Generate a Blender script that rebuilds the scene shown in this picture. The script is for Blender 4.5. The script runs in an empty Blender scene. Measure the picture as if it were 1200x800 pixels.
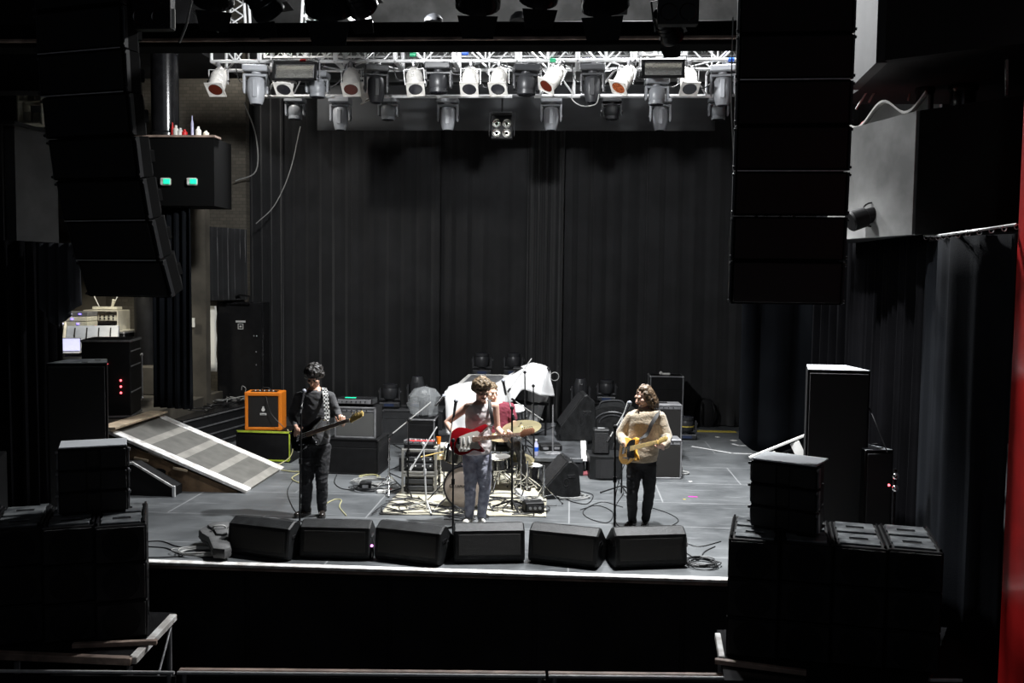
import bpy, bmesh, math, random
from mathutils import Vector, Matrix, Euler, noise
C = bpy.context.scene.collection
R = math.radians
PI = math.pi
random.seed(7)

# ---------------------------------------------------------------- camera
F = 1100.0
CAM = Vector((0, 0, 2.85))
RM = Matrix.Rotation(R(3.65), 3, 'Z') @ Matrix.Rotation(PI/2 - R(3.64), 3, 'X') @ Matrix.Rotation(R(.66), 3, 'Z')
def ray(x, y): return RM @ Vector((x-600, 400-y, -F))
def G(x, y, z=0.0):
    d = ray(x, y); return CAM + d*((z-CAM.z)/d.z)
def D(x, y, Y):
    d = ray(x, y); return CAM + d*(Y/d.y)
cd = bpy.data.cameras.new('camera'); cam = bpy.data.objects.new('camera', cd); C.objects.link(cam)
cam.matrix_world = Matrix.Translation(CAM) @ RM.to_4x4()
cd.sensor_width = 36; cd.lens = F*36/1200; cd.clip_end = 200; cd.clip_start = .05
bpy.context.scene.camera = cam

# ---------------------------------------------------------------- materials
MATS = {}
def mat(name, col, rough=.6, metal=0., var=.0, scale=6., bump=0., bscale=40., emit=None, spec=.5, sheen=0, alpha=1, trans=0, dirt=None, coat=0):
    m = bpy.data.materials.new(name); m.use_nodes = True
    nt = m.node_tree; b = nt.nodes['Principled BSDF']
    b.inputs['Base Color'].default_value = (*col, 1); b.inputs['Roughness'].default_value = rough
    b.inputs['Metallic'].default_value = metal; b.inputs['Specular IOR Level'].default_value = spec
    if sheen: b.inputs['Sheen Weight'].default_value = sheen
    if alpha < 1: b.inputs['Alpha'].default_value = alpha
    if trans: b.inputs['Transmission Weight'].default_value = trans
    if coat: b.inputs['Coat Weight'].default_value = coat; b.inputs['Coat Roughness'].default_value = .15
    tc = nt.nodes.new('ShaderNodeTexCoord')
    if var or dirt:
        n = nt.nodes.new('ShaderNodeTexNoise'); n.inputs['Scale'].default_value = scale; n.inputs['Detail'].default_value = 6
        nt.links.new(tc.outputs['Object'], n.inputs['Vector'])
        cr = nt.nodes.new('ShaderNodeValToRGB')
        c2 = dirt or tuple(max(0, c*(1-var)) for c in col); c3 = tuple(min(1, c*(1+var*.7)) for c in col)
        cr.color_ramp.elements[0].position = .38; cr.color_ramp.elements[0].color = (*c2, 1)
        cr.color_ramp.elements[1].position = .62; cr.color_ramp.elements[1].color = (*c3, 1)
        nt.links.new(n.outputs['Fac'], cr.inputs['Fac']); nt.links.new(cr.outputs['Color'], b.inputs['Base Color'])
    if bump:
        n2 = nt.nodes.new('ShaderNodeTexNoise'); n2.inputs['Scale'].default_value = bscale; n2.inputs['Detail'].default_value = 4
        nt.links.new(tc.outputs['Object'], n2.inputs['Vector'])
        bp = nt.nodes.new('ShaderNodeBump'); bp.inputs['Strength'].default_value = bump; bp.inputs['Distance'].default_value = .02
        nt.links.new(n2.outputs['Fac'], bp.inputs['Height']); nt.links.new(bp.outputs['Normal'], b.inputs['Normal'])
    if emit:
        b.inputs['Emission Color'].default_value = (*emit[0], 1); b.inputs['Emission Strength'].default_value = emit[1]
    MATS[name] = m
    return m
def M(n): return MATS[n]
mat('black_paint', (.005, .005, .0055), .55, spec=.25, var=.3, scale=9, bump=.1, bscale=120)
mat('black_gloss', (.012, .012, .013), .22, var=.3)
mat('black_matte', (.006, .006, .007), .8, spec=.3)
mat('void_black', (.003, .003, .003), .9, spec=.1)
mat('black_wall', (.010, .010, .011), .75, var=.4, scale=2, spec=.3)
mat('grille', (.006, .006, .007), .55, bump=.5, bscale=300)
mat('grille_brown', (.010, .009, .007), .6, bump=.5, bscale=300)
mat('plywood', (.16, .10, .055), .7, var=.35, scale=5)
mat('wood_pale', (.5, .4, .28), .6, var=.25, scale=8)
mat('wood_worn', (.30, .22, .18), .6, var=.4, scale=5)
mat('white_paint', (.72, .71, .68), .5, var=.12, scale=7)
mat('white_worn', (.86, .86, .84), .5, dirt=(.52, .49, .46), scale=9)
mat('aluminium', (.78, .78, .78), .32, .35, var=.1, scale=14)
mat('alu_dark', (.30, .30, .31), .4, .6, var=.2, scale=14)
mat('chrome', (.8, .8, .8), .15, 1.)
mat('mic_mesh', (.32, .34, .38), .4, .3)
mat('can_white', (.82, .80, .76), .4, .2, var=.08, scale=12)
mat('head_grey', (.22, .23, .245), .42, var=.08)
mat('head_lit', (.30, .31, .33), .42, var=.08)  # truss heads: stage light on them put into a paler colour
mat('head_dark', (.032, .033, .036), .4, var=.1)
mat('plate_grey', (.36, .38, .39), .35, .5, dirt=(.13, .14, .15), scale=7)
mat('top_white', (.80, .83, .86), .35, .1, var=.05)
mat('grey_deep', (.030, .030, .031), .7, var=.2, scale=3)
mat('grey_dark', (.055, .055, .055), .7, var=.2, scale=3)
mat('grey_panel', (.23, .23, .225), .6, var=.28, scale=2.2)
mat('brown_wall', (.085, .075, .058), .85, var=.35, scale=1.7)
mat('red_paint', (.42, .012, .012), .35, var=.15, scale=3, coat=.3)
mat('red', (.6, .02, .02), .4)
mat('lens', (.015, .015, .02), .08, spec=.8)
mat('lens_red', (.10, .018, .010), .2, spec=.6)
mat('lens_amber', (.35, .09, .03), .25, spec=.6, var=.5, scale=30)
mat('reflector', (.75, .74, .68), .18, .9, bump=.3, bscale=60)
mat('display', (.02, .026, .045), .2, emit=((.2, .3, .7), .05))
mat('rubber', (.012, .012, .012), .6)
mat('cable_black', (.008, .008, .009), .5)
mat('cable_yellow', (.45, .42, .22), .5)
mat('cable_grey', (.30, .30, .29), .5)
mat('orange', (.85, .23, .012), .45, bump=.25, bscale=250)
mat('neon', (.50, .62, .05), .5, var=.2, scale=12)
mat('amp_grille', (.075, .075, .072), .8, bump=.3, bscale=350)
mat('amp_grille_dark', (.009, .008, .007), .8, bump=.3, bscale=350)
mat('rug', (.62, .59, .47), .95, dirt=(.40, .37, .28), scale=4, bump=.4, bscale=60)
mat('drum_head', (.50, .42, .36), .5, var=.12, scale=4)
mat('drum_white', (.82, .82, .80), .4)
mat('brass', (.62, .54, .32), .28, .75, var=.15, scale=4)
mat('cloth_white', (.66, .66, .66), .8, bump=.25, bscale=9)
mat('plastic_wrap', (.42, .44, .45), .22, alpha=.42, bump=.8, bscale=14)
mat('skin', (.62, .36, .26), .5, var=.06, scale=9)
mat('skin_pale', (.66, .42, .32), .5, var=.06, scale=9)
mat('lips', (.42, .14, .11), .5)
mat('eye', (.02, .015, .012), .3)
mat('hair_black', (.014, .011, .009), .45, var=.4, scale=40, bump=1., bscale=45)
mat('hair_brown', (.14, .095, .050), .5, var=.4, scale=40, bump=1., bscale=45)
mat('hair_long', (.11, .072, .042), .45, var=.45, scale=26, bump=1., bscale=30)
mat('shirt_char', (.060, .060, .063), .85, bump=.5, bscale=16, var=.15)
mat('tank_white', (.72, .66, .645), .9, bump=.6, bscale=11, var=.05)
mat('tee_maroon', (.15, .020, .036), .9, bump=.4, bscale=12)
mat('sweater', (.47, .39, .285), .95, var=.10, scale=30, bump=.5, bscale=55, sheen=.3)
mat('jeans_black', (.012, .012, .014), .8, bump=.7, bscale=18, var=.3)
mat('jeans_blue', (.47, .48, .56), .85, bump=.9, bscale=18, dirt=(.23, .235, .30), scale=11)
mat('shoe_dark', (.02, .016, .014), .25)
mat('shoe_white', (.80, .78, .70), .6, var=.08)
mat('sole', (.6, .55, .45), .7)
mat('guitar_red', (.24, .006, .010), .18, coat=.6)
mat('guitar_butter', (.86, .44, .075), .25, coat=.5, var=.08, scale=5)
mat('guitar_black', (.010, .010, .011), .15, coat=.6)
mat('pickguard', (.62, .58, .52), .35, var=.1)
mat('maple', (.62, .38, .17), .3, coat=.3, var=.15, scale=8)
mat('maple_yellow', (.82, .58, .20), .3, coat=.3, var=.15, scale=8)
mat('rosewood', (.30, .13, .07), .4, var=.2)
mat('leather', (.008, .007, .007), .7)
mat('cloth_grey', (.035, .038, .045), .9)
mat('tape_white', (.75, .75, .75), .6)
mat('tape_yellow', (.55, .43, .07), .6, var=.3, scale=20)
mat('magenta', (.65, .03, .42), .5)
mat('paper', (.75, .74, .68), .7)
mat('blue', (.02, .10, .5), .4)
mat('green', (.02, .30, .14), .4)
mat('led_red', (.8, .05, .05), .4, emit=((1, .10, .12), 5))
mat('led_green', (.0, .5, .25), .4, emit=((.02, .85, .42), 1.3))
mat('led_blue', (.1, .1, .8), .4, emit=((.22, .16, 1.), 4))
mat('led_white', (.8, .8, .9), .4, emit=((.65, .65, 1.), 1.0))
mat('led_purple', (.8, .3, .8), .4, emit=((.9, .3, .9), 3))
mat('led_orange', (.8, .3, .1), .4, emit=((1, .3, .06), 4))
mat('display_red', (.6, .05, .03), .4, emit=((1, .1, .05), 1.2))
mat('beige_case', (.60, .57, .48), .5, var=.1)
mat('rack_grey', (.20, .195, .18), .5, var=.15)
mat('gear_cream', (.62, .60, .50), .5, var=.12, scale=20)
mat('bottle_clear', (.55, .55, .75), .15, alpha=.7)
mat('sticker', (.6, .6, .58), .5)

def stripe_mat(name, c1, c2, axis, scale, w=.5, rough=.7):
    """procedural stripes across one object axis (the tread strips of the ramp, a chequered strap)"""
    m = mat(name, c1, rough); nt = m.node_tree; b = nt.nodes['Principled BSDF']
    tc = nt.nodes.new('ShaderNodeTexCoord'); sp = nt.nodes.new('ShaderNodeSeparateXYZ')
    nt.links.new(tc.outputs['Object'], sp.inputs[0])
    mu = nt.nodes.new('ShaderNodeMath'); mu.operation = 'MULTIPLY'; mu.inputs[1].default_value = scale
    nt.links.new(sp.outputs[axis], mu.inputs[0])
    fr = nt.nodes.new('ShaderNodeMath'); fr.operation = 'FRACT'; nt.links.new(mu.outputs[0], fr.inputs[0])
    gt = nt.nodes.new('ShaderNodeMath'); gt.operation = 'GREATER_THAN'; gt.inputs[1].default_value = w
    nt.links.new(fr.outputs[0], gt.inputs[0])
    n = nt.nodes.new('ShaderNodeTexNoise'); n.inputs['Scale'].default_value = 6; nt.links.new(tc.outputs['Object'], n.inputs['Vector'])
    mx = nt.nodes.new('ShaderNodeMixRGB'); mx.inputs[1].default_value = (*c1, 1); mx.inputs[2].default_value = (*c2, 1)
    nt.links.new(gt.outputs[0], mx.inputs[0])
    mx2 = nt.nodes.new('ShaderNodeMixRGB'); mx2.blend_type = 'MULTIPLY'; mx2.inputs[0].default_value = .6
    nt.links.new(mx.outputs[0], mx2.inputs[1]); nt.links.new(n.outputs['Fac'], mx2.inputs[2])
    nt.links.new(mx2.outputs[0], b.inputs['Base Color'])
    return m
stripe_mat('ramp_tread', (.15, .145, .13), (.34, .325, .29), 0, 1/.46, .74)
m = mat('checker_strap', (.7, .7, .7), .7); nt = m.node_tree
ck = nt.nodes.new('ShaderNodeTexChecker'); ck.inputs['Scale'].default_value = 42
ck.inputs[1].default_value = (.7, .7, .68, 1); ck.inputs[2].default_value = (.02, .02, .02, 1)
tc = nt.nodes.new('ShaderNodeTexCoord'); nt.links.new(tc.outputs['Object'], ck.inputs[0]); nt.links.new(ck.outputs[0], nt.nodes['Principled BSDF'].inputs['Base Color'])

# velvet-like black stage drape: black serge, faint weave
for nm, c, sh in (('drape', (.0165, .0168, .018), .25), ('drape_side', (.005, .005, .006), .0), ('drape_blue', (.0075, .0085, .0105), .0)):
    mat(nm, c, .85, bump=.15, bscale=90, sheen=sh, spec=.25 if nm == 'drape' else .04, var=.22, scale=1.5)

# stage floor: dark grey painted boards, scuffs, board joints
m = mat('stage_floor', (.10, .105, .11), .42); nt = m.node_tree; b = nt.nodes['Principled BSDF']
tc = nt.nodes.new('ShaderNodeTexCoord')
n = nt.nodes.new('ShaderNodeTexNoise'); n.inputs['Scale'].default_value = .9; n.inputs['Detail'].default_value = 9; n.inputs['Roughness'].default_value = .65
nt.links.new(tc.outputs['Object'], n.inputs['Vector'])
cr = nt.nodes.new('ShaderNodeValToRGB'); cr.color_ramp.elements[0].position = .3; cr.color_ramp.elements[0].color = (.048, .052, .055, 1)
cr.color_ramp.elements[1].position = .7; cr.color_ramp.elements[1].color = (.155, .163, .168, 1)
nt.links.new(n.outputs['Fac'], cr.inputs['Fac'])
mp = nt.nodes.new('ShaderNodeMapping'); mp.inputs['Scale'].default_value = (1.2, 14, 1); mp.inputs['Rotation'].default_value = (0, 0, .35)
nt.links.new(tc.outputs['Object'], mp.inputs['Vector'])
n3 = nt.nodes.new('ShaderNodeTexNoise'); n3.inputs['Scale'].default_value = 1.3; n3.inputs['Detail'].default_value = 8
nt.links.new(mp.outputs['Vector'], n3.inputs['Vector'])
cr3 = nt.nodes.new('ShaderNodeValToRGB'); cr3.color_ramp.elements[0].position = .60; cr3.color_ramp.elements[0].color = (0, 0, 0, 1)
cr3.color_ramp.elements[1].position = .72; cr3.color_ramp.elements[1].color = (.5, .5, .5, 1)
nt.links.new(n3.outputs['Fac'], cr3.inputs['Fac'])
mx = nt.nodes.new('ShaderNodeMixRGB'); mx.inputs[2].default_value = (.34, .35, .36, 1)
nt.links.new(cr3.outputs[0], mx.inputs[0]); nt.links.new(cr.outputs[0], mx.inputs[1])
br = nt.nodes.new('ShaderNodeTexBrick'); br.inputs['Scale'].default_value = 1; br.inputs['Brick Width'].default_value = 2.44; br.inputs['Row Height'].default_value = 1.22
br.inputs['Mortar Size'].default_value = .009; br.inputs['Color1'].default_value = (0, 0, 0, 1); br.inputs['Color2'].default_value = (0, 0, 0, 1); br.inputs['Mortar'].default_value = (.6, .6, .6, 1)
nt.links.new(tc.outputs['Object'], br.inputs['Vector'])
mx2 = nt.nodes.new('ShaderNodeMixRGB'); mx2.inputs[2].default_value = (.34, .345, .35, 1)
nt.links.new(br.outputs['Color'], mx2.inputs[0]); nt.links.new(mx.outputs[0], mx2.inputs[1]); nt.links.new(mx2.outputs[0], b.inputs['Base Color'])
mr = nt.nodes.new('ShaderNodeMapRange'); mr.inputs[3].default_value = .3; mr.inputs[4].default_value = .55
nt.links.new(n.outputs['Fac'], mr.inputs[0]); nt.links.new(mr.outputs[0], b.inputs['Roughness'])

# black painted brick
m = mat('brick_black', (.02, .019, .017), .8, spec=.3); nt = m.node_tree; b = nt.nodes['Principled BSDF']
br = nt.nodes.new('ShaderNodeTexBrick'); br.inputs['Scale'].default_value = 4; tc = nt.nodes.new('ShaderNodeTexCoord')
br.inputs['Color1'].default_value = (.110, .098, .078, 1); br.inputs['Color2'].default_value = (.080, .072, .058, 1); br.inputs['Mortar'].default_value = (.065, .058, .048, 1)
mp = nt.nodes.new('ShaderNodeMapping'); mp.inputs['Rotation'].default_value = (PI/2, 0, 0)
nt.links.new(tc.outputs['Object'], mp.inputs[0]); nt.links.new(mp.outputs[0], br.inputs['Vector']); nt.links.new(br.outputs['Color'], b.inputs['Base Color'])

# ---------------------------------------------------------------- mesh builder
def frame(p, d, up=Vector((0, 0, 1))):
    """matrix whose z axis is d, at p"""
    d = Vector(d).normalized(); up = Vector(up)
    if abs(d.dot(up)) > .98: up = Vector((0, 1, 0))
    x = up.cross(d).normalized(); y = d.cross(x)
    m = Matrix((x, y, d)).transposed().to_4x4(); m.translation = Vector(p); return m
def T(x=0, y=0, z=0, rx=0, ry=0, rz=0):
    return Matrix.Translation((x, y, z)) @ Euler((rx, ry, rz)).to_matrix().to_4x4()
class MB:
    def __init__(s, xf=None): s.bm = bmesh.new(); s.xf = xf or Matrix(); s.m = 0
    def _fin(s, n0, mtx=None):
        s.bm.verts.ensure_lookup_table()
        mm = s.xf @ (mtx or Matrix())
        for v in s.bm.verts[n0:]: v.co = mm @ v.co
    def box(s, c, d, bev=0., mtx=None):
        c = Vector(c); n0 = len(s.bm.verts); f0 = len(s.bm.faces)
        x, y, z = d[0]/2, d[1]/2, d[2]/2
        if bev <= 0 or min(x, y, z) <= bev:
            vs = [s.bm.verts.new(c+Vector(p)) for p in ((-x,-y,-z),(x,-y,-z),(x,y,-z),(-x,y,-z),(-x,-y,z),(x,-y,z),(x,y,z),(-x,y,z))]
            for f in ((0,3,2,1),(4,5,6,7),(0,1,5,4),(1,2,6,5),(2,3,7,6),(3,0,4,7)): s.bm.faces.new([vs[i] for i in f])
        else:   # chamfered box: 24 verts
            b = bev; V = {}
            for sx in (-1, 1):
                for sy in (-1, 1):
                    for sz in (-1, 1):
                        V[sx,sy,sz,0] = s.bm.verts.new(c+Vector((sx*x, sy*(y-b), sz*(z-b))))
                        V[sx,sy,sz,1] = s.bm.verts.new(c+Vector((sx*(x-b), sy*y, sz*(z-b))))
                        V[sx,sy,sz,2] = s.bm.verts.new(c+Vector((sx*(x-b), sy*(y-b), sz*z)))
            def q(vs, n):
                f = s.bm.faces.new(vs); f.normal_update()
                if f.normal.dot(Vector(n)) < 0: f.normal_flip()
            for g in (-1, 1):
                q([V[g,-1,-1,0],V[g,1,-1,0],V[g,1,1,0],V[g,-1,1,0]], (g,0,0))
                q([V[-1,g,-1,1],V[1,g,-1,1],V[1,g,1,1],V[-1,g,1,1]], (0,g,0))
                q([V[-1,-1,g,2],V[1,-1,g,2],V[1,1,g,2],V[-1,1,g,2]], (0,0,g))
            for a in (-1, 1):
                for e in (-1, 1):
                    q([V[a,e,-1,0],V[a,e,1,0],V[a,e,1,1],V[a,e,-1,1]], (a,e,0))
                    q([V[a,-1,e,0],V[a,1,e,0],V[a,1,e,2],V[a,-1,e,2]], (a,0,e))
                    q([V[-1,a,e,1],V[1,a,e,1],V[1,a,e,2],V[-1,a,e,2]], (0,a,e))
                    for g in (-1, 1): q([V[a,e,g,0],V[a,e,g,1],V[a,e,g,2]], (a,e,g))
        s.bm.faces.ensure_lookup_table()
        for f in s.bm.faces[f0:]: f.material_index = s.m
        s._fin(n0, mtx); return s
    def rings(s, rings, closed=True, cap=True, mtx=None):
        n0 = len(s.bm.verts); f0 = len(s.bm.faces); R_ = []
        for r in rings: R_.append([s.bm.verts.new(Vector(p)) for p in r])
        n = len(R_[0])
        for a, b in zip(R_, R_[1:]):
            for i in range(n if closed else n-1):
                j = (i+1) % n; s.bm.faces.new((a[i], a[j], b[j], b[i]))
        if cap and closed:
            s.bm.faces.new(list(reversed(R_[0]))); s.bm.faces.new(R_[-1])
        s.bm.faces.ensure_lookup_table()
        for f in s.bm.faces[f0:]: f.material_index = s.m
        s._fin(n0, mtx); return s
    def tube(s, p0, p1, r, r1=None, n=10, mtx=None):
        p0, p1 = Vector(p0), Vector(p1)
        if (p1-p0).length < 1e-6: return s
        r1 = r if r1 is None else r1; fm = frame(p0, p1-p0); L = (p1-p0).length
        ring = lambda rr, z: [fm @ Vector((rr*math.cos(2*PI*i/n), rr*math.sin(2*PI*i/n), z)) for i in range(n)]
        return s.rings([ring(r, 0), ring(r1, L)], mtx=mtx)
    def lathe(s, prof, mtx=None, n=20, sx=1, sy=1):
        """prof: (r, z) list along the local z axis"""
        return s.rings([[(max(r, 1e-4)*sx*math.cos(2*PI*i/n), max(r, 1e-4)*sy*math.sin(2*PI*i/n), z) for i in range(n)] for r, z in prof], mtx=mtx)
    def path(s, pts, r, n=6, mtx=None, r1=None):
        pts = [Vector(p) for p in pts]; rr = []; up = Vector((0, 0, 1)); px = None
        for i, p in enumerate(pts):
            d = (pts[min(i+1, len(pts)-1)]-pts[max(i-1, 0)])
            if d.length < 1e-7: d = Vector((1, 0, 0))
            d.normalize()
            if px is None:
                px = d.orthogonal().normalized()
            else:
                px = px - d*px.dot(d)
                if px.length < 1e-5: px = d.orthogonal()
                px.normalize()
            py = d.cross(px); q = r if r1 is None else r+(r1-r)*i/(len(pts)-1)
            rr.append([p + px*q*math.cos(2*PI*k/n) + py*q*math.sin(2*PI*k/n) for k in range(n)])
        return s.rings(rr, mtx=mtx)
    def prism(s, poly, z0, z1, mtx=None, bev=0.):
        """2D polygon (counter-clockwise) extruded z0..z1, optional rounded rim"""
        rg = []
        if bev > 0:
            cx = sum(p[0] for p in poly)/len(poly); cy = sum(p[1] for p in poly)/len(poly)
            def ins(b):
                o = []
                n = len(poly)
                for i in range(n):
                    a, p, c = Vector(poly[i-1]), Vector(poly[i]), Vector(poly[(i+1) % n])
                    t = (c-a); nr = Vector((-t.y, t.x)); nr = nr.normalized() if nr.length > 0 else Vector((0, 0)); o.append(p+nr*b)
                return o
            for b, z in ((bev, z0), (bev*.3, z0+bev*.3), (0, z0+bev), (0, z1-bev), (bev*.3, z1-bev*.3), (bev, z1)): rg.append([(p.x, p.y, z) for p in ins(b)])
        else:
            rg = [[(p[0], p[1], z0) for p in poly], [(p[0], p[1], z1) for p in poly]]
        return s.rings(rg, mtx=mtx)
    def sphere(s, c, r, n=12, mtx=None, sc=(1, 1, 1)):
        k = max(4, n//2); rg = []
        for j in range(k+1):
            a = PI*j/k; q = max(math.sin(a), .01)
            rg.append([(c[0]+sc[0]*r*q*math.cos(2*PI*i/n), c[1]+sc[1]*r*q*math.sin(2*PI*i/n), c[2]-sc[2]*r*math.cos(a)) for i in range(n)])
        return s.rings(rg, mtx=mtx)
    def torus(s, c, Rr, r, mtx=None, n=24, k=6):
        n0 = len(s.bm.verts); f0 = len(s.bm.faces); V = []
        for i in range(n):
            a = 2*PI*i/n; V.append([s.bm.verts.new((c[0]+(Rr+r*math.cos(2*PI*j/k))*math.cos(a), c[1]+(Rr+r*math.cos(2*PI*j/k))*math.sin(a), c[2]+r*math.sin(2*PI*j/k))) for j in range(k)])
        for i in range(n):
            for j in range(k): s.bm.faces.new((V[i][j], V[(i+1) % n][j], V[(i+1) % n][(j+1) % k], V[i][(j+1) % k]))
        s.bm.faces.ensure_lookup_table()
        for f in s.bm.faces[f0:]: f.material_index = s.m
        s._fin(n0, mtx); return s
    def mesh(s, name):
        me = bpy.data.meshes.new(name); s.bm.to_mesh(me); s.bm.free(); return me
    def build(s, name, mats, parent=None, smooth=True, loc=None):
        bmesh.ops.recalc_face_normals(s.bm, faces=s.bm.faces)
        me = s.mesh(name); o = bpy.data.objects.new(name, me); C.objects.link(o)
        for mm in (mats if isinstance(mats, (list, tuple)) else [mats]): me.materials.append(M(mm) if isinstance(mm, str) else mm)
        if smooth:
            me.polygons.foreach_set('use_smooth', [True]*len(me.polygons))
            try: me.set_sharp_from_angle(angle=R(35))
            except Exception: pass
        if parent: o.parent = parent
        if loc is not None:      # put the origin at its base: shift mesh
            me.transform(Matrix.Translation(-Vector(loc))); o.location = loc
        return o
def tag(o, label=None, cat=None, group=None, kind=None):
    if label: o['label'] = label
    if cat: o['category'] = cat
    if group: o['group'] = group
    if kind: o['kind'] = kind
    return o
def thing(name, label, cat, loc=(0, 0, 0), rot=0, group=None, scale=1):
    o = bpy.data.objects.new(name, None); C.objects.link(o); o.empty_display_size = .1
    o.location = loc; o.rotation_euler = rot if isinstance(rot, (tuple, list, Euler)) else (0, 0, rot)
    o.scale = (scale,)*3 if not isinstance(scale, tuple) else scale
    return tag(o, label, cat, group)
def struct(mb, name, mt, smooth=False):
    o = mb.build(name, mt, None, smooth); o['kind'] = 'structure'; return o
def box_struct(name, c, d, mt): return struct(MB().box(c, d), name, mt)
KIDS = {}
def dup(root, loc, rot=None, label=None, group=None, scale=None):
    def cp(o, par):
        c = o.copy(); C.objects.link(c)
        if par: c.parent = par
        for ch in list(o.children): cp(ch, c)
        return c
    r = cp(root, None); r.location = loc
    if rot is not None: r.rotation_euler = rot if isinstance(rot, (tuple, list, Euler)) else (0, 0, rot)
    if scale is not None: r.scale = (scale,)*3 if not isinstance(scale, tuple) else scale
    if label: r['label'] = label
    if group: r['group'] = group
    return r
class Proto:
    """the first placing uses the built thing itself, later ones copy it"""
    def __init__(s, make): s.o = None; s.make = make
    def at(s, loc, rot=0, label=None, group=None, scale=None):
        if s.o is None:
            s.o = s.make(); o = s.o; o.location = loc; o.rotation_euler = rot if isinstance(rot, (tuple, list, Euler)) else (0, 0, rot)
            if scale is not None: o.scale = (scale,)*3 if not isinstance(scale, tuple) else scale
            if label: o['label'] = label
            if group: o['group'] = group
            return o
        return dup(s.o, loc, rot, label, group, scale if scale is not None else (1, 1, 1))
def text(body, size, mtx, mt, parent, name='lettering', ext=.001):
    cu = bpy.data.curves.new(name, 'FONT'); cu.body = body; cu.size = size; cu.extrude = ext; cu.align_x = 'CENTER'; cu.align_y = 'CENTER'; cu.resolution_u = 2
    tmp = bpy.data.objects.new('tmp', cu); C.objects.link(tmp); me = bpy.data.meshes.new_from_object(tmp.evaluated_get(bpy.context.evaluated_depsgraph_get())); bpy.data.objects.remove(tmp)
    me.materials.clear(); me.materials.append(M(mt)); o = bpy.data.objects.new(name, me); C.objects.link(o); o.parent = parent
    o.matrix_local = mtx; return o
def spline(pts, k=6):
    P = [Vector(p) for p in pts]; P = [2*P[0]-P[1]] + P + [2*P[-1]-P[-2]]; out = []
    for i in range(1, len(P)-2):
        for j in range(k):
            t = j/k; a, b, c, d = P[i-1:i+3]
            out.append(.5*((2*b)+(c-a)*t+(2*a-5*b+4*c-d)*t*t+(3*b-a-3*c+d)*t**3))
    out.append(P[-2]); return out
def cable(pts, label, r=.006, mt='cable_black', cat='cable', group=None, name='cable', k=6):
    o = MB().path(spline(pts, k), r, 6).build(name, mt); return tag(o, label, cat, group)

def drape(name, path, zt, zb, mt, label, cat='curtain', group=None, fold=.16, amp=.05, seed=0, nz=10, gather=0., bottom=None, kind=None, thick=.012, hem=None):
    """pleated cloth hanging along a floor path from zt to zb"""
    rnd = random.Random(seed); P = [Vector((p[0], p[1], 0)) for p in path]
    L = [0]
    for a, b in zip(P, P[1:]): L.append(L[-1]+(b-a).length)
    n = max(8, int(L[-1]/fold*9)); mb = MB(); rows = []
    ph = [rnd.uniform(0, 6.28) for _ in range(4)]
    def at(u):
        s = u*L[-1]
        for i in range(len(P)-1):
            if s <= L[i+1]+1e-9: break
        t = (s-L[i])/max(1e-6, L[i+1]-L[i]); d = (P[i+1]-P[i]).normalized(); return P[i].lerp(P[i+1], t), Vector((d.y, -d.x, 0))
    for j in range(nz+1):
        v = j/nz; row = []
        for i in range(n+1):
            u = i/n; p, nr = at(u); s = u*L[-1]
            w = s*2*PI/fold
            wob = .6*noise.noise(Vector((s*1.7+seed*9, v*.8, 0)))
            a = amp*(.35+.9*(.5+.5*noise.noise(Vector((s*.9, seed*3.1, v*.3)))))*(.75+.35*v)
            q = a*(math.sin(w+ph[0]+2.2*math.sin(s*1.3+ph[1])+wob*1.2)+.35*math.sin(w*2.17+ph[2]+wob))
            z = zt(u) if callable(zt) else zt
            zz = zb(u) if callable(zb) else zb
            row.append(p+nr*q+Vector((0, 0, z+(zz-z)*v)))
        rows.append(row)
    mb.rings(rows, closed=False, cap=False)
    o = mb.build(name, mt); md = o.modifiers.new('thickness', 'SOLIDIFY'); md.thickness = thick; md.offset = 0
    if kind: o['kind'] = kind
    else: tag(o, label, cat, group)
    return o
# ================================================================ SETTING
st = MB(); st.box((-2, 14.6, -.02), (20, 11.04, .04)); struct(st, 'floor', 'stage_floor')
box_struct('floor.001', (-1, 2.5, -1.30), (22, 13.2, .1), 'black_wall')           # house floor
box_struct('wall_back', (-2, 20.2, 5), (20, .2, 13), 'grey_panel')
box_struct('wall_left', (-12.05, 8, 4.35), (.1, 24, 11.4), 'black_wall')
box_struct('wall_right', (8.05, 8, 4.35), (.1, 24, 11.4), 'black_wall')
box_struct('wall_house', (-2, -4.1, 4.35), (20, .2, 11.4), 'black_wall')
box_struct('ceiling', (-2, 8, 10.1), (20.2, 24.4, .1), 'black_wall')
fz = MB()
fz.box((-2, 9.12, -.66), (20, .04, 1.2))
for k in range(14): fz.box((-11.2+k*1.45, 9.095, -.68), (1.41, .03, 1.1), .008)
struct(fz, 'wall_front', 'black_wall')
nxr = D(1098, 680, 9.05).x; nz = MB(); nz.box(((nxr-10)/2, 9.055, -.012), (nxr+10, .09, .034), .006); struct(nz, 'trim_1', 'white_worn')
nz = MB(); nz.box(((nxr-10)/2, 9.075, -.052), (nxr+10, .05, .042), .004); struct(nz, 'trim_2', 'wood_worn')

# proscenium beam with its rusty pipe
bm_ = MB(); zb = D(560, 53, 9.8).z; zt_ = D(560, 25, 9.8).z
bxr = D(884, 40, 9.8).x; bm_.box(((bxr-9)/2, 9.95, (zb+zt_)/2), (bxr+9, .3, zt_-zb), .01); struct(bm_, 'trim_3', 'void_black')
pp = MB(); pp.tube((-6.2, 9.77, D(300, 47.5, 9.8).z), (2.3, 9.77, D(860, 44.5, 9.8).z), .020, n=12)
tag(pp.build('pipe', 'wood_worn'), 'long rusty pinkish pipe along the lower edge of the black proscenium beam', 'pipe')

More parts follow.
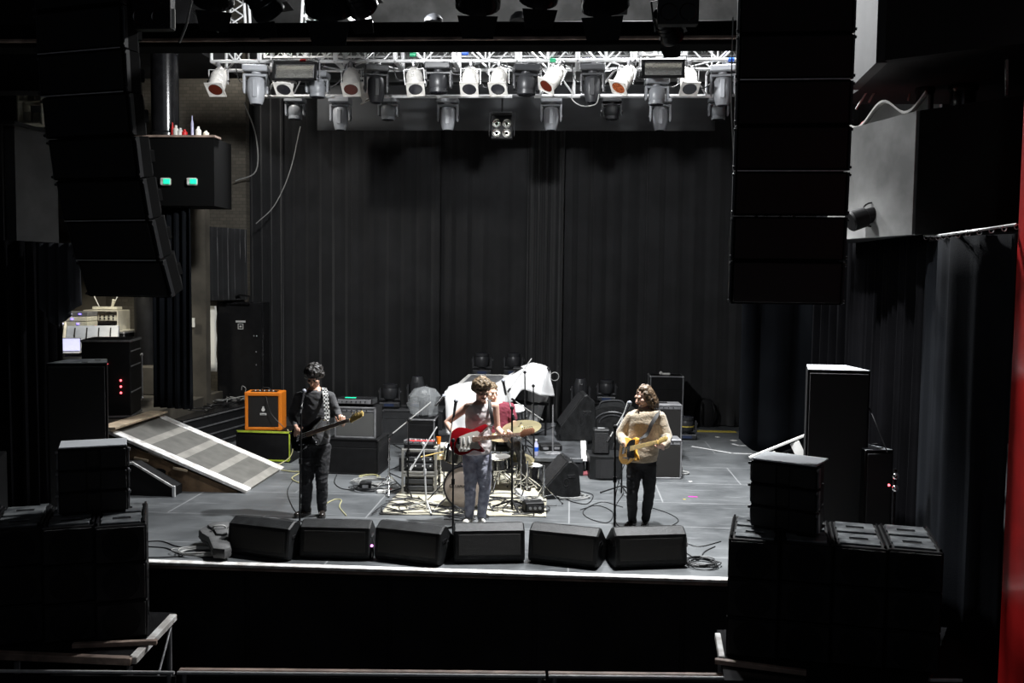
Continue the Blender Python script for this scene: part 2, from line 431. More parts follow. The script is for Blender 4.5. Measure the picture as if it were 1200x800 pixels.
# left: brown brick wall stage left beyond the drape
a = D(285, 200, 18.2); b_ = D(196, 200, 16.0)
wl = MB(); wl.box(((a.x-9.2)/2-.3, 17.6, 4.6), (a.x+9.2+1.2, .2, 9.2)); struct(wl, 'wall_left.001', 'brick_black')
# brown back wall panel seen behind the left rack
box_struct('wall_left.002', (-10.4, 17.3, 2.1), (3.2, .16, 2.9), 'brown_wall')
box_struct('trim_4', (D(232, 300, 15.9).x, 15.9, 2.4), (.34, .2, 4.0), 'brown_wall')   # brown pilaster behind left drape

# side stage platform, stage left of the ramp (z = .8)
sp = MB(); sp.box((-9.2, 14.4, .4), (5.7, 4.6, .8), .01); struct(sp, 'floor.002', ['brown_wall'])

# left box balcony (dark face with two green lamps)
def quadbox(name, x0, x1, y0, y1, z0, z1, mt):
    return box_struct(name, ((x0+x1)/2, (y0+y1)/2, (z0+z1)/2), (x1-x0, y1-y0, z1-z0), mt)
YL = 13.6
x0 = D(120, 200, YL).x; x1 = D(251, 200, YL).x
quadbox('wall_left.003', x0, x1, YL, YL+.7, D(220, 241, YL).z, D(220, 161, YL).z, 'void_black')
quadbox('trim_5', x0, x1+.03, YL-.04, YL+.2, D(220, 161, YL).z, D(220, 161, YL).z+.03, 'wood_worn')
# upper balcony underside above it
quadbox('wall_left.004', x0-1, D(222, 60, YL).x, YL+.1, YL+2.2, D(220, 66, YL).z+.15, D(220, 30, YL).z+.6, 'black_wall')
def column(px0, px1, Y, z0, z1, mt, name='column'):
    a, b = D(px0, 100, Y), D(px1, 100, Y); m = MB(); r = (b.x-a.x)/2
    m.lathe([(r*1.15, z0), (r*1.15, z0+.05), (r, z0+.08), (r, z1-.08), (r*1.15, z1-.05), (r*1.15, z1)], T((a.x+b.x)/2, Y+r, 0), 24)
    o = m.build(name, mt); o['kind'] = 'structure'; return o
column(171, 202, YL+.1, D(190, 160, YL).z+.03, D(190, 50, YL).z+.3, 'black_gloss')
# cast column at side stage
column(148, 176, 16.1, .8, D(160, 335, 16.1).z+2.2, 'black_paint')
m = MB(); p = D(165, 460, 15.9); m.box((p.x, 16.1, 1.05), (.66, .5, .5), .02); o = m.build('column.002', 'brown_wall'); o['kind'] = 'structure'

# black box front above the grey panel, far left
box_struct('wall_left.007', (D(16, 50, 11).x-1.2, 11.6, D(16, 40, 11).z), (2.9, .3, 1.15), 'black_matte')
# far-left box: grey panel and bright room behind it
Yl = 11.2
pa, pb, pc, pd = D(5, 148, Yl), D(33, 145, Yl+1.0), D(52, 290, Yl+1.0), D(14, 290, Yl)
def slab(name, pts, th, mt, kind='structure'):
    P = [Vector(p) for p in pts]; nrm = (P[1]-P[0]).cross(P[3]-P[0]).normalized()*th
    m = MB(); m.rings([[p-nrm*0 for p in P], [p+nrm for p in P]]); o = m.build(name, mt, smooth=False)
    if kind: o['kind'] = kind
    return o
za, zb2 = D(10, 148, Yl).z, D(10, 285, Yl).z
xa, xb = D(6, 200, Yl).x, D(56, 200, Yl+.7).x
slab('wall_left.005', [(xa, Yl, zb2), (xb, Yl+.7, zb2), (xb, Yl+.7, za), (xa, Yl, za)], .15, 'grey_dark')
slab('wall_left.006', [(xa-2.4, Yl-.9, zb2), (xa, Yl, zb2), (xa, Yl, za), (xa-2.4, Yl-.9, za)], .15, 'black_wall')
box_struct('trim_6', ((xa+xb)/2, Yl+.3, za+.02), (xb-xa+.2, .95, .04), 'black_wall')

# right: lower box balcony
xc, yc = D(1083, 200, 10).x, 10.0
zt1, zb1 = D(1083, 131, 10).z, D(1083, 275, 10).z
xl, yl = D(996, 200, 11.3).x, 11.3
xr, yr = D(1200, 180, 9.05).x, 9.05
slab('wall_right.001', [(xl-.1, yl+.14, zb1), (xc, yc, zb1), (xc, yc, zt1), (xl-.1, yl+.14, zt1)], .12, 'grey_panel')
slab('wall_right.002', [(xc, yc, zb1), (xr+.6, yr-.4, zb1), (xr+.6, yr-.4, zt1), (xc, yc, zt1)], .12, 'void_black')  # face turned from the stage lights, its shade put into the near-black colour
m = MB(); m.rings([[(xl, yl, zb1+.02), (xc, yc, zb1+.02), (xr+.6, yr-.4, zb1+.02), (7.9, 9, zb1+.02), (7.9, 12.5, zb1+.02), (xl, 12.5, zb1+.02)],
                   [(xl, yl, zb1+.1), (xc, yc, zb1+.1), (xr+.6, yr-.4, zb1+.1), (7.9, 9, zb1+.1), (7.9, 12.5, zb1+.1), (xl, 12.5, zb1+.1)]])
struct(m, 'floor.003', 'black_wall')
m = MB(); m.tube((xc, yc-.01, zt1+.01), (xr+.6, yr-.41, zt1+.01), .012); struct(m, 'trim_7', 'alu_dark')
# upper box balcony
zu0 = D(1040, 68, 10).z
xu = D(1041, 60, 10.2).x; xul = D(1008, 60, 11.6).x
slab('wall_right.003', [(xul, 11.6, zu0), (xu, 10.2, zu0), (xu, 10.2, zu0+1.5), (xul, 11.6, zu0+1.5)], .12, 'grey_deep')
slab('wall_right.004', [(xu, 10.2, zu0), (xr+1, 9.0, zu0), (xr+1, 9.0, zu0+1.5), (xu, 10.2, zu0+1.5)], .12, 'black_matte')
m = MB(); m.rings([[(xul, 11.6, z), (xu, 10.2, z), (xr+1, 9.0, z), (7.9, 9, z), (7.9, 12.5, z), (xul, 12.5, z)] for z in (zu0, zu0+.1)]); struct(m, 'floor.004', 'black_wall')
box_struct('wall_right.005', (6.2, 12.6, 5), (3.0, .1, 6), 'black_wall')
for px0, px1, Y in ((1078, 1098, 11.4), (1120, 1150, 11.2)):
    column(px0, px1, Y, zb1+.1, zu0, 'black_gloss')
# wavy padded ledge over the grey face, with red seat showing
w = MB(); rg = []
for i in range(25):
    u = i/24; x = xl+(xc-xl)*u; y = yl+(yc-yl)*u; z = zt1+.06+.10*math.sin(u*2*PI*1.5+3.6)+.05+.03*u
    rg.append([(x-.03, y-.03, z-.0), (x+.05, y+.12, z), (x+.05, y+.12, z+.025), (x-.03, y-.03, z+.025)])
w.rings(rg); struct(w, 'trim_8', 'white_paint')
w = MB(); rg = []
for i in range(25):
    u = i/24; x = xl+(xc-xl)*u+.02; y = yl+(yc-yl)*u+.02; z = zt1+.06+.10*math.sin(u*2*PI*1.5+3.6)+.05+.03*u
    rg.append([(x, y, zt1-.03), (x+.04, y+.05, zt1-.03), (x+.04, y+.05, z), (x, y, z)])
w.rings(rg); struct(w, 'trim_9', 'grey_panel')
st_ = thing('theatre_chair', 'red upholstered seat back showing above the grey balcony box', 'seat', (D(1028, 134, 11.6).x, 11.6, zb1+.12))
m = MB(); m.box((0, 0, .42), (.5, .42, .10), .03); m.build('seat', 'red', st_)
m = MB(); m.box((0, -.2, .85), (.5, .08, .85), .03); m.build('backrest', 'red', st_)
m = MB(); m.box((-.22, 0, .2), (.04, .4, .4)); m.box((.22, 0, .2), (.04, .4, .4)); m.build('frame', 'black_paint', st_)

# red column at the right
m = MB(); xcol = D(1188, 480, 8.4).x
m.box((xcol+.26, 8.15, 2.0), (.6, .5, 6.7), .02); m.box((xcol+.32, 8.15, -1.0), (.76, .66, .5), .02)
o = m.build('column.004', 'red_paint'); o['kind'] = 'structure'

# ---------------------------------------------------------------- drapes
Yd = 18.9
cuts = [285, 330, 415, 513, 621, 657, 760, 880, 1000]
dl = ['narrow gathered black drape at the left end of the backdrop, beside the brick wall',
      'black backdrop drape behind the bassist', 'black backdrop drape with light seam, behind the two moving heads on the case',
      'black backdrop drape panel directly behind the singer in the white vest',
      'narrow pleated black drape between two dark gaps, above the white cloth', 'black backdrop drape above the right floor moving heads',
      'black backdrop drape behind the cream-sweater guitarist and tall case', 'black backdrop drape at far right, behind the hanging speakers']
for i in range(8):
    xa_, xb_ = D(cuts[i], 300, Yd).x, D(cuts[i+1], 300, Yd).x
    dy = .09*(i % 2)
    drape('stage_curtain', [(xa_-.05, Yd+dy), (xb_+.05, Yd+dy)], 6.75, .02, 'drape', dl[i], group='backdrop drapes', seed=i+1,
          fold=(.22, .30, .34, .36, .17, .34, .36, .3)[i], amp=(.07, .055, .05, .05, .07, .052, .05, .05)[i], nz=8)
m = MB(); m.tube((D(262, 110, Yd).x, Yd, 6.78), (D(1000, 110, Yd).x, Yd, 6.78), .03); tag(m.build('curtain_rail', 'black_paint'), 'long black pipe carrying the backdrop drapes', 'rail')
# border cloth behind the hanging heads
Yb = 17.3
drape('border_curtain', [(D(372, 140, Yb).x, Yb), (D(838, 140, Yb).x, Yb)], D(600, 100, Yb).z, D(600, 153, Yb).z, 'drape_border' if 'drape_border' in MATS else mat('drape_border', (.055, .057, .06), .9) and 'drape_border',
      'flat grey border cloth hanging behind the row of moving heads', fold=1.6, amp=.012, seed=22, nz=3)
# left tormentor drapes
drape('stage_curtain', [(D(182, 350, 13.9).x, 13.9), (D(226, 350, 13.7).x, 13.7)], D(200, 243, 13.8).z, D(200, 478, 13.8).z, 'drape_blue', 'gathered grey-black drape hanging below the green lamps, left of the brown pilaster', fold=.14, amp=.07, seed=31)
drape('stage_curtain', [(D(240, 350, 16.2).x, 16.2), (D(290, 350, 17.2).x, 17.2)], D(250, 265, 16.2).z, D(250, 352, 16.2).z, 'drape', 'short dark drape tied back above the black door', fold=.14, amp=.06, seed=32, nz=6)
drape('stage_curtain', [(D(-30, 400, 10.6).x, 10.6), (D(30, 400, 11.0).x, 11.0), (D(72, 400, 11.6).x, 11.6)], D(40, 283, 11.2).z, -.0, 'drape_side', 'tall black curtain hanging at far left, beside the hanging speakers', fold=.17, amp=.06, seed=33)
# hank of looped cloth on the front of that curtain
drape('tied_curtain', [(D(46, 300, 11.1).x, 11.1), (D(96, 300, 11.1).x, 11.0)], D(60, 285, 11.1).z, lambda u: D(60, 385, 11.1).z+.55*abs(u-.45), 'cloth_grey', 'swag of grey cloth tied up beside the left hanging speakers', fold=.15, amp=.06, seed=34, nz=8)
# right drapes
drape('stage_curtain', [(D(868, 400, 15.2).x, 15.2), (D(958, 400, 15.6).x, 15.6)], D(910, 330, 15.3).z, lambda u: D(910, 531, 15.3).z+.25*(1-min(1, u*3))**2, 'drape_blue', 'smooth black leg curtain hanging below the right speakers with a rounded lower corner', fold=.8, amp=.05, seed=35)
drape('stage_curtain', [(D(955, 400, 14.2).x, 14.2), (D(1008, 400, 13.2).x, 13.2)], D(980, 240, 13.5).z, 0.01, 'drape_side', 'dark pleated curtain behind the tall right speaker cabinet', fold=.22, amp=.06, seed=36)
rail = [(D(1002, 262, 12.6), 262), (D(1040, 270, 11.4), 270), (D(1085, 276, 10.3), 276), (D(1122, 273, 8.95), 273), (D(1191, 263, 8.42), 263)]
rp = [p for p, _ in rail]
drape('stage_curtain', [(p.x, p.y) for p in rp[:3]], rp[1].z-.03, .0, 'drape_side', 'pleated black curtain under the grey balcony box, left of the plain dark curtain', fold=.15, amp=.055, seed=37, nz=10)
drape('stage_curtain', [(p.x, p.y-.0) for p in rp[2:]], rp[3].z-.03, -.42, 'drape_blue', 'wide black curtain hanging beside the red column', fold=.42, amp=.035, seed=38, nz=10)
m = MB(); m.path(spline(rp, 6), .013); tag(m.build('curtain_rail', 'aluminium'), 'curved metal rail under the right balcony box with curtain hooks', 'rail')
# hooks along that rail
for i, p in enumerate(spline(rp, 5)):
    m = MB(); m.torus((0, 0, 0), .022, .005, n=10, k=5, mtx=T(p.x, p.y-.01, p.z-.02, PI/2, 0, 0)); tag(m.build('curtain_hook', 'alu_dark'), 'small metal curtain ring on the curved rail at right', 'hook', 'curtain rings on the curved rail')

# side platforms for the subwoofers
ZP = -.26
def deck(label, A, B, Cc, Dd, strips, legs):
    t = thing('stage_deck', label, 'platform', (0, 0, 0))
    P = [G(*q, ZP-.005) for q in (Cc, A, B)]; P.append(Vector((P[0].x, P[2].y+.0, ZP-.005)) if Dd is None else G(*Dd, ZP-.005))
    m = MB(); m.rings([[Vector((p.x, p.y, ZP-.07)) for p in P], [Vector((p.x, p.y, ZP-.003)) for p in P]]); m.build('deck_board', 'black_gloss', t, smooth=False)
    for (p, q, w, mt) in strips:
        p, q = G(*p, ZP), G(*q, ZP); v = q-p; m = MB()
        m.box((0, 0, v.length/2), (w, .06, v.length), .006, frame((p+q)/2-v/2-Vector((0, 0, .022)), v, (0, 0, 1))); m.build('edge_or_glint', mt, t)
    for px, py in legs:
        p = G(px, py, ZP); m = MB(); m.tube((p.x, p.y, -1.25), (p.x, p.y, ZP-.07), .024); m.build('leg', 'alu_dark', t)
    return t
dk = deck('white-edged black platform under the left subwoofer stack', (155, 771), (206, 718), (-60, 760), None, [((-55, 762), (155, 771), .07, 'wood_worn'), ((155, 771), (203, 720), .07, 'white_worn')], [(152, 768), (198, 722), (20, 764)])
p, q = G(158, 772, ZP), G(200, 722, ZP); m = MB(); m.tube((p.x, p.y, -1.1), (q.x, q.y, ZP-.1), .012); m.build('brace', 'alu_dark', dk)
deck('black platform under the right subwoofer stack with a white corner', (1085, 805), (1110, 735), (849, 797), (840, 738), [((841, 742), (846, 770), .05, 'white_worn')], [(852, 792), (845, 742), (1075, 800)])
def batten(p, q, label, mt='wood_pale'):
    d = Vector(q)-Vector(p); m = MB(frame(p, d)); m.box((0, 0, d.length/2), (.05, .04, d.length), .004); tag(m.build('batten', mt), label, 'plank')
batten(G(85, 756, ZP+.03), G(184, 752, ZP+.03), 'thin wooden batten lying across the corner of the left platform', 'wood_worn')
batten(G(838, 774, ZP+.03), G(945, 788, ZP+.03), 'thin wooden batten lying in front of the right subwoofer stack', 'wood_worn')

# crowd barrier in front of the stage: rail and tan ledge
Zr = -.32
for i, (u0, u1, lb) in enumerate(((-20, 205, 'left section of steel crowd barrier below the left subwoofers'), (207, 640, 'tan-topped crowd barrier section below the middle of the stage'), (642, 860, 'tan-topped crowd barrier section right of centre, left of the right subwoofers'), (862, 1128, 'right section of steel crowd barrier below the right subwoofers'))):
    ya = 786+(797-786)*(u0/1130); yb_ = 786+(797-786)*(u1/1130)
    p, q = G(u0, ya, Zr), G(u1, yb_, Zr)
    yb2 = math.atan2(q.y-p.y, q.x-p.x)
    t = thing('crowd_barrier', lb, 'barrier', ((p.x+q.x)/2, (p.y+q.y)/2, -1.25), yb2, group='crowd barrier sections')
    w_ = (q-p).length-.01
    m = MB(); m.tube((-w_/2, 0, Zr+1.25), (w_/2, 0, Zr+1.25), .014); m.build('top_rail', 'aluminium', t)
    if i in (1, 2): m = MB(); m.box((0, .05, Zr+1.255), (w_, .05, .018), .004); m.build('ledge', 'wood_worn', t)
    m = MB(); m.box((0, .03, .45), (w_, .02, .88)); m.build('panel', 'black_paint', t)
    for x in (-w_/2+.05, w_/2-.05):
        m = MB(); m.tube((x, .1, 0), (x, .02, Zr+1.24), .02); m.build('post', 'alu_dark', t)
# ================================================================ RIGGING
def truss(name, x0, x1, y0, y1, z0, z1, label, bays, mt='aluminium', r=.026, rb=.013, group=None, cross=False):
    t = thing(name, label, 'truss', (x0, (y0+y1)/2, z0), group=group)
    L = x1-x0; h = z1-z0; w = (y1-y0)/2
    m = MB()
    for y in (-w, w):
        for z in (0, h): m.tube((0, y, z), (L, y, z), r)
    for x in (0, L):
        for y in (-w, w): m.tube((x, y, 0), (x, y, h), r)
        for z in (0, h): m.tube((x, -w, z), (x, w, z), r)
    m.build('chords', mt, t)
    m = MB(); b = L/bays
    for k in range(bays):
        xa, xb = k*b, (k+1)*b
        for y in (-w, w):
            if cross: m.tube((xa, y, 0), (xb, y, h), rb); m.tube((xa, y, h), (xb, y, 0), rb)
            elif k % 2: m.tube((xa, y, 0), (xb, y, h), rb)
            else: m.tube((xa, y, h), (xb, y, 0), rb)
            m.tube((xb, y, 0), (xb, y, h), rb)
        for z in (0, h):
            m.tube((xa, -w if k % 2 else w, z), (xb, w if k % 2 else -w, z), rb)
    m.build('bracing', mt, t)
    return t
YT = 14.3
zT0 = D(560, 71, YT).z
xs = [247, 304, 393, 463, 532, 606, 677, 744, 803, 880]
X = [D(px, 71, YT).x for px in xs]
gl = ['leftmost short section of the front lighting truss, overexposed white', 'front truss section above the left floodlight', 'front truss section left of centre, two bays from the left floodlight',
      'front truss section above the fourth white par can', 'front truss section above the two upright middle par cans', 'front truss section right of centre, above the dark middle moving head',
      'front truss section above the tilted par can with dark red gel', 'front truss section over the right floodlight', 'rightmost front truss section beside the right hanging speakers']
for i in range(9):
    truss('lighting_truss', X[i]+.012, X[i+1]-.012, YT, YT+.62, zT0, zT0+.46, gl[i], 2 if i < 8 else 2, group='front lighting truss sections')
# upstage truss seen through it, cross braced
truss('lighting_truss', D(310, 60, 16.6).x, D(600, 60, 16.6).x-.02, 16.6, 17.0, D(560, 66, 16.6).z, D(560, 66, 16.6).z+.42, 'cross-braced thinner truss behind the left half of the front truss', 12, cross=True, rb=.009, r=.02, group='rear lighting trusses')
truss('lighting_truss', D(600, 60, 16.6).x, D(872, 60, 16.6).x, 16.6, 17.0, D(560, 66, 16.6).z, D(560, 66, 16.6).z+.42, 'cross-braced thinner truss behind the right half of the front truss', 12, cross=True, rb=.009, r=.02, group='rear lighting trusses')
# ladder-like horizontal bars above the right floodlight
t = thing('roller_rack', 'white ladder-like rack of horizontal bars above the right floodlight', 'rack', (D(776, 60, 15.6).x, 15.6, D(776, 78, 15.6).z))
for k in range(5):
    m = MB(); m.tube((-.33, 0, .07+k*.13), (.33, 0, .07+k*.13), .04, n=12); m.build('bar', 'aluminium', t)
for x in (-.35, .35):
    m = MB(); m.box((x, 0, .35), (.04, .06, .72)); m.build('side_rail', 'aluminium', t)
# drop frame below the truss: lower pipe with struts
zLp = D(560, 113, 15.3).z
for i, (pa_, pb_, lb) in enumerate(((306, 392, 'lower white pipe hung under the truss behind the left floodlight'), (424, 600, 'lower white pipe hung behind the middle par cans'), (626, 680, 'short lower white pipe behind the tilted red-gel par can'), (690, 835, 'lower white pipe hung behind the right floodlight'))):
    xa_, xb_ = D(pa_, 113, 15.3).x, D(pb_, 113, 15.3).x
    t = thing('hanging_pipe', lb, 'pipe', (xa_, 15.3, zLp), group='lower pipes under the truss')
    m = MB(); m.tube((0, 0, 0), (xb_-xa_, 0, 0), .026); m.build('pipe', 'aluminium', t)
    for x in (.1, xb_-xa_-.1):
        m = MB(); m.tube((x, 0, 0), (x, 0, zT0-zLp), .02); m.tube((x, 0, zT0-zLp), (x, -.38, zT0-zLp+.02), .02); m.build('drop_arm', 'aluminium', t)
        s = 1 if x < .2 else -1
        m = MB(); m.tube((x, 0, .02), (x+s*.3, -.35, zT0-zLp), .015); m.build('strut', 'aluminium', t)
# second row bar carrying the small heads
Y2 = 16.0; z2 = D(560, 119, Y2).z
t = thing('lighting_bar', 'dark pipe carrying the lower row of moving heads', 'pipe', (D(330, 119, Y2).x, Y2, z2+.10))
L2 = D(868, 119, Y2).x-D(330, 119, Y2).x
m = MB(); m.tube((0, 0, 0), (L2, 0, 0), .024); m.build('pipe', 'alu_dark', t)
for x in (.2, L2*.33, L2*.66, L2-.2):
    m = MB(); m.tube((x, 0, 0), (x, .62, zT0+.2-z2), .012); m.build('drop_arm', 'alu_dark', t)

# ---- PAR can, hanging from its clamp (origin at pipe)
def make_par(lens):
    def mk():
        t = thing('par_can', 'x', 'stage light', group='silver par cans on the front truss')
        m = MB(); m.box((0, 0, -.02), (.05, .07, .08), .01); m.tube((0, 0, -.06), (0, 0, -.10), .010); m.tube((-.04, 0, 0), (.06, 0, 0), .008); m.build('clamp', 'alu_dark', t)
        m = MB(); m.box((0, 0, -.10), (.30, .03, .008)); m.box((-.15, 0, -.21), (.008, .03, .22)); m.box((.15, 0, -.21), (.008, .03, .22)); m.build('yoke', 'aluminium', t)
        ax = T(0, -.02, -.27, R(-36), 0, 0)   # can axis leans toward the house
        m = MB(); m.lathe([(.05, .22), (.085, .205), (.105, .16), (.118, .10), (.128, .095), (.128, -.16), (.134, -.165), (.134, -.185), (.118, -.185), (.118, -.12), (.02, -.05)], ax, 24)
        m.torus((0, 0, .02), .128, .004, ax, 24, 5); m.torus((0, 0, -.08), .128, .004, ax, 24, 5); m.build('can', 'can_white', t)
        m = MB(); m.lathe([(.045, .215), (.05, .25), (.03, .27)], ax, 14); m.build('lamp_cap', 'black_paint', t)
        m = MB()
        for a in range(4):
            r_ = ax @ T(0, 0, 0, 0, 0, a*PI/2); m.box((0, .127, -.195), (.27, .018, .012), mtx=r_)
        n = 24; ro = []; ri = []
        for i in range(n):
            a = 2*PI*i/n; c, s_ = math.cos(a), math.sin(a); k = .128/max(abs(c), abs(s_)); ro.append((k*c, k*s_, -.196)); ri.append((.105*c, .105*s_, -.196))
        m.rings([ro, ri], cap=False, mtx=ax); m.build('gel_frame', 'can_white', t)
        m = MB(); m.lathe([(.108, -.190), (.108, -.186)], ax, 24); m.build('gel', lens, t)
        m = MB(); m.tube((-.175, 0, -.27), (-.135, 0, -.27), .016, n=8); m.tube((.135, 0, -.27), (.175, 0, -.27), .016, n=8); m.build('knob', 'black_paint', t)
        m = MB(); m.path(spline([(0, .1, -.06), (.05, .16, -.12), (.03, .14, -.04), (.0, .03, .0)]), .006); m.build('tail_cable', 'cable_black', t)
        return t
    return mk
P_red, P_dark, P_amber = Proto(make_par('lens_red')), Proto(make_par('lens')), Proto(make_par('lens_amber'))
pars = [(256, P_red, 0, 0, 'silver par can at the far left end of the truss, dark reddish gel'),
        (336, P_dark, .02, 0, 'silver par can below the left floodlight, black lens'),
        (411, P_red, -.05, .1, 'silver par can with a brown-red gel, left of the first dark moving head'),
        (484, P_dark, -.10, .15, 'silver par can with black lens, between the two left dark moving heads'),
        (552, P_dark, .02, 0, 'left one of the two neighbouring upright silver par cans at mid truss'),
        (585, P_dark, -.02, -.1, 'right one of the two neighbouring upright silver par cans at mid truss'),
        (658, P_red, .45, -.35, 'silver par can tilted sideways with a dark red gel'),
        (738, P_amber, .28, -.5, 'silver par can turned sideways with a crinkled amber-brown gel'),
        (808, P_dark, .04, .1, 'silver par can at right, between the right floodlight and last big moving head')]
for px, pr, ry, rz, lb in pars:
    pr.at((D(px, 70, YT-.02).x, YT-.02 if abs(ry) < .2 else YT-.1, zT0-.03), (0, ry, rz), lb)
P_dark.at((D(424, 70, YT+.6).x, YT+.55, zT0-.03), (.5, -.45, .6), 'silver par can half hidden behind, pointing down to the right')

# ---- moving heads, upright (origin under base)
def make_head(kind, mt, mb_='head_dark'):
    def mk():
        t = thing('moving_head', 'x', 'stage light')
        m = MB(); m.box((0, 0, .055), (.36, .30, .09), .015); m.box((0, 0, .008), (.28, .22, .02)); m.build('base', mt, t)
        m = MB(); m.box((0, -.151, .058), (.17, .006, .05)); m.build('display', 'display', t)
        m = MB(); m.box((-.155, -.152, .055), (.02, .01, .05), .003); m.box((.155, -.152, .055), (.02, .01, .05), .003); m.build('handle', mb_, t)
        hz = .34 if kind == 'spot' else .27
        m = MB(); m.lathe([(.07, .10), (.07, .125)], n=20); w = .165 if kind == 'spot' else .17
        pts = [(-w, hz+.05), (-w, .17), (-w+.05, .125), (w-.05, .125), (w, .17), (w, hz+.05)]
        rg = [[(x, -.05, z), (x+(0.03 if x < 0 else -.03)*1., -.05, z+.0), (x+(0.03 if x < 0 else -.03), .05, z), (x, .05, z)] for x, z in pts]
        for s in (-1, 1):
            m.prism([(s*w-.018, .15), (s*w+.018, .15), (s*w+.018, hz+.03), (s*w+.008, hz+.07), (s*w-.008, hz+.07), (s*w-.018, hz+.03)], -.055, .055, T(0, 0, 0, PI/2, 0, 0), .006)
        m.box((0, 0, .142), (2*w+.036, .11, .035), .008)
        m.build('yoke', mt, t)
        m = MB()
        if kind == 'spot':
            m.lathe([(.05, -.17), (.10, -.165), (.128, -.12), (.134, 0), (.128, .08), (.108, .17), (.092, .215), (.08, .22)], T(0, 0, hz, 0, 0, 0), 22, 1, .92)
            m.box((0, -.118, 0), (.07, .02, .26), .008, T(0, 0, hz)); m.box((0, .118, 0), (.07, .02, .26), .008, T(0, 0, hz))
        else:
            m.lathe([(.06, -.12), (.11, -.115), (.13, -.08), (.134, .0), (.128, .06), (.12, .075), (.12, .085), (.128, .09), (.128, .135), (.115, .14)], T(0, 0, hz), 22)
        m.build('head', mt, t)
        m = MB(); z = hz+(.22 if kind == 'spot' else .14); rr = .075 if kind == 'spot' else .11
        m.lathe([(rr, z-.002), (rr, z+.004), (rr*.6, z+.014), (rr*.1, z+.018)], n=20); m.build('lens', 'lens' if kind == 'spot' else 'lens', t)
        m = MB()
        for s in (-1, 1): m.lathe([(.03, 0), (.03, .012)], T(s*(w+.018), 0, hz, 0, s*PI/2, 0), 12)
        m.build('pivot_cap', mb_, t)
        return t
    return mk
S_lit, W_light, S_dark, W_dark = Proto(make_head('spot', 'head_lit')), Proto(make_head('wash', 'head_grey')), Proto(make_head('spot', 'head_dark')), Proto(make_head('wash', 'head_dark'))
UP = (PI, 0, 0)
gh = 'moving heads hanging from the front truss'
for px, ybase, pr, rz, lb, sc in ((300, 77, S_lit, .15, 'grey moving head with small display, second lamp from the left', 1.05),
        (372, 84, W_light, .0, 'short grey wash moving head right of the left floodlight', .95),
        (441, 77, S_dark, .3, 'dark moving head left of centre, facing slightly right', 1.0),
        (514, 74, W_dark, 0, 'black moving head with short head, between par cans left of centre', 1.1),
        (617, 76, W_dark, .2, 'black moving head right of the two upright par cans', 1.1),
        (695, 76, S_dark, -.1, 'dark moving head between the red-gel and amber-gel par cans', 1.0),
        (770, 92, W_light, .1, 'short grey wash moving head directly under the right floodlight', .95),
        (848, 77, S_lit, -.2, 'grey moving head at the right end of the truss', 1.05)):
    p = D(px, ybase, YT+.1); pr.at(p, (PI, 0, rz), lb, gh, sc)
    m = MB(); m.box((p.x, p.y, (p.z+zT0)/2), (.05, .06, abs(zT0-p.z)+.06), .01); tag(m.build('pipe_clamp', 'alu_dark'), 'truss clamp holding the '+' '.join(lb.split()[:11]), 'clamp', 'clamps on the front truss')
gh2 = 'lower row of moving heads on the rear bar'
for px, ybase, pr, rz, lb, sc in ((346, 123, W_light, 0, 'small grey wash head at the left end of the lower row', .9),
        (399, 120, S_lit, 0, 'grey spot head in the lower row, second from left', .98),
        (455, 123, W_light, 0, 'small grey wash head in the lower row, between two spot heads at left', .92),
        (525, 120, S_lit, 0, 'grey spot head in the lower row, left of the four-lamp blinder', .98),
        (646, 121, S_lit, 0, 'grey spot head in the lower row, right of the four-lamp blinder', .98),
        (717, 123, W_dark, 0, 'small dark wash head in the lower row under the amber-gel par can', .9),
        (774, 120, S_lit, 0, 'grey spot head in the lower row under the right floodlight', .98),
        (842, 122, W_light, 0, 'small grey wash head at the right end of the lower row', .9)):
    p = D(px, ybase, Y2); pr.at((p.x, Y2, z2+.07), (PI, 0, rz), lb, gh2, sc)

# ---- asymmetric floodlights
def mk_flood():
    t = thing('floodlight', 'x', 'stage light', group='wide floodlights on the truss')
    a = T(0, 0, 0, R(-14), 0, 0)
    m = MB(); m.rings([[(-.30, 0, -.13), (.30, 0, -.13), (.30, 0, .13), (-.30, 0, .13)], [(-.22, .22, -.02), (.22, .22, -.02), (.22, .22, .12), (-.22, .22, .12)]], mtx=a); m.build('housing', 'alu_dark', t, smooth=False)
    m = MB()
    for z in (-.13, .13): m.box((0, -.015, z), (.66, .05, .03), .004, a)
    for x in (-.315, .315): m.box((x, -.015, 0), (.03, .05, .29), .004, a)
    m.build('front_frame', 'black_paint', t)
    m = MB(); rg = []
    for i in range(9):
        z = -.105+.21*i/8; rg.append([(-.28, -.012-.02*math.sin(PI*i/8), z), (.28, -.012-.02*math.sin(PI*i/8), z)])
    m.rings(rg, closed=False, cap=False, mtx=a); m.build('reflector', 'reflector', t)
    m = MB(); m.box((0, -.02, .20), (.66, .16, .012), .003, T(0, 0, 0, R(10), 0, 0)); m.build('barn_door', 'can_white', t)
    m = MB(); m.box((-.36, .05, .06), (.012, .03, .3)); m.box((.36, .05, .06), (.012, .03, .3)); m.box((0, .05, .21), (.73, .03, .012)); m.build('yoke', 'alu_dark', t)
    return t
FLD = Proto(mk_flood)
p = D(346, 84, YT-.25); FLD.at(p, 0, 'wide silver floodlight with black frame at the left of the truss')
p = D(777, 81, YT-.25); FLD.at(p, 0, 'wide silver floodlight with black frame at the right of the truss', scale=.95)
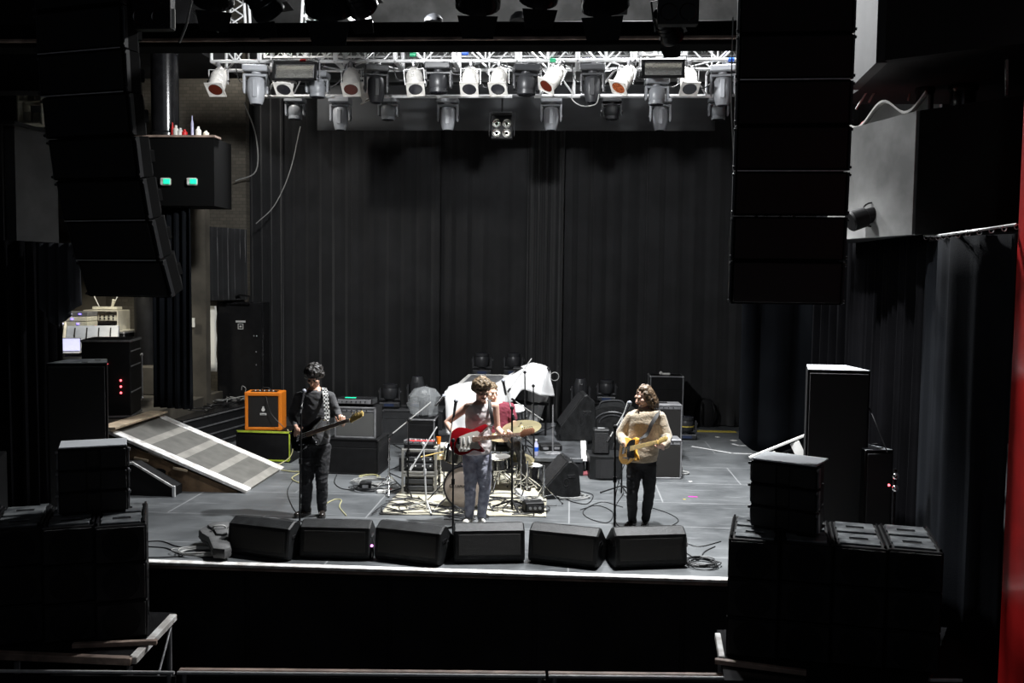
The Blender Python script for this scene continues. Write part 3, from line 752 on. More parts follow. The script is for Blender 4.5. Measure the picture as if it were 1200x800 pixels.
# ---- four-lamp blinder
def mk_blinder():
    t = thing('blinder_light', 'x', 'stage light')
    m = MB(); m.box((0, .03, 0), (.36, .10, .40), .012); m.box((0, -.02, .215), (.36, .12, .05), .008); m.build('housing', 'black_paint', t)
    for x in (-.085, .085):
        for z in (-.10, .055):
            l = MB(); l.lathe([(.073, 0), (.073, .012), (.06, .004), (.025, -.0)], T(x, -.02, z, PI/2, 0, 0), 18); o = l.build('lamp', 'reflector', t)
            k = MB(); k.torus((0, 0, .0), .075, .005, T(x, -.027, z, PI/2, 0, 0), 18, 5); k.build('lamp_rim', 'black_paint', o)
    m = MB(); m.box((-.21, 0, .05), (.01, .03, .40)); m.box((.21, 0, .05), (.01, .03, .40)); m.box((0, 0, .25), (.43, .03, .01)); m.build('yoke', 'black_paint', t)
    return t
BL = Proto(mk_blinder)
p = D(588, 149, Y2-.1); BL.at(p, 0, 'four-lamp blinder with bright lamps hanging at the middle of the lower row')
m = MB(); m.box((p.x, p.y+.05, (p.z+.25+z2+.1)/2), (.03, .03, z2+.1-p.z-.24)); tag(m.build('hanging_bracket', 'black_paint'), 'black bracket above the four-lamp blinder', 'bracket')
# ---- loose cables, tape and clamps along the truss
rnd = random.Random(3)
for i in range(16):
    x = X[0]+.4+i*.46+rnd.uniform(-.1, .1)
    zt = zT0-.02; dp = rnd.uniform(.12, .38)
    cable([(x, YT+.1, zt), (x+.08, YT+.08, zt-dp), (x+.28, YT+.1, zt-dp*.8), (x+.4, YT+.1, zt)], 'looped black power cable slung under the front truss', .009, group='cable loops under the truss', cat='cable')
for px, py, mt, lb in ((268, 58, 'blue', 'blue tape wrapped on the truss at far left'), (545, 62, 'blue', 'blue tape on the truss near its middle'), (648, 70, 'green', 'green tape on the front chord right of centre'), (857, 73, 'blue', 'blue tape on the truss by the right end head'), (355, 104, 'red', 'red tape on the fixture beside the left floodlight'), (484, 64, 'green', 'green tape on the truss left of centre')):
    p = D(px, py, YT-.02); z = zT0 if py > 66 else p.z
    m = MB(); m.tube((p.x-.045, YT if py > 66 else p.y, z), (p.x+.045, YT if py > 66 else p.y, z), .031, n=12); tag(m.build('tape', mt), lb, 'tape')
cable([D(286, 120, 16.5), D(300, 160, 17), D(300, 200, 17.2), D(276, 212, 17.3)], 'long cable drooping against the brick wall at the left end of the truss', .012, 'cable_grey')
cable([D(352, 148, 17.9), D(340, 200, 18), D(322, 240, 18), D(300, 262, 18)], 'thin cable hanging down the left backdrop drape', .010, 'cable_grey')
cable([D(672, 96, YT), D(670, 115, YT), D(682, 124, YT), D(698, 122, YT), D(702, 110, YT)], 'pale cable looping below the red-gel par can', .008, 'cable_grey')

# ---- front-of-house black lamps at the top of the picture
Yh = 7.6
m = MB(); m.tube((D(120, 0, Yh).x, Yh, D(500, -45, Yh).z), (D(880, 0, Yh).x, Yh, D(500, -45, Yh).z), .026); tag(m.build('lighting_bar', 'black_paint'), 'black front-of-house bar above the proscenium beam', 'pipe')
def mk_fresnel():
    t = thing('theatre_spotlight', 'x', 'stage light', group='black spotlights hanging in front of the proscenium beam')
    a = T(0, 0, 0, R(-140), 0, 0)
    m = MB(); m.lathe([(.07, -.24), (.10, -.22), (.125, -.10), (.13, .10), (.15, .14), (.15, .19), (.13, .19), (.12, .15)], a, 20)
    for z in (-.12, -.06, 0, .06): m.torus((0, 0, z), .129, .006, a, 20, 5)
    m.build('housing', 'black_gloss', t)
    m = MB(); m.lathe([(.12, .150), (.11, .17), (.02, .18)], a, 20); m.build('lens', 'lens', t)
    m = MB(); m.box((-.165, 0, .12), (.008, .035, .34)); m.box((.165, 0, .12), (.008, .035, .34)); m.box((0, 0, .29), (.34, .035, .008)); m.tube((0, 0, .29), (0, 0, .40), .012); m.build('yoke', 'black_paint', t)
    for s, r_ in ((1, 0), (-1, PI)):
        k = MB(); k.rings([[(-.13, 0, 0), (.13, 0, 0), (.10, 0, .14), (-.10, 0, .14)], [(-.13, .004, 0), (.13, .004, 0), (.10, .004, .14), (-.10, .004, .14)]], mtx=a @ T(0, s*.14, .19, R(-22)*s, 0, 0)); k.build('barn_door', 'black_paint', t)
    return t
FR = Proto(mk_fresnel)
zb_ = D(500, -45, Yh).z
for px, py, rx, rz, sc, lb in ((250, -20, .1, .35, 1.1, 'black spotlight left of the truss corner, by the blinder and pale cable'), (303, 4, .5, -.4, .9, 'slim black spotlight above the left end of the truss'),
        (384, 0, .05, .15, 1.35, 'big black spotlight third from the left above the beam'), (416, 14, .9, -.3, .85, 'black spotlight with a bright rim, left of the grey ceiling panel'),
        (560, -4, .1, .1, 1.25, 'big black spotlight hanging at the middle of the beam'), (634, -12, .2, .2, 1.1, 'black spotlight just right of the middle one'),
        (706, 3, -.1, -.2, 1.3, 'big black spotlight left of the dark red blinder')):
    p = D(px, py, Yh); o = FR.at((p.x, Yh, zb_-.10*sc-(.16 if abs(rx) > .4 else 0)), (rx*.4, 0, rz), lb, scale=sc)
p = D(782, 30, 7.9); FR.at((p.x, 7.9, p.z), (.35, 0, -.5), 'glossy black spotlight under the two dark red blinder lamps', scale=.7)
def mk_two():
    t = thing('blinder_light', 'x', 'stage light')
    m = MB(); m.box((0, .03, 0), (.36, .12, .40), .01); m.build('housing', 'black_paint', t)
    for x in (-.085, .085):
        for z in (-.095, .095):
            l = MB(); l.lathe([(.07, 0), (.07, .012), (.055, .004), (.02, 0)], T(x, -.02, z, PI/2, 0, 0), 18); o = l.build('lamp', 'lens_red', t)
            k = MB(); k.torus((0, 0, 0), .073, .006, T(x, -.033, z, PI/2, 0, 0), 18, 5); k.build('lamp_rim', 'black_gloss', o)
    return t
TW = Proto(mk_two)
p = D(795, 2, 7.7); TW.at((p.x, 7.7, p.z), 0, 'black blinder with dark red lamps hanging at the top right of the stage', scale=.9)
p = D(178, 8, 8.4); TW.at((p.x, 8.4, p.z), 0, 'black blinder with faint dark lamps beside the left hanging speakers', scale=1.0)
# bits above the beam: white lamp, grey can backs
P_dark.at(D(398, 3, 11.3), (1.2, 0, -.9), 'silver par can peeking over the beam left of centre')
t = thing('par_can', 'silver lamp tail peeking over the middle of the beam', 'stage light', D(508, 26, 11)); m = MB(); m.lathe([(.11, 0), (.11, .03), (.08, .07), (.02, .10)], n=20); m.build('can', 'head_dark', t)
t = thing('par_can', 'small silver lamp tail peeking over the beam right of the middle', 'stage light', D(609, 24, 11)); m = MB(); m.lathe([(.12, 0), (.11, .04), (.06, .09)], n=20); m.build('can', 'head_dark', t)
# upstage white trusses rising above the beam
for px, lb in ((366, 'white vertical truss tower rising above the beam, left of centre'), (275, 'white truss stub above the left end of the beam')):
    t = thing('truss_tower', lb, 'truss', D(px, 24, 13.0)); m = MB()
    for x in (-.1, .1):
        for y in (0, .2): m.tube((x*1.6, y, -.2), (x, y, .9), .02)
    for k in range(6): m.tube((-.13, 0, -.1+k*.16), (.12, 0, .06+k*.16), .01); m.tube((.13, 0, -.1+k*.16), (-.12, 0, .06+k*.16), .01)
    m.build('lattice', 'aluminium', t)
# cables by left blinder
cable([D(225, 0, 9.2), D(222, 12, 9.2), D(218, 30, 9.2), D(210, 50, 9.2)], 'crumpled pale cable hanging beside the left blinder', .012, 'cable_grey')
cable([D(226, 14, 9.2), D(240, 26, 9.2), D(256, 38, 9.2)], 'thin pale cable running to the beam at left', .007, 'cable_grey')
m = MB(); p = D(203, 22, 8.2); m.box(p, (.035, .02, .17), .004, None); tag(m.build('paper_tag', 'paper'), 'small white card hanging right of the left blinder', 'card')

# ================================================================ LINE ARRAYS
def mk_arr(W, H, d=.52):
    def mk():
        t = thing('line_array_speaker', 'x', 'speaker')
        m = MB(); m.rings([[(-W/2, 0, 0), (W/2, 0, 0), (W/2, 0, H), (-W/2, 0, H)], [(-W/2, .2, .004), (W/2, .2, .004), (W/2, .2, H-.004), (-W/2, .2, H-.004)], [(-W*.34, d, .035), (W*.34, d, .035), (W*.34, d, H-.035), (-W*.34, d, H-.035)]])
        m.build('cabinet', 'void_black', t, smooth=False)
        m = MB(); m.box((0, -.008, H/2), (W-.03, .016, H-.03), .006); m.build('grille', 'grille', t)
        for s in (-1, 1):
            m = MB(); m.box((s*(W/2+.012), .03, H/2), (.02, .05, H*.98), .003); m.tube((s*(W/2+.012), .0, .03), (s*(W/2+.03), .0, .03), .014, n=8); m.tube((s*(W/2+.012), .0, H-.03), (s*(W/2+.03), .0, H-.03), .014, n=8); m.build('rigging_arm', 'head_dark', t)
            m = MB(); m.box((s*(W*.43), d*.65, H/2), (.05, .12, .12), .01); m.build('handle', 'void_black', t)
        return t
    return mk
def array(prefix, Wd, Hd, top, yaw, tilts, group, words, gap=.010, dx=None, lip=()):
    pr = Proto(mk_arr(Wd, Hd, .40 if prefix == 'l' else .52)); pos = Vector(top)   # top = front top-centre of the highest box
    for i, tl in enumerate(tilts):
        rot = Matrix.Rotation(yaw, 3, 'Z') @ Matrix.Rotation(R(tl), 3, 'X')
        o = pr.at(pos - rot @ Vector((0, 0, Hd)), rot.to_euler(), words[i], group)
        if i in lip:
            m = MB(); m.box((0, -.018, -.002), (Wd-.02, .008, .010), .002); m.build('edge_or_glint', 'aluminium', o)  # bright strip imitates light showing through the gap under this box
        pos = pos - rot @ Vector((0, 0, Hd+gap))
        if dx: pos.x += dx[i]
    return pos
ordn = ['topmost', 'second', 'third', 'fourth', 'fifth', 'sixth', 'seventh', 'eighth', 'ninth']
def aw(side, n):
    o = ['black speaker box of the %s hanging array, %s from the top' % (side, ordn[i]) for i in range(n)]
    o[0] = 'topmost black speaker box of the %s hanging array' % side; o[-1] = 'lowest black speaker box of the %s hanging array' % side; return o
# right array
p = D(932, -14, 8.7); array('r', .99, .395, (p.x+.02, 8.7, p.z), R(-2), [0, 1, 1, 2, 3, 4, 6], 'right hanging line array', aw('right', 7), lip=(1, 3))
p = D(90, -40, 8.35); array('l', .95, .37, (p.x, 8.35, p.z), R(-15), [0, 1, 3, 6, 9, 13, 17, 21], 'left hanging line array', aw('left', 8), dx=[.005, .01, .015, .02, .02, .02, .02, 0], lip=(1, 2, 5, 6))
# chains down the left edge of the right array
cable([D(859, 20, 9.0), D(857, 120, 9.0), D(860, 200, 9.0), D(855, 280, 9.0), D(854, 350, 9.0)], 'cable running down the left edge of the right hanging speakers', .006, 'cable_grey')
cable([D(152, 20, 8.9), D(160, 90, 8.9), D(166, 160, 8.9), D(178, 250, 8.9), D(190, 330, 8.9)], 'cable running down the right edge of the left hanging speakers', .007, 'cable_grey')
# ================================================================ SUBWOOFER STACKS
SW, SH, SD = .418, .332, .80
def mk_sub(top):
    def mk():
        t = thing('subwoofer', 'x', 'speaker'); w, h, d = SW-.003, SH-.005, SD
        m = MB(); m.box((0, d/2, h/2), (w, d, h), .008); m.build('cabinet', 'black_paint', t, smooth=False)
        m = MB(); m.box((0, -.006, h/2), (w-.03, .014, h-.03), .005); m.build('grille', 'grille', t)
        m = MB(); m.lathe([(.145, 0), (.15, .008), (.12, .010), (.05, .004)], T(0, -.012, h/2, PI/2, 0, 0), 24); m.build('driver_ring', 'black_matte', t)
        for s in (-1, 1):
            m = MB(); m.box((s*(w/2+.003), .25, h/2), (.008, .14, .08), .002); m.build('side_handle', 'black_matte', t)
        if top:
            for y0, y1 in ((.05, .37), (.44, .76)):
                m = MB(); y = (y0+y1)/2; L = y1-y0; z = h+.008
                m.box((0, y0+.06, z), (w-.10, .12, .016), .003); m.box((0, y1-.06, z), (w-.10, .12, .016), .003)
                m.box((-.12, y, z), (.09, L-.24, .016), .002); m.box((.12, y, z), (.09, L-.24, .016), .002); m.build('rigging_plate', 'plate_grey', t)
                m = MB(); m.box((0, y, h+.003), (.16, .085, .004)); m.build('recess', 'black_matte', t)
            for x in (-w/2+.02, w/2-.02):
                m = MB(); m.box((x, d/2, h+.012), (.018, d-.06, .022), .003); m.build('skid_rail', 'black_gloss', t)
        return t
    return mk
ST, SL_ = Proto(mk_sub(True)), Proto(mk_sub(False))
cw = ['first', 'second', 'third', 'fourth']
def sub_stack(corner, yaw, rowdir, sgn, side):
    for r in range(3):
        for c in range(4):
            q = Vector(corner)+Vector((sgn*math.cos(rowdir), sgn*math.sin(rowdir), 0))*((SW+.001)*(c+.5))
            if sgn < 0: pass
            (ST if r == 2 else SL_).at((q.x, q.y, ZP+.004+SH*r), yaw, '%s subwoofer in the %s column from the stage side of the %s stack' % (('bottom', 'middle', 'top')[r], cw[c], side), side+' subwoofer stack')
q = G(170, 750, ZP); sub_stack((q.x+.00, 7.72, 0), R(24), R(13), -1, 'left')
q = G(848, 770, ZP); sub_stack((q.x+.02, 7.80, 0), R(-12), R(-8), 1, 'right')
ztop = ZP+.004+SH*3
# ---- small three-box stacks on top
def mk_small():
    t = thing('line_array_speaker', 'x', 'speaker'); W, H = .56, .185
    m = MB(); m.rings([[(-W/2, 0, 0), (W/2, 0, 0), (W/2, 0, H), (-W/2, 0, H)], [(-W/2, .12, .0), (W/2, .12, .0), (W/2, .12, H), (-W/2, .12, H)], [(-W*.42, .36, .018), (W*.42, .36, .018), (W*.42, .36, H-.018), (-W*.42, .36, H-.018)]]); m.build('cabinet', 'black_paint', t, smooth=False)
    m = MB()
    for s in (-1, 1):
        m = MB(); m.box((s*.165, -.006, H/2), (.21, .012, H-.02), .004); m.build('grille', 'grille', t)
    m = MB(); m.rings([[(-.05, -.004, .02), (.05, -.004, .02), (.05, -.004, H-.02), (-.05, -.004, H-.02)], [(-.015, .015, .02), (.015, .015, .02), (.015, .015, H-.02), (-.015, .015, H-.02)]]); m.build('horn', 'grille_brown', t)
    for s in (-1, 1):
        m = MB(); m.box((s*(W/2+.008), .04, H/2), (.014, .05, H-.02), .002); m.box((s*(W/2+.012), -.005, H-.02), (.024, .02, .024), .003); m.build('rigging_arm', 'alu_dark', t)
    return t
SM = Proto(mk_small)
def small_stack(px0, pxm, yaw, side, lean, x, y):
    z = ztop+.035; pos = Vector((x, y, z))
    b = MB(); b.box((0, .17, -.012), (.52, .32, .02), .004); f = b.build('base_plate', 'black_paint'); f.location = pos; f.rotation_euler = (R(lean[0]), 0, yaw); tag(f, 'thin metal base frame under the three-box stack on the %s subwoofers' % side, 'frame')
    for i in range(3):
        rot = Matrix.Rotation(yaw, 3, 'Z') @ Matrix.Rotation(R(lean[i]), 3, 'X')
        SM.at(pos, rot.to_euler(), '%s speaker box of the small three-box stack on the %s subwoofers' % (('bottom', 'middle', 'top')[i], side), 'small three-box stack on the %s subwoofers' % side)
        pos = pos + rot @ Vector((0, 0, .192))
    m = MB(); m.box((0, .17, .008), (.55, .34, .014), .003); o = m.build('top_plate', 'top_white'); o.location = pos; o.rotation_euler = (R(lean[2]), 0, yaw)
    tag(o, 'pale metal plate on top of the small three-box stack, %s side' % side, 'plate')
p = D(918, 625, 7.95); small_stack(0, 0, R(-31), 'right', (4, 3, 2), p.x, 7.98)
p = D(107, 600, 7.9); small_stack(0, 0, R(26), 'left', (3, 2, 1), p.x, 7.95)

# ---- tall side fill cabinets
def tall(name, label, loc, w, d, h, yaw, topmt='top_white'):
    t = thing(name, label, 'speaker', loc, yaw)
    m = MB(); m.prism([(-w/2, 0), (w/2, 0), (w/2-.10, d), (-w/2+.10, d)], 0, h); m.build('cabinet', 'black_paint', t, smooth=False)
    m = MB(); m.box((0, -.008, h/2), (w-.04, .016, h-.06), .005); m.build('grille', 'grille', t)
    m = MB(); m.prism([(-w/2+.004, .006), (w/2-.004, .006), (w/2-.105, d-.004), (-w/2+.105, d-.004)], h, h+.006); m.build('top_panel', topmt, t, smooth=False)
    for y in (.09, .34):
        m = MB(); m.box((.06 if y < .2 else .14, y, h+.008), (.06, .025, .006)); m.build('rigging_point', 'black_matte', t)
    return t
p = D(981, 434, 9.75)
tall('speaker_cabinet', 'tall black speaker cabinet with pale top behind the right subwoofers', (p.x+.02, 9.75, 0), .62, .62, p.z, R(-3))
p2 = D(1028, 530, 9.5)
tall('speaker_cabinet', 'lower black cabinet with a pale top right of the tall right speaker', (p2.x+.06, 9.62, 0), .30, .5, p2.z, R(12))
p = D(92, 426, 9.6)
tall('speaker_cabinet', 'tall black speaker cabinet with grey top behind the left subwoofers', (p.x-.02, 9.6, 0), .60, .55, p.z, R(16), 'plate_grey')
p = D(20, 520, 10.3)
tall('speaker_cabinet', 'black cabinet in the dark at far left beside the tall speaker', (p.x-.2, 9.75, 0), .6, .45, .85, R(10), 'black_paint')
# lamp stand by right curtain
t = thing('speaker_stand', 'thin stand with chrome knobs between the right speaker and curtain', 'stand', (D(1047, 600, 9.4).x, 9.4, 0))
m = MB(); m.tube((0, 0, .02), (0, 0, 1.05), .017); m.build('pole', 'black_gloss', t)
for z in (.86, .98):
    m = MB(); m.sphere((0, -.02, z), .036); m.build('knob', 'chrome', t)
m = MB(); m.sphere((-.06, -.02, .89), .012); m.build('indicator', 'led_red', t)
for k in range(3):
    m = MB(); m.tube((0, 0, .18), (.25*math.cos(k*2.1+.4), .25*math.sin(k*2.1+.4), .012), .010); m.build('leg', 'black_gloss', t)
cable([D(1015, 470, 9.9), D(1024, 490, 9.6), D(1034, 515, 9.5), D(1040, 530, 9.45)], 'cable dropping from the tall right speaker to the stand', .006)
# white A-frame ramp behind right stacks
t = thing('folding_ramp', 'white-edged frame leaning behind the right three-box stack', 'frame', (0, 0, 0))
A_, B_ = D(878, 536, 13.0), D(948, 508, 13.0)
m = MB()
def plank(m, p, q, w=.05, d=.03):
    v = Vector(q)-Vector(p); m.box((0, 0, v.length/2), (w, d, v.length), .004, frame(p, v))
plank(m, A_, B_, .05); m.build('top_rail', 'white_paint', t)
for a_, b_ in (((903, 530), (915, 560)), ((931, 518), (951, 560))):
    m = MB(); plank(m, D(*a_, 13.0), D(*b_, 12.9), .03, .13); m.build('strut', 'white_paint', t)
m = MB(); m.rings([[D(885, 540, 13.08), D(948, 518, 13.08), D(948, 575, 13.08), D(892, 575, 13.08)], [D(885, 540, 13.12), D(948, 518, 13.12), D(948, 575, 13.12), D(892, 575, 13.12)]]); m.build('panel', 'black_paint', t)

# ================================================================ WEDGES
def mk_wedge(Wd=.72):
    def mk():
        t = thing('stage_monitor', 'x', 'speaker')
        prof = [(.05, 0), (.50, 0), (.54, .06), (.50, .13), (.16, .408), (.115, .412), (.01, .355), (-.03, .06), (-.01, .02)]  # (y, z)
        def rows(ins, x): 
            cy, cz = .22, .18
            return [(x, cy+(y-cy)*(1-ins), cz+(z-cz)*(1-ins)) for y, z in prof]
        m = MB(); w = Wd/2
        m.rings([rows(.05, -w), rows(0, -w+.015), rows(0, w-.015), rows(.05, w)]); m.build('cabinet', 'wedge_paint', t, smooth=False)
        m = MB(); g = [(.515, .10), (.17, .375)]; n_ = Vector((0, .62, .78))
        m.rings([[(-w+.03, .500, .130), (w-.03, .500, .130), (w-.03, .18, .393), (-w+.03, .18, .393)], [(-w+.03, .508, .140), (w-.03, .508, .140), (w-.03, .188, .403), (-w+.03, .188, .403)]]); m.build('grille', 'grille', t, smooth=False)
        m = MB(); m.rings([[(-w+.04, .008, .325), (w-.04, .008, .325), (w-.04, -.023, .09), (-w+.04, -.023, .09)], [(-w+.05, .002, .315), (w-.05, .002, .315), (w-.05, -.029, .10), (-w+.05, -.029, .10)]]); m.build('rear_panel', 'grille_brown', t, smooth=False)
        for s in (-1, 1):
            m = MB(); m.lathe([(.05, 0), (.052, .006), (.04, .008), (.03, .001)], T(s*(w-.004), .2, .18, 0, s*PI/2, 0), 16); m.build('pole_cup', 'black_matte', t)
            m = MB(); m.box((s*w, .12, .25), (.012, .12, .035), .003); m.build('side_handle', 'black_gloss', t)
        m = MB(); m.box((.0, .138, .412), (.10, .018, .006), .002); m.build('top_handle', 'black_matte', t)
        return t
    return mk
mat('wedge_paint', (.008, .0085, .009), .52, var=.5, scale=14, bump=.25, bscale=90, spec=.28)
WG = Proto(mk_wedge())
def wedge(px, py, yaw, lb, scale=(1, 1, .93), grp='stage monitors along the front edge'):
    p = G(px, py, 0); return WG.at((p.x, p.y+.04, .0), yaw, lb, grp, scale)
wedge(301, 655, R(-15), 'black floor monitor at far left of the front row, beside the gig bag')
wedge(391, 657, R(1), 'black floor monitor in front of the bassist')
wedge(476, 661, R(-15), 'third black floor monitor from the left, right of the small pink light')
wedge(573, 661, R(9), 'black floor monitor directly in front of the singer in the white vest')
wedge(659, 664, R(-15), 'black floor monitor between the two right-hand guitarists, third from right end')
wedge(763, 667, R(12), 'black floor monitor with a torn white corner, in front of the cream-sweater guitarist', (1.03, 1, .95))
w_ = bpy.context.scene.objects
p = D(804, 637, 9.35); m = MB(); m.rings([[D(801, 644, 9.45), D(805, 628, 9.5), D(806, 640, 9.5)], [D(801, 644, 9.44), D(805, 628, 9.49), D(806, 640, 9.49)]]); tag(m.build('torn_label', 'white_paint', smooth=False), 'torn white sticker on the end of the rightmost floor monitor', 'sticker')
p = G(434, 646, .1); m = MB(); m.lathe([(.018, 0), (.018, .10), (.01, .13)], T(p.x, 9.35, .0)); o = m.build('flashlight', 'black_gloss'); tag(o, 'small black torch with a pink glow between the second and third floor monitors', 'torch')
m = MB(); m.sphere((p.x, 9.34, .14), .014); m.build('bulb', 'led_purple', o)

# ================================================================ RISER, RUG
ZR = .26
rx0, rx1 = -2.55, .20; ry0, ry1 = 13.75, 17.2
t = thing('drum_riser', 'low black riser with a white right edge behind the drum kit', 'platform', ((rx0+rx1)/2, ry0, 0))
w = rx1-rx0; d = ry1-ry0
for i in range(2):
    m = MB(); m.box((-w/2+w/4+w/2*i, d/2, ZR-.03), (w/2-.01, d, .06), .005); m.build('deck_board', 'riser_top' if 'riser_top' in MATS else mat('riser_top', (.06, .063, .067), .4, var=.4, scale=5) and 'riser_top', t)
m = MB(); m.box((w/2+.01, d/2, ZR-.015), (.085, d, .05), .004); m.build('edge_or_glint', 'white_worn', t)
m = MB(); m.box((0, .03, .1), (w, .03, .2)); m.box((w/2-.03, d/2, .1), (.03, d, .2)); m.box((-w/2+.03, d/2, .1), (.03, d, .2)); m.build('skirt', 'black_matte', t)
r0, r1, r2, r3 = G(445, 603), G(640, 606), G(648, 572), G(488, 553)
m = MB(); nx, ny = 24, 12; rw = []
for j in range(ny+1):
    v = j/ny; row = []
    for i in range(nx+1):
        u = i/nx; p = r0.lerp(r1, u).lerp(r3.lerp(G(640, 556), u), v); row.append((p.x+.015*noise.noise(Vector((u*5, v*5, 1))), p.y+.02*noise.noise(Vector((u*5, v*5, 4))), .008+.006*noise.noise(Vector((u*7, v*7, 0)))))
    rw.append(row)
m.rings(rw, closed=False, cap=False); o = m.build('rug', 'rug'); md = o.modifiers.new('t', 'SOLIDIFY'); md.thickness = .006; tag(o, 'worn cream rug under the drum kit', 'rug')

# ================================================================ AMPS and CASES
def road_case(label, loc, w, d, h, yaw=0, mt='black_paint', edge='alu_dark', group=None, lid=.75, cat='case', latches=True, name='road_case'):
    t = thing(name, label, cat, loc, yaw, group)
    m = MB(); m.box((0, d/2, h*lid/2), (w, d, h*lid-.004), .006); m.build('body', mt, t, smooth=False)
    m = MB(); m.box((0, d/2, h*(1+lid)/2), (w, d, h*(1-lid)), .006); m.build('lid', mt, t, smooth=False)
    m = MB(); e = .011
    for x in (-w/2, w/2):
        for y in (0, d): m.box((x, y, h/2), (e*2, e*2, h), .003)
    for z in (.012, h-.01):
        for y in (0, d): m.box((0, y, z), (w, e*2, e*2), .003)
        for x in (-w/2, w/2): m.box((x, d/2, z), (e*2, d, e*2), .003)
    m.build('edging', edge, t, smooth=False)
    for x in (-w/2, w/2):
        for y in (0, d):
            for z in (.02, h-.018):
                m = MB(); m.sphere((x, y, z), .026, 8); m.build('corner', edge, t)
    if latches:
        for x in (-w*.28, w*.28):
            m = MB(); m.box((x, -.012, h*lid), (.07, .012, .06), .003); m.build('latch', 'alu_dark', t)
    return t
# orange amp on black case with neon tape
p = G(308, 541)
t = road_case('black equipment case edged with yellow-green tape, under the orange amp', (D(309, 541, p.y).x, p.y, 0), .86, .55, .485, R(-2), 'black_paint', 'black_paint', latches=False, lid=.9)
m = MB(); m.box((0, -.014, .475), (.86, .008, .03)); m.box((0, -.014, .03), (.86, .008, .022)); m.box((.42, -.014, .25), (.02, .008, .44)); m.box((.436, .27, .475), (.006, .55, .03)); m.build('tape', 'neon', t)
t = thing('guitar_amplifier', 'orange combo amplifier with black grille on the neon-taped case', 'amplifier', (D(307, 503, p.y).x, p.y+.05, .486), R(4))
w, h, d = .57, .60, .34
m = MB(); m.box((-w/2+.025, d/2, h/2), (.05, d, h), .01); m.box((w/2-.025, d/2, h/2), (.05, d, h), .01); m.box((0, d/2, h-.03), (w-.08, d, .06), .01); m.box((0, d/2, .025), (w-.08, d, .05), .01); m.box((0, d-.02, h/2), (w-.04, .03, h-.02)); m.build('cabinet', 'orange', t)
m = MB(); m.box((0, .035, h/2-.005), (w-.09, .03, h-.11), .004); m.build('grille_cloth', 'amp_grille_dark', t)
m = MB(); m.box((0, .015, .255), (.10, .008, .032), .002); o = m.build('badge', 'white_paint', t)
text('orange', .026, T(0, -.0, .255, PI/2, 0, 0) @ T(0, 0, -.0095), 'black_paint', t)
m = MB(); m.lathe([(.028, 0), (.028, .006)], T(0, .019, .325, PI/2, 0, 0), 16); m.lathe([(.016, 0), (.016, .006)], T(0, .019, .362, PI/2, 0, 0), 10); m.build('crest', 'white_paint', t)
m = MB(); m.box((0, .12, h+.004), (w-.16, .15, .012), .004); m.build('control_panel', 'black_gloss', t)
for i in range(5):
    m = MB(); m.lathe([(.011, 0), (.009, .016)], T(-.14+i*.07, .10, h+.01), 10); m.build('knob', 'white_paint', t)
m = MB(); m.path(spline([(-.08, .2, h+.005), (-.04, .2, h+.045), (.04, .2, h+.045), (.08, .2, h+.005)]), .010); m.build('carry_handle', 'leather', t)
for x in (-w/2+.03, w/2-.03):
    for z in (.03, h-.03):
        m = MB(); m.box((x, .0, z), (.055, .012, .055), .004); m.build('corner_guard', 'orange', t)
cable([D(283, 457, p.y+.1), D(284, 452, p.y+.1), D(288, 455, p.y+.1), D(287, 460, p.y+.1)], 'small loop of cable on top of the orange amp', .005, 'cable_grey')
cable([D(311, 461, p.y+.1), D(313, 470, p.y-.02), D(317, 483, p.y-.02), D(322, 490, p.y-.03), D(333, 501, p.y-.05)], 'dark cable hanging down the front of the orange amp', .006)
# bass rig
p = G(416, 556)
t = road_case('black case under the grey bass amplifier, behind the bassist', (D(414, 556, p.y).x, p.y, 0), .74, .6, .53, R(-3), 'black_paint', 'black_paint', latches=False)
def amp(label, loc, w, h, d, yaw, grille, box_='black_paint', trim='alu_dark', name='guitar_amplifier', cat='amplifier', topc=None):
    t = thing(name, label, cat, loc, yaw)
    m = MB(); m.box((0, d/2+.01, h/2), (w, d-.02, h), .012); m.build('cabinet', box_, t)
    m = MB(); m.box((0, .004, h/2-.03), (w-.05, .02, h-.11), .004); m.build('grille_cloth', grille, t)
    m = MB()
    for x in (-w/2+.012, w/2-.012): m.box((x, 0, h/2), (.024, .03, h), .004)
    for z in (.012, h-.012): m.box((0, 0, z), (w, .03, .024), .004)
    m.build('piping', trim, t)
    m = MB(); m.box((0, .005, h-.05), (w-.06, .02, .05), .003); m.build('control_panel', topc or 'alu_dark', t)
    for i in range(6):
        m = MB(); m.lathe([(.010, 0), (.008, .014)], T(-w*.32+i*w*.12, -.005, h-.05, PI/2, 0, 0), 10); m.build('knob', 'black_paint', t)
    m = MB(); m.box((0, d/2, h+.012), (.22, .03, .016), .005); m.build('carry_handle', 'leather', t)
    return t
amp('dark bass speaker with a plain grey grille cloth behind the bassist', (D(415, 515, p.y).x, p.y+.06, .531), .62, .46, .38, R(-3), 'amp_grille')
t = thing('bass_amplifier', 'flat black amplifier head with a green light on the bass speaker', 'amplifier', (D(413, 515, p.y).x, p.y+.10, .531+.46+.022), R(-3))
m = MB(); m.box((0, .15, .05), (.55, .28, .09), .01); m.build('cabinet', 'black_gloss', t)
m = MB(); m.box((0, .005, .05), (.50, .012, .06), .003); m.build('front_panel', 'alu_dark', t)
m = MB(); m.box((-.08, .1, .098), (.16, .03, .006)); m.build('indicator', 'led_green', t)
for i in range(6): m = MB(); m.lathe([(.010, 0), (.008, .014)], T(-.18+i*.07, 0, .05, PI/2, 0, 0), 10); m.build('knob', 'black_paint', t)
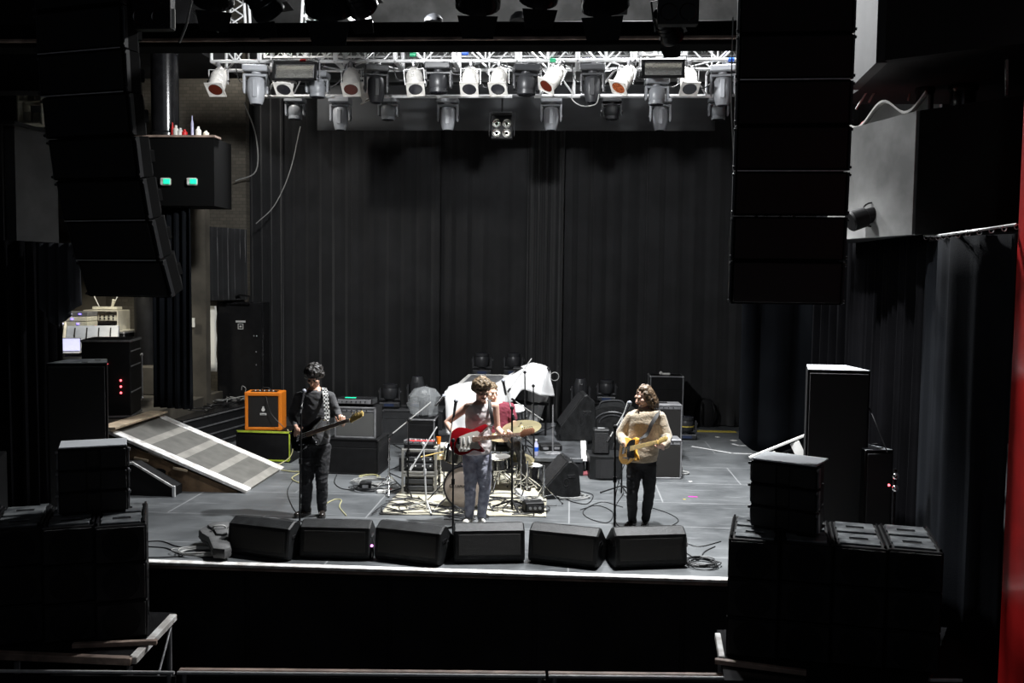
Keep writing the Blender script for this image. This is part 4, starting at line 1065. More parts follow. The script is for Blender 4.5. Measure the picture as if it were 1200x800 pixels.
# grey cases behind with moving heads
p = G(481, 521); pc = p
road_case('plain dark grey case between the bass rig and drums, carrying two moving heads', (D(483, 521, p.y).x, p.y, 0), 1.02, .7, .60, R(2), 'case_grey' if 'case_grey' in MATS else mat('case_grey', (.032, .033, .035), .5, var=.15) and 'case_grey', 'case_grey', latches=False)
W_dark.at((D(457, 480, p.y+.3).x, p.y+.3, .61), R(4), 'dark short moving head standing at left on the grey case', 'moving heads standing on the stage', 1.0)
S_dark.at((D(489, 480, p.y+.36).x, p.y+.36, .61), R(-4), 'dark tall moving head standing at right on the grey case', 'moving heads standing on the stage', .98)
p = D(565, 437, 17.9)
for px, lb in ((565, 'dark wash moving head behind the singer, left of its twin above the white cloth'), (602, 'dark wash moving head behind the white cloth, right of its twin')):
    p = D(px, 439, 18.0); W_dark.at((p.x, 18.0, p.z), R(3 if px < 600 else -3), lb, 'moving heads standing on the stage', 1.02)
    q = road_case('tall black case holding up the %s moving head behind the drums' % ('left' if px < 600 else 'right'), (p.x, 17.75, 0), .52, .5, p.z-.005, 0, 'black_paint', 'black_paint', latches=False)
p = D(680, 478, 17.7); S_dark.at((p.x, 17.7, p.z), R(5), 'dark tall moving head behind the sloped monitor, right of the white cloth', 'moving heads standing on the stage', 1.0)
road_case('small black case under the tall moving head right of the riser', (p.x, 17.5, 0), .45, .45, p.z-.004, 0, 'black_paint', 'black_paint', latches=False)
p = D(711, 470, 18.0); W_dark.at((p.x, 18.0, p.z), R(-5), 'dark short moving head behind the curved-top speaker', 'moving heads standing on the stage', 1.0)
road_case('low black case under the short moving head behind the curved speaker', (p.x, 17.75, 0), .45, .45, p.z-.004, 0, 'black_paint', 'black_paint', latches=False)
p = G(804, 514); W_dark.at((p.x, p.y, .0), R(0), 'dark short moving head with yellow stripe standing on the floor by the yellow tape', 'moving heads standing on the stage', 1.0)
m = MB(); m.lathe([(.137, -.02), (.137, 0)], T(p.x, p.y, .25), 24); tag(m.build('tape', 'tape_yellow'), 'yellow band round the floor moving head at right', 'tape')
# plastic wrapped fan/drum
p = D(504, 500, 15.9)
m = MB(); rg = []
for j, (r_, z) in enumerate(((.10, 0), (.17, .05), (.21, .18), (.20, .34), (.12, .46), (.02, .50))):
    rg.append([((r_+.05*noise.noise(Vector((math.cos(a*.2618)*2, math.sin(a*.2618)*2, j*.7))))*math.cos(a*.2618)*1.25, (r_+.04*noise.noise(Vector((math.cos(a*.2618)*3, j*.6, 3))))*math.sin(a*.2618), z) for a in range(24)])
m.rings(rg); o = m.build('plastic_bag', 'plastic_wrap'); o.location = (p.x, 15.2, ZR+.36); tag(o, 'clear crumpled plastic bag over equipment left of the white cloth', 'bag')
t = road_case('small black case under the clear plastic bag', (p.x, 14.95, ZR), .42, .42, .355, 0, 'black_paint', 'alu_dark', latches=False)
m = MB(); m.tube((0, 0, 0), (0, 0, .3), .08); m.box((0, 0, .3), (.2, .12, .12), .02); o = m.build('fan_heater', 'black_paint'); o.location = (p.x, 15.2, ZR+.357); tag(o, 'dark device seen through the clear plastic bag', 'device')

# cream guitarist's combo amps
p = G(776, 561)
t = amp('black combo amplifier with a pale aluminium right side behind the cream-sweater guitarist', (p.x-.03, p.y, 0), .62, .58, .36, R(4), 'amp_grille_dark', 'alu_dark')
p2_ = D(783, 509, 15.2)
t = amp('silver-topped amplifier standing behind the cream-sweater guitarist', (D(775, 509, 15.2).x, 15.2, 0), .66, D(783, 474, 15.2).z, .4, R(2), 'amp_grille_dark', 'alu_dark')
# tall case at right rear
p = D(780, 490, 18.2)
t = road_case('tall black road case near the backdrop, right of the amplifiers', (p.x, 18.1, 0), .62, .5, D(780, 440, 18.2).z, 0, 'black_paint', 'alu_dark', latches=False)
m = MB(); m.box((0, 0, .02), (.16, .06, .04), .01); m.sphere((-.1, 0, .035), .035); o = m.build('lamp_lever', 'white_paint'); o.location = (p.x, 18.3, D(780, 440, 18.2).z+.004); tag(o, 'small white object lying on top of the tall road case', 'device')
# black heap (backpack) by tall case
p = G(822, 494); m = MB(); rg = []
for j, (r_, z) in enumerate(((.20, .0), (.24, .08), (.25, .25), (.22, .42), (.14, .54), (.03, .58))):
    rg.append([(r_*math.cos(a*PI/10)*(1+.12*noise.noise(Vector((a*.7, j, 0)))), r_*.7*math.sin(a*PI/10), z) for a in range(20)])
m.rings(rg); t = m.build('backpack', 'black_matte'); t.location = (p.x, p.y-.6, 0); tag(t, 'dark backpack slumped on the floor right of the tall road case', 'bag')
m = MB(); m.path(spline([(-.1, -.17, .5), (-.13, -.26, .35), (-.1, -.2, .08)]), .015); m.path(spline([(.1, -.17, .5), (.13, -.26, .35), (.1, -.2, .08)]), .015); m.build('strap', 'black_paint', t)

# rear wedge on riser, rear wedge on floor, curved drum-fill
WG.at((D(694, 510, 15.6).x, 15.6, ZR), R(97), 'large black floor monitor on the riser, right of the white cloth, seen side-on', 'rear stage monitors', (.85, 1.12, 1.85))
p = G(671, 585); WG.at((p.x+.02, p.y+.34, 0), R(102), 'black floor monitor standing right of the drum kit, facing the drummer', 'rear stage monitors', (.85, .88, 1.22))
p = G(712, 512); t = thing('drum_fill_speaker', 'big black speaker with rounded top, grab handle and round port behind the small monitor', 'speaker', (p.x, 15.3, 0), R(-6))
prof = []
for i in range(13):
    a = PI*i/12; prof.append((.40*math.cos(a), .62+.22*math.sin(a)))
m = MB(); m.prism([(-.42, 0), (.42, 0)]+prof, -.3, .3, T(0, .3, 0, PI/2, 0, 0)); m.build('cabinet', 'wedge_paint', t)
for r_, z in ((.30, .0), (.22, .0)):
    m = MB(); m.path([(r_*math.cos(PI*i/12), -.005, .56+r_*.62*math.sin(PI*i/12)) for i in range(13)], .012); m.build('moulding', 'head_dark', t)
m = MB(); m.torus((0, 0, 0), .075, .016, T(.14, -.012, .50, PI/2, 0, 0), 20, 6); m.lathe([(.06, -.002), (.06, .012)], T(.14, -.0, .50, PI/2, 0, 0)); m.build('port', 'head_grey', t)
m = MB(); m.path(spline([(-.24, .1, .80), (-.18, .1, .90), (.12, .1, .92), (.2, .1, .80)]), .014); m.build('grab_handle', 'head_dark', t)
p = G(703, 562)
t = thing('subwoofer', 'black low cabinet with a rounded front under the small square monitor', 'speaker', (p.x+.07, p.y+.05, 0), R(6))
m = MB(); m.prism([(-.22, .0), (-.08, -.08), (.12, -.08), (.26, .02), (.26, .5), (-.22, .5)], 0, .34); m.build('cabinet', 'wedge_paint', t, smooth=False)
m = MB(); m.prism([(-.20, -.0), (-.07, -.09), (.11, -.09), (.24, .01), (.2, .01), (-.18, .01)], .03, .30, T(0, -.004, 0)); m.build('grille', 'grille', t, smooth=False)
t = thing('monitor_speaker', 'small square black monitor speaker standing on the low rounded cabinet', 'speaker', (p.x+.02, p.y+.15, .342), R(3))
m = MB(); m.box((0, .11, .185), (.24, .22, .37), .018); m.build('cabinet', 'wedge_paint', t)
m = MB(); m.box((0, -.004, .17), (.20, .012, .30), .004); m.build('grille', 'grille', t)
m = MB(); m.box((0, .11, .376), (.10, .06, .006), .002); m.build('top_plate', 'alu_dark', t)
# keyboard/desk frame behind, under white cloths
def cloth(name, ctrl, label, seed):
    """ctrl: rows of world points; a fabric sheet draped through them"""
    m = MB(); k = 6; rows = [spline(r_, k) for r_ in ctrl]; cols = list(zip(*rows)); cc = [spline(c, k) for c in cols]; rg = []
    nj = len(cc[0])
    for i, c in enumerate(cc):
        rg.append([v+Vector((0, -.05*noise.noise(Vector((i*.22, j*.10, seed)))-.045*(j/nj)*math.sin(i*.95+seed+.8*math.sin(j*.2)), .03*noise.noise(Vector((i*.3, j*.2, seed+5))))) for j, v in enumerate(c)])
    m.rings(rg, closed=False, cap=False); o = m.build(name, 'cloth_white'); md = o.modifiers.new('t', 'SOLIDIFY'); md.thickness = .008
    return tag(o, label, 'cloth')
Dk = lambda x, y, Y: D(x, y, Y)
cloth('dust_sheet', [[Dk(526, 453, 15.5), Dk(545, 448, 15.6), Dk(566, 450, 15.6), Dk(584, 452, 15.6)],
                     [Dk(521, 460, 15.1), Dk(545, 460, 15.1), Dk(566, 462, 15.1), Dk(584, 462, 15.1)],
                     [Dk(522, 470, 15.0), Dk(545, 478, 14.95), Dk(566, 478, 15), Dk(584, 476, 15.1)],
                     [Dk(523, 492, 14.95), Dk(540, 497, 14.9), Dk(562, 500, 15), Dk(584, 498, 15.1)],
                     [Dk(523, 508, 14.9), Dk(541, 512, 14.8), Dk(562, 512, 15), Dk(584, 508, 15.1)]], 'white dust sheet over a keyboard behind the singer, left part', 1)
cloth('dust_sheet', [[Dk(579, 449, 15.9), Dk(601, 436, 15.9), Dk(622, 425, 15.9), Dk(641, 429, 15.9), Dk(646, 438, 15.9)],
                     [Dk(580, 456, 15.4), Dk(600, 443, 15.4), Dk(620, 431, 15.4), Dk(638, 434, 15.4), Dk(646, 446, 15.5)],
                     [Dk(581, 463, 15.3), Dk(599, 455, 15.2), Dk(617, 441, 15.2), Dk(634, 447, 15.2), Dk(648, 455, 15.4)],
                     [Dk(583, 470, 15.2), Dk(599, 470, 15.1), Dk(613, 456, 15.1), Dk(630, 462, 15.1), Dk(650, 464, 15.4)]], 'white dust sheet draped over tall keyboards, peaked to the right', 2)
cloth('dust_sheet', [[Dk(620, 440, 15.75), Dk(628, 440, 15.72), Dk(638, 442, 15.72), Dk(644, 446, 15.75)],
                     [Dk(619, 460, 15.75), Dk(626, 462, 15.62), Dk(636, 462, 15.62), Dk(644, 460, 15.7)],
                     [Dk(617, 478, 15.7), Dk(624, 480, 15.55), Dk(632, 478, 15.6), Dk(639, 474, 15.7)],
                     [Dk(614, 500, 15.7), Dk(621, 502, 15.6), Dk(629, 498, 15.6), Dk(634, 488, 15.7)]], 'lower hanging fold of white sheet under the peaked dust sheet', 3)
t = thing('keyboard', 'pale edged keyboard on a rack showing behind the singer head', 'keyboard', (D(566, 446, 16.2).x, 16.2, D(566, 452, 16.2).z))
m = MB(); m.rings([[(-.46, 0, 0), (.42, 0, 0), (.42, .03, .02), (-.46, .03, .02)], [(-.30, .42, .13), (.40, .42, .13), (.40, .42, .16), (-.30, .42, .16)]]); m.build('case', 'white_paint', t, smooth=False)
m = MB(); m.rings([[(-.36, .05, .032), (.34, .05, .032), (.34, .06, .04), (-.36, .06, .04)], [(-.24, .36, .137), (.33, .36, .137), (.33, .36, .152), (-.24, .36, .152)]]); m.build('control_panel', 'alu_dark', t, smooth=False)
for x in (-.35, .35):
    m = MB(); m.tube((x, .2, ZR-D(566, 452, 16.2).z+.01), (x, .2, .05), .02); m.build('leg', 'black_paint', t)
t = thing('keyboard_stand', 'dark keyboard stand frame under the peaked white sheet', 'stand', (D(622, 500, 15.75).x, 15.75, ZR))
m = MB(); zz = D(622, 432, 15.8).z-ZR
m.box((0, 0, zz), (.62, .3, .05), .01); m.build('shelf', 'black_paint', t)
for x in (-.25, .25):
    m = MB(); m.tube((x, 0, 0), (x, 0, zz), .018); m.build('leg', 'black_paint', t)
m = MB(); m.box((-.05, -.05, zz*.5), (.7, .3, .05), .01); m.build('lower_shelf', 'black_paint', t)
m = MB(); p = D(650, 441, 15.8); m.torus((0, 0, 0), .07, .007, T(p.x, 15.8, p.z, PI/2, .3, 0), 20, 5); tag(m.build('cable_loop', 'cable_grey'), 'thin loop of cable sticking out right of the peaked sheet', 'cable')
# pedals and clutter on riser
def pedal(label, loc, w=.3, d=.16, h=.06, yaw=0, mt='black_paint', n=2, name='effects_pedal'):
    t = thing(name, label, 'pedal', loc, yaw)
    m = MB(); m.box((0, d/2, h/2), (w, d, h), .008); m.build('housing', mt, t)
    for i in range(n):
        x = -w/2+w*(i+.5)/n
        m = MB(); m.box((x, -.003, h*.5), (w/n*.5, .006, h*.4)); m.build('front_plate', 'alu_dark', t)
        m = MB(); m.lathe([(.012, 0), (.012, .014)], T(x, d*.35, h), 10); m.build('footswitch', 'chrome', t)
    return t
pd = G(655, 531, ZR); pd = Vector((min(pd.x, .02), pd.y, ZR)); pedal('black two-switch pedal board on the riser beside the drinks', (D(650, 528, 14.3).x-.05, 14.3, ZR), .34, .26, .09, R(12))
pedal('flat effects pedal lying on the riser left of the white sheet', (D(482, 505, 14.6).x, 14.7, ZR), .3, .2, .05, R(-10), 'alu_dark', 3)
t = thing('cymbal_bag', 'crumpled pale bag lying on the riser left of the singer', 'bag', (D(513, 507, 14.3).x, 14.25, ZR)); m = MB(); m.sphere((0, 0, .05), .14, 14, sc=(1.5, .8, .4)); m.sphere((.15, .05, .05), .10, 12, sc=(1.3, .8, .5)); m.build('body', 'gear_cream', t)
b_ = thing('water_bottle', 'clear water bottle with a blue label on the riser edge', 'bottle', (D(628, 540, 13.9).x, 13.9, ZR))
m = MB(); m.lathe([(.032, 0), (.036, .01), (.036, .16), (.014, .21), (.014, .23)], n=14); m.build('body', 'bottle_clear', b_)
m = MB(); m.lathe([(.037, .07), (.037, .13)], n=14); m.build('label', 'blue', b_); m = MB(); m.lathe([(.017, .225), (.017, .245)], n=10); m.build('cap', 'white_paint', b_)

# ================================================================ DRUM KIT
bd = G(545, 601); BY = bd.y+.15
t = thing('bass_drum', 'bass drum with a pale front head and dark logo behind the singer', 'drum', (D(545, 600, BY).x, BY, .0), R(-6))
a = T(0, 0, .285, PI/2, 0, 0)   # axis toward -Y
m = MB(); m.lathe([(.272, -.42), (.272, 0)], a, 36); m.build('shell', 'guitar_black', t)
m = MB(); m.lathe([(.262, 0.004), (.2, .010), (.02, .012)], a, 36); m.build('front_head', 'drum_head', t)
for zz_ in (.005, -.42):
    m = MB(); m.torus((0, 0, zz_), .272, .012, a, 40, 6); m.build('hoop', 'black_gloss', t)
text('YAMAHA', .052, T(-.03, -.0135, .30, PI/2, 0, 0), 'black_paint', t)
m = MB(); m.torus((0, 0, 0), .018, .004, T(-.18, -.0135, .30, PI/2, 0, 0), 16, 5); m.build('logo_ring', 'black_paint', t)
for k in range(8):
    an = k*PI/4+.2; m = MB(); m.tube((.285*math.cos(an), .285*math.sin(an), -.02), (.285*math.cos(an), .285*math.sin(an), -.10), .009); m.mtx = None; [setattr(v, 'co', a @ v.co) for v in m.bm.verts]; m.build('lug', 'chrome', t)
for s in (-1, 1):
    m = MB(); m.tube((s*.24, .08, .14), (s*.38, -.05, .01), .010); m.build('spur', 'chrome', t)
def drum(label, loc, r, h, tilt, mt='guitar_black', name='snare_drum'):
    t = thing(name, label, 'drum', loc, (R(tilt[0]), R(tilt[1]), 0))
    m = MB(); m.lathe([(r, 0), (r, h)], n=30); m.build('shell', mt, t)
    m = MB(); m.lathe([(r-.006, h+.002), (r*.5, h+.005), (.01, h+.005)], n=30); m.build('head', 'drum_white', t)
    for zz_ in (0, h):
        m = MB(); m.torus((0, 0, zz_), r+.002, .008, None, 30, 6); m.build('hoop', 'chrome', t)
    for k in range(8):
        an = k*PI/4; m = MB(); m.tube(((r+.008)*math.cos(an), (r+.008)*math.sin(an), .02), ((r+.008)*math.cos(an), (r+.008)*math.sin(an), h-.02), .006, n=6); m.build('lug', 'chrome', t)
    return t
def tripod(label, loc, h, name='stand', n=3, r=.010, mt='chrome', spread=.26, cat='stand', rz=0.3):
    t = thing(name, label, cat, loc)
    m = MB(); m.tube((0, 0, .06), (0, 0, h), r); m.build('pole', mt, t)
    m = MB(); m.tube((0, 0, .22), (0, 0, .27), r*2); m.tube((0, 0, h*.6), (0, 0, h*.6+.03), r*1.8); m.build('collar', mt, t)
    for k in range(n):
        an = rz+k*2*PI/n; m = MB(); m.tube((0, 0, .25), (spread*math.cos(an), spread*math.sin(an), .014), r*.9); m.tube((0, 0, .10), (spread*.5*math.cos(an), spread*.5*math.sin(an), .13), r*.6); o = m.build('leg', mt, t)
        m = MB(); m.sphere((spread*math.cos(an), spread*math.sin(an), .014), .014, 8); m.build('rubber_foot', 'rubber', o)
    return t
ps = D(603, 535, 12.75)
drum('white-headed snare drum right of the singer legs', (D(584, 545, 12.7).x, 12.7, D(584, 545, 12.7).z-.03), .18, .15, (4, -3))
tripod('low chrome stand under the snare drum', (D(584, 560, 12.7).x, 12.7, 0.016), D(584, 545, 12.7).z-.06, 'snare_stand', spread=.22)
drum('floor tom with a white head, half hidden right of the snare', (D(620, 545, 12.9).x, 12.95, D(620, 545, 12.9).z-.22), .17, .22, (0, 4), name='tom_drum')
t = tripod('chrome tripod legs of the floor tom', (D(620, 560, 12.9).x, 12.95, 0.016), D(620, 545, 12.9).z-.24, 'tom_stand', spread=.24)
drum('dark tom drum mounted left above the bass drum, behind the red guitar', (D(527, 545, 12.35).x+.05, 12.45, .46), .15, .18, (14, 8), name='tom_drum')
def cymbal(label, c, r, tilt, stand_label, zb=0.016, name='cymbal', pole=True):
    t = thing(name, label, 'cymbal', c, (R(tilt[0]), R(tilt[1]), 0))
    m = MB(); m.lathe([(.008, .032), (.03, .028), (.045, .012), (r*.6, .002), (r, -.012), (r, -.014), (r*.6, 0), (.045, .009), (.008, .028)], n=40); m.build('plate', 'brass', t)
    m = MB(); m.lathe([(.014, .030), (.014, .05), (.006, .06)], n=10); m.build('wing_nut', 'chrome', t)
    if pole: tripod(stand_label, (c[0], c[1], zb), c[2]-zb+.01, 'cymbal_stand')
c = D(611, 500, 12.6); cymbal('yellowish ride cymbal above the guitar headstock', (c.x, 12.6, c.z), .27, (14, -6), 'tall chrome cymbal stand right of the singer')
c = D(590, 511, 12.95); cymbal('second cymbal partly behind the fretting hand', (c.x-.12, 13.0, c.z), .22, (8, 12), 'chrome stand of the cymbal behind the fretting hand')
c = D(634, 496, 14.6)
t = drum('dark rack tom on the riser under the dust sheet', (D(606, 484, 14.6).x, 14.6, D(606, 484, 14.6).z-.05), .15, .14, (18, 0), name='tom_drum')
tripod('thin black stand carrying the rack tom on the riser', (D(606, 484, 14.6).x, 14.62, ZR), D(606, 484, 14.6).z-.06-ZR, 'tom_stand', mt='black_paint')
# drum hardware clutter right
t = thing('drum_pedal', 'chrome kick pedal lying on the rug right of the bass drum', 'pedal', (D(610, 580, 12.3).x, 12.3, .016), R(25))
m = MB(); m.box((0, .0, .012), (.10, .30, .015), .004); m.box((0, -.01, .05), (.07, .26, .012), .004, T(0, 0, 0, R(10), 0, 0)); m.build('footboard', 'aluminium', t)
for s in (-1, 1):
    m = MB(); m.tube((s*.05, .12, .01), (s*.05, .12, .22), .009); m.build('post', 'chrome', t)
m = MB(); m.tube((-.06, .12, .2), (.06, .12, .2), .009); m.tube((0, .12, .2), (0, .22, .32), .006); m.sphere((0, .22, .33), .03); m.build('beater', 'chrome', t)
t = thing('drum_throne', 'round drum stool under the seated drummer', 'stool', (-.98, 13.15, .012)); m = MB(); m.lathe([(.16, .46), (.17, .48), (.17, .53), (.15, .55)], n=24); m.build('seat', 'leather', t)
m = MB(); m.tube((0, 0, .1), (0, 0, .47), .014); m.build('post', 'chrome', t)
for k in range(3):
    an = .5+k*2.094; m = MB(); m.tube((0, 0, .2), (.22*math.cos(an), .22*math.sin(an), .012), .010); m.build('leg', 'chrome', t)
# rack of gear with sampling pad
p = G(492, 590); RY = 12.25
t = thing('equipment_rack', 'open grey-framed rack case full of dark gear, left of the bass drum', 'rack', (D(491, 590, RY).x, RY, .014), R(2))
w, h, d = .44, .60, .45
m = MB()
for x in (-w/2, w/2):
    for y in (0, d): m.box((x, y, h/2), (.03, .03, h), .004)
for z in (.015, .25, .29, h-.012):
    for y in (0, d): m.box((0, y, z), (w, .03, .03), .004)
    for x in (-w/2, w/2): m.box((x, d/2, z), (.03, d, .03), .004)
m.build('frame', 'rack_grey', t, smooth=False)
m = MB(); m.box((0, d/2, .13), (w-.06, d-.04, .20)); m.box((0, d/2, .43), (w-.06, d-.04, .24)); m.build('gear', 'black_gloss', t)
for z in (.08, .17, .38, .47):
    m = MB(); m.box((0, .0, z), (w-.08, .012, .06), .004); m.build('front_panel', 'head_dark', t)
for i in range(8):
    m = MB(); m.lathe([(.012, 0), (.010, .016)], T(-.15+.1*(i % 4), -.006, .38 if i < 4 else .47, PI/2, 0, 0), 10); m.build('knob', 'aluminium', t)
t = thing('sampling_pad', 'drum pad machine with red top and knobs lying on the rack case', 'drum machine', (D(490, 532, RY).x, RY+.04, .014+h+.006), R(2))
m = MB(); m.box((0, .16, .03), (.40, .30, .055), .008); m.build('housing', 'black_paint', t)
m = MB(); m.box((-.0, .23, .060), (.36, .10, .006)); m.build('control_strip', 'red', t)
for i in range(8):
    m = MB(); m.box((-.14+.094*(i % 4), .07+.085*(i//4), .062), (.08, .07, .01), .003); m.build('pad', 'head_dark', t)
for i in range(5):
    m = MB(); m.lathe([(.011, 0), (.009, .02)], T(-.15+.075*i, .26, .062), 10); m.build('knob', 'aluminium', t)
t = thing('plastic_cup', 'small orange-red cup beside the drum pad machine', 'cup', (D(507, 532, RY).x+.02, RY+.42, .014+h+.006)); m = MB(); m.lathe([(.025, 0), (.032, .10), (.029, .10), (.022, .01)], n=14); m.build('body', 'orange', t)
m = MB(); p = D(510, 532, 12.1); m.tube(D(494, 535, 12.1), D(520, 529, 12.1), .008, .006); m.sphere(D(494, 535, 12.1), .011); tag(m.build('drum_stick', 'maple_yellow'), 'pale drum stick lying across the rack beside the bass drum', 'drum stick')

# ================================================================ MIC STANDS
def mic(p, d, parent):
    f = frame(p, d)
    m = MB(); m.lathe([(.010, -.17), (.013, -.15), (.018, 0)], f, 12); m.build('microphone', 'black_gloss', parent)
    m = MB(); m.sphere((0, 0, .022), .026, 12, f); m.build('mic_grille', 'mic_mesh', parent)
def micstand(label, base, top, micp=None, boom=None, round_base=False, mt='black_paint', r=.010, mic_d=(0, .6, .6), legs=.28):
    t = thing('microphone_stand', label, 'microphone stand', base, group='microphone stands')
    B = Vector(base); loc = lambda q: Vector(q)-B
    tp = loc(top)
    m = MB(); m.tube((0, 0, .02), (tp.x, tp.y, tp.z), r*1.15, r); m.tube((tp.x*.55, tp.y*.55, tp.z*.55), (tp.x*.55+.0, tp.y*.55, tp.z*.55+.06), r*2); m.build('pole', mt, t)
    if round_base:
        m = MB(); m.lathe([(.13, 0), (.13, .012), (.10, .022), (.02, .03)], n=24); m.build('base', mt, t)
    else:
        for k in range(3):
            an = .9+k*2*PI/3; m = MB(); m.tube((0, 0, .12), (legs*math.cos(an), legs*math.sin(an), .012), r); o = m.build('leg', mt, t)
            m = MB(); m.sphere((legs*math.cos(an), legs*math.sin(an), .013), .015, 8); m.build('rubber_foot', 'rubber', o)
    if boom:
        a, b = loc(boom[0]), loc(boom[1]); m = MB(); m.tube(a, b, .008); m.build('boom', 'cable_grey' if mt == 'black_paint' else mt, t)
        m = MB(); m.sphere(tp, .025, 10); m.build('clutch', mt, t)
        m = MB(); m.tube(a, a+(a-b).normalized()*.07, .016, n=10); m.build('counterweight', mt, t)
        if micp is not None: mic(loc(micp), (b-a).normalized()*.7+Vector(mic_d)*.3, t)
    elif micp is not None:
        mic(loc(micp), mic_d, t)
    return t
b1 = Vector((D(351, 600, 10.3).x, 10.3, 0)); micstand('straight black microphone stand in front of the bassist', b1, D(353, 478, 10.3), D(356, 460, 10.42), (D(353, 478, 10.3), D(356, 462, 10.4)))
b2 = Vector((D(531, 600, 10.25).x, 10.25, 0)); micstand('black microphone stand in front of the singer in the white vest', b2, D(531, 516, 10.25), D(534, 472, 10.35), (D(526, 520, 10.22), D(533, 475, 10.33)))
b3 = Vector((D(720, 640, 9.95).x, 9.95, 0)); micstand('black boom microphone stand in front of the cream-sweater guitarist', b3, D(721, 500, 9.95), D(737, 474, 10.15), (D(715, 512, 9.9), D(735, 478, 10.12)), round_base=False)
b4 = G(600, 597); micstand('thick black boom stand right of the singer, aimed at the drummer', b4, D(600, 478, b4.y), D(590, 448, b4.y+.12), (D(601, 486, b4.y), D(592, 452, b4.y+.1)), r=.012)
b5 = Vector((D(616, 540, 14.1).x, 14.1, ZR)); micstand('tall black boom stand rising in front of the peaked dust sheet', b5, D(615, 436, 14.1), None, (D(598, 455, 14.0), D(623, 420, 14.2)))
b6 = G(478, 580); micstand('overhead boom stand left of the drum kit, arm slanting up to the sheet', b6, D(479, 492, b6.y), D(519, 465, b6.y+.3), (D(460, 508, b6.y-.1), D(505, 471, b6.y+.2)), legs=.3)
b7 = G(500, 598); micstand('low silver microphone stand in front of the rack case', b7, D(496, 520, b7.y), None, (D(484, 545, b7.y-.1), D(512, 500, b7.y+.1)), mt='aluminium', legs=.26)
b8 = Vector((D(648, 510, 14.1).x, 14.1, ZR)); micstand('short thin stand on the riser in front of the sloped monitor', b8, D(648, 474, 14.1), None, None, mt='alu_dark', round_base=True)
b9 = Vector((D(626, 545, 13.2).x, 13.2, .0)); micstand('slim black stand behind the drum monitor, crossing the dust sheet', b9, D(625, 452, 13.3), None, (D(604, 470, 13.2), D(636, 492, 13.4)))
b10 = Vector((D(732, 560, 12.3).x-.02, 12.6, 0)); micstand('low black stand left of the cream-sweater guitarist, behind the boom stand', b10, D(729, 500, 12.6), None, (D(720, 520, 12.5), D(736, 470, 12.7)))

# ================================================================ CABLES and CLUTTER on the floor
def coil(px, py, label, r=.18, n=5, seed=0, mt='cable_black', z=0.0, rr=.006, sc=1.):
    rn = random.Random(seed); c = G(px, py, z); pts = []
    for i in range(n*10):
        a = i*2*PI/10; q = r*(1+.22*rn.uniform(-1, 1)*(1 if i % 5 == 0 else .2)); pts.append((c.x+q*math.cos(a)*sc+.03*math.sin(i*.13), c.y+q*math.sin(a), z+.008+.012*(i/10)*.6+.01*rn.random()))
    return cable(pts, label, rr, mt, 'cable', name='cable_coil', k=3)
coil(822, 662, 'neat coil of black cable at the right front corner of the stage', .15, 6, 1)
coil(232, 649, 'tangled coil of grey cable beside the gig bag', .13, 5, 2, 'cable_grey', sc=1.6)
coil(668, 583, 'coiled pale cable on the floor right of the drum monitor', .16, 4, 3, 'cable_grey', sc=1.3)
def snake(pts, label, r=.006, mt='cable_black', g=None): return cable([G(x, y, .007) for x, y in pts], label, r, mt, 'cable', g)
snake([(172, 634), (190, 634), (208, 640), (232, 643), (250, 642)], 'black cable running from the left stack toward the gig bag, rearmost', .006)
snake([(172, 640), (195, 642), (212, 649), (240, 652), (262, 654)], 'black cable running along the floor in front of the left stack', .006)
snake([(172, 653), (205, 652), (228, 648), (246, 646)], 'black cable nearest the stage edge left of the gig bag', .006)
snake([(838, 640), (826, 646), (818, 656), (808, 650), (800, 645)], 'black cable from the coil toward the rightmost floor monitor', .006)
snake([(800, 545+90), (820, 640), (845, 634)], 'thin black cable ending behind the right subwoofers', .005)
snake([(683, 640), (688, 650), (700, 655), (712, 648)], 'short cable between the two rightmost floor monitors', .007)
snake([(680, 597), (700, 592), (718, 600), (712, 612), (690, 607), (684, 598), (705, 588), (730, 594)], 'tangled thin black cable on the floor left of the cream-sweater guitarist', .005)
snake([(762, 594), (785, 602), (795, 610), (782, 618), (775, 622)], 'thin curling cable on the floor right of the cream-sweater guitarist', .005)
snake([(722, 560), (731, 575), (722, 592), (722, 612), (735, 622)], 'thin cable trailing from the telecaster player to his microphone stand', .005)
snake([(680, 575), (695, 580), (688, 590), (672, 588), (662, 584)], 'black cable curling out of the drum monitor', .006)
snake([(395, 555), (392, 565), (400, 572), (415, 574)], 'small dark cable in front of the bass rig', .006)
snake([(378, 592), (392, 585), (400, 586), (398, 594), (406, 604)], 'yellow cable curling on the floor beside the bassist shoes', .007, 'cable_yellow')
cable([D(337, 503, 14.3), D(343, 520, 14.15), D(340, 535, 14.1), G(325, 545, .01), G(316, 548, .01), G(340, 552, .01), G(352, 553, .01), G(342, 560, .01), G(352, 566, .01), G(366, 570, .01)], 'yellow cable running from the orange amp case down to the bassist', .008, 'cable_yellow')
snake([(345, 560), (337, 575), (342, 592), (350, 604)], 'thin black cable looping left of the bassist', .005)
rnd = random.Random(11)
lbls = ['front edge', 'left half', 'middle', 'right half', 'bass drum side', 'rack side', 'pedal side', 'far corner', 'left corner', 'right corner', 'snare side', 'singer side']
cent = [(470, 598), (480, 590), (530, 600), (600, 600), (560, 596), (488, 596), (612, 594), (500, 575), (460, 596), (630, 598), (590, 590), (545, 604)]
for i, (lb, (cx, cy)) in enumerate(zip(lbls, cent)):
    pts = []
    for k in range(7): pts.append((cx+rnd.uniform(-26, 26), cy+rnd.uniform(-9, 6)))
    cable([G(x, y, .024) for x, y in pts], 'black cable tangled on the cream rug, %s' % lb, .0055, group='cables tangled on the rug')
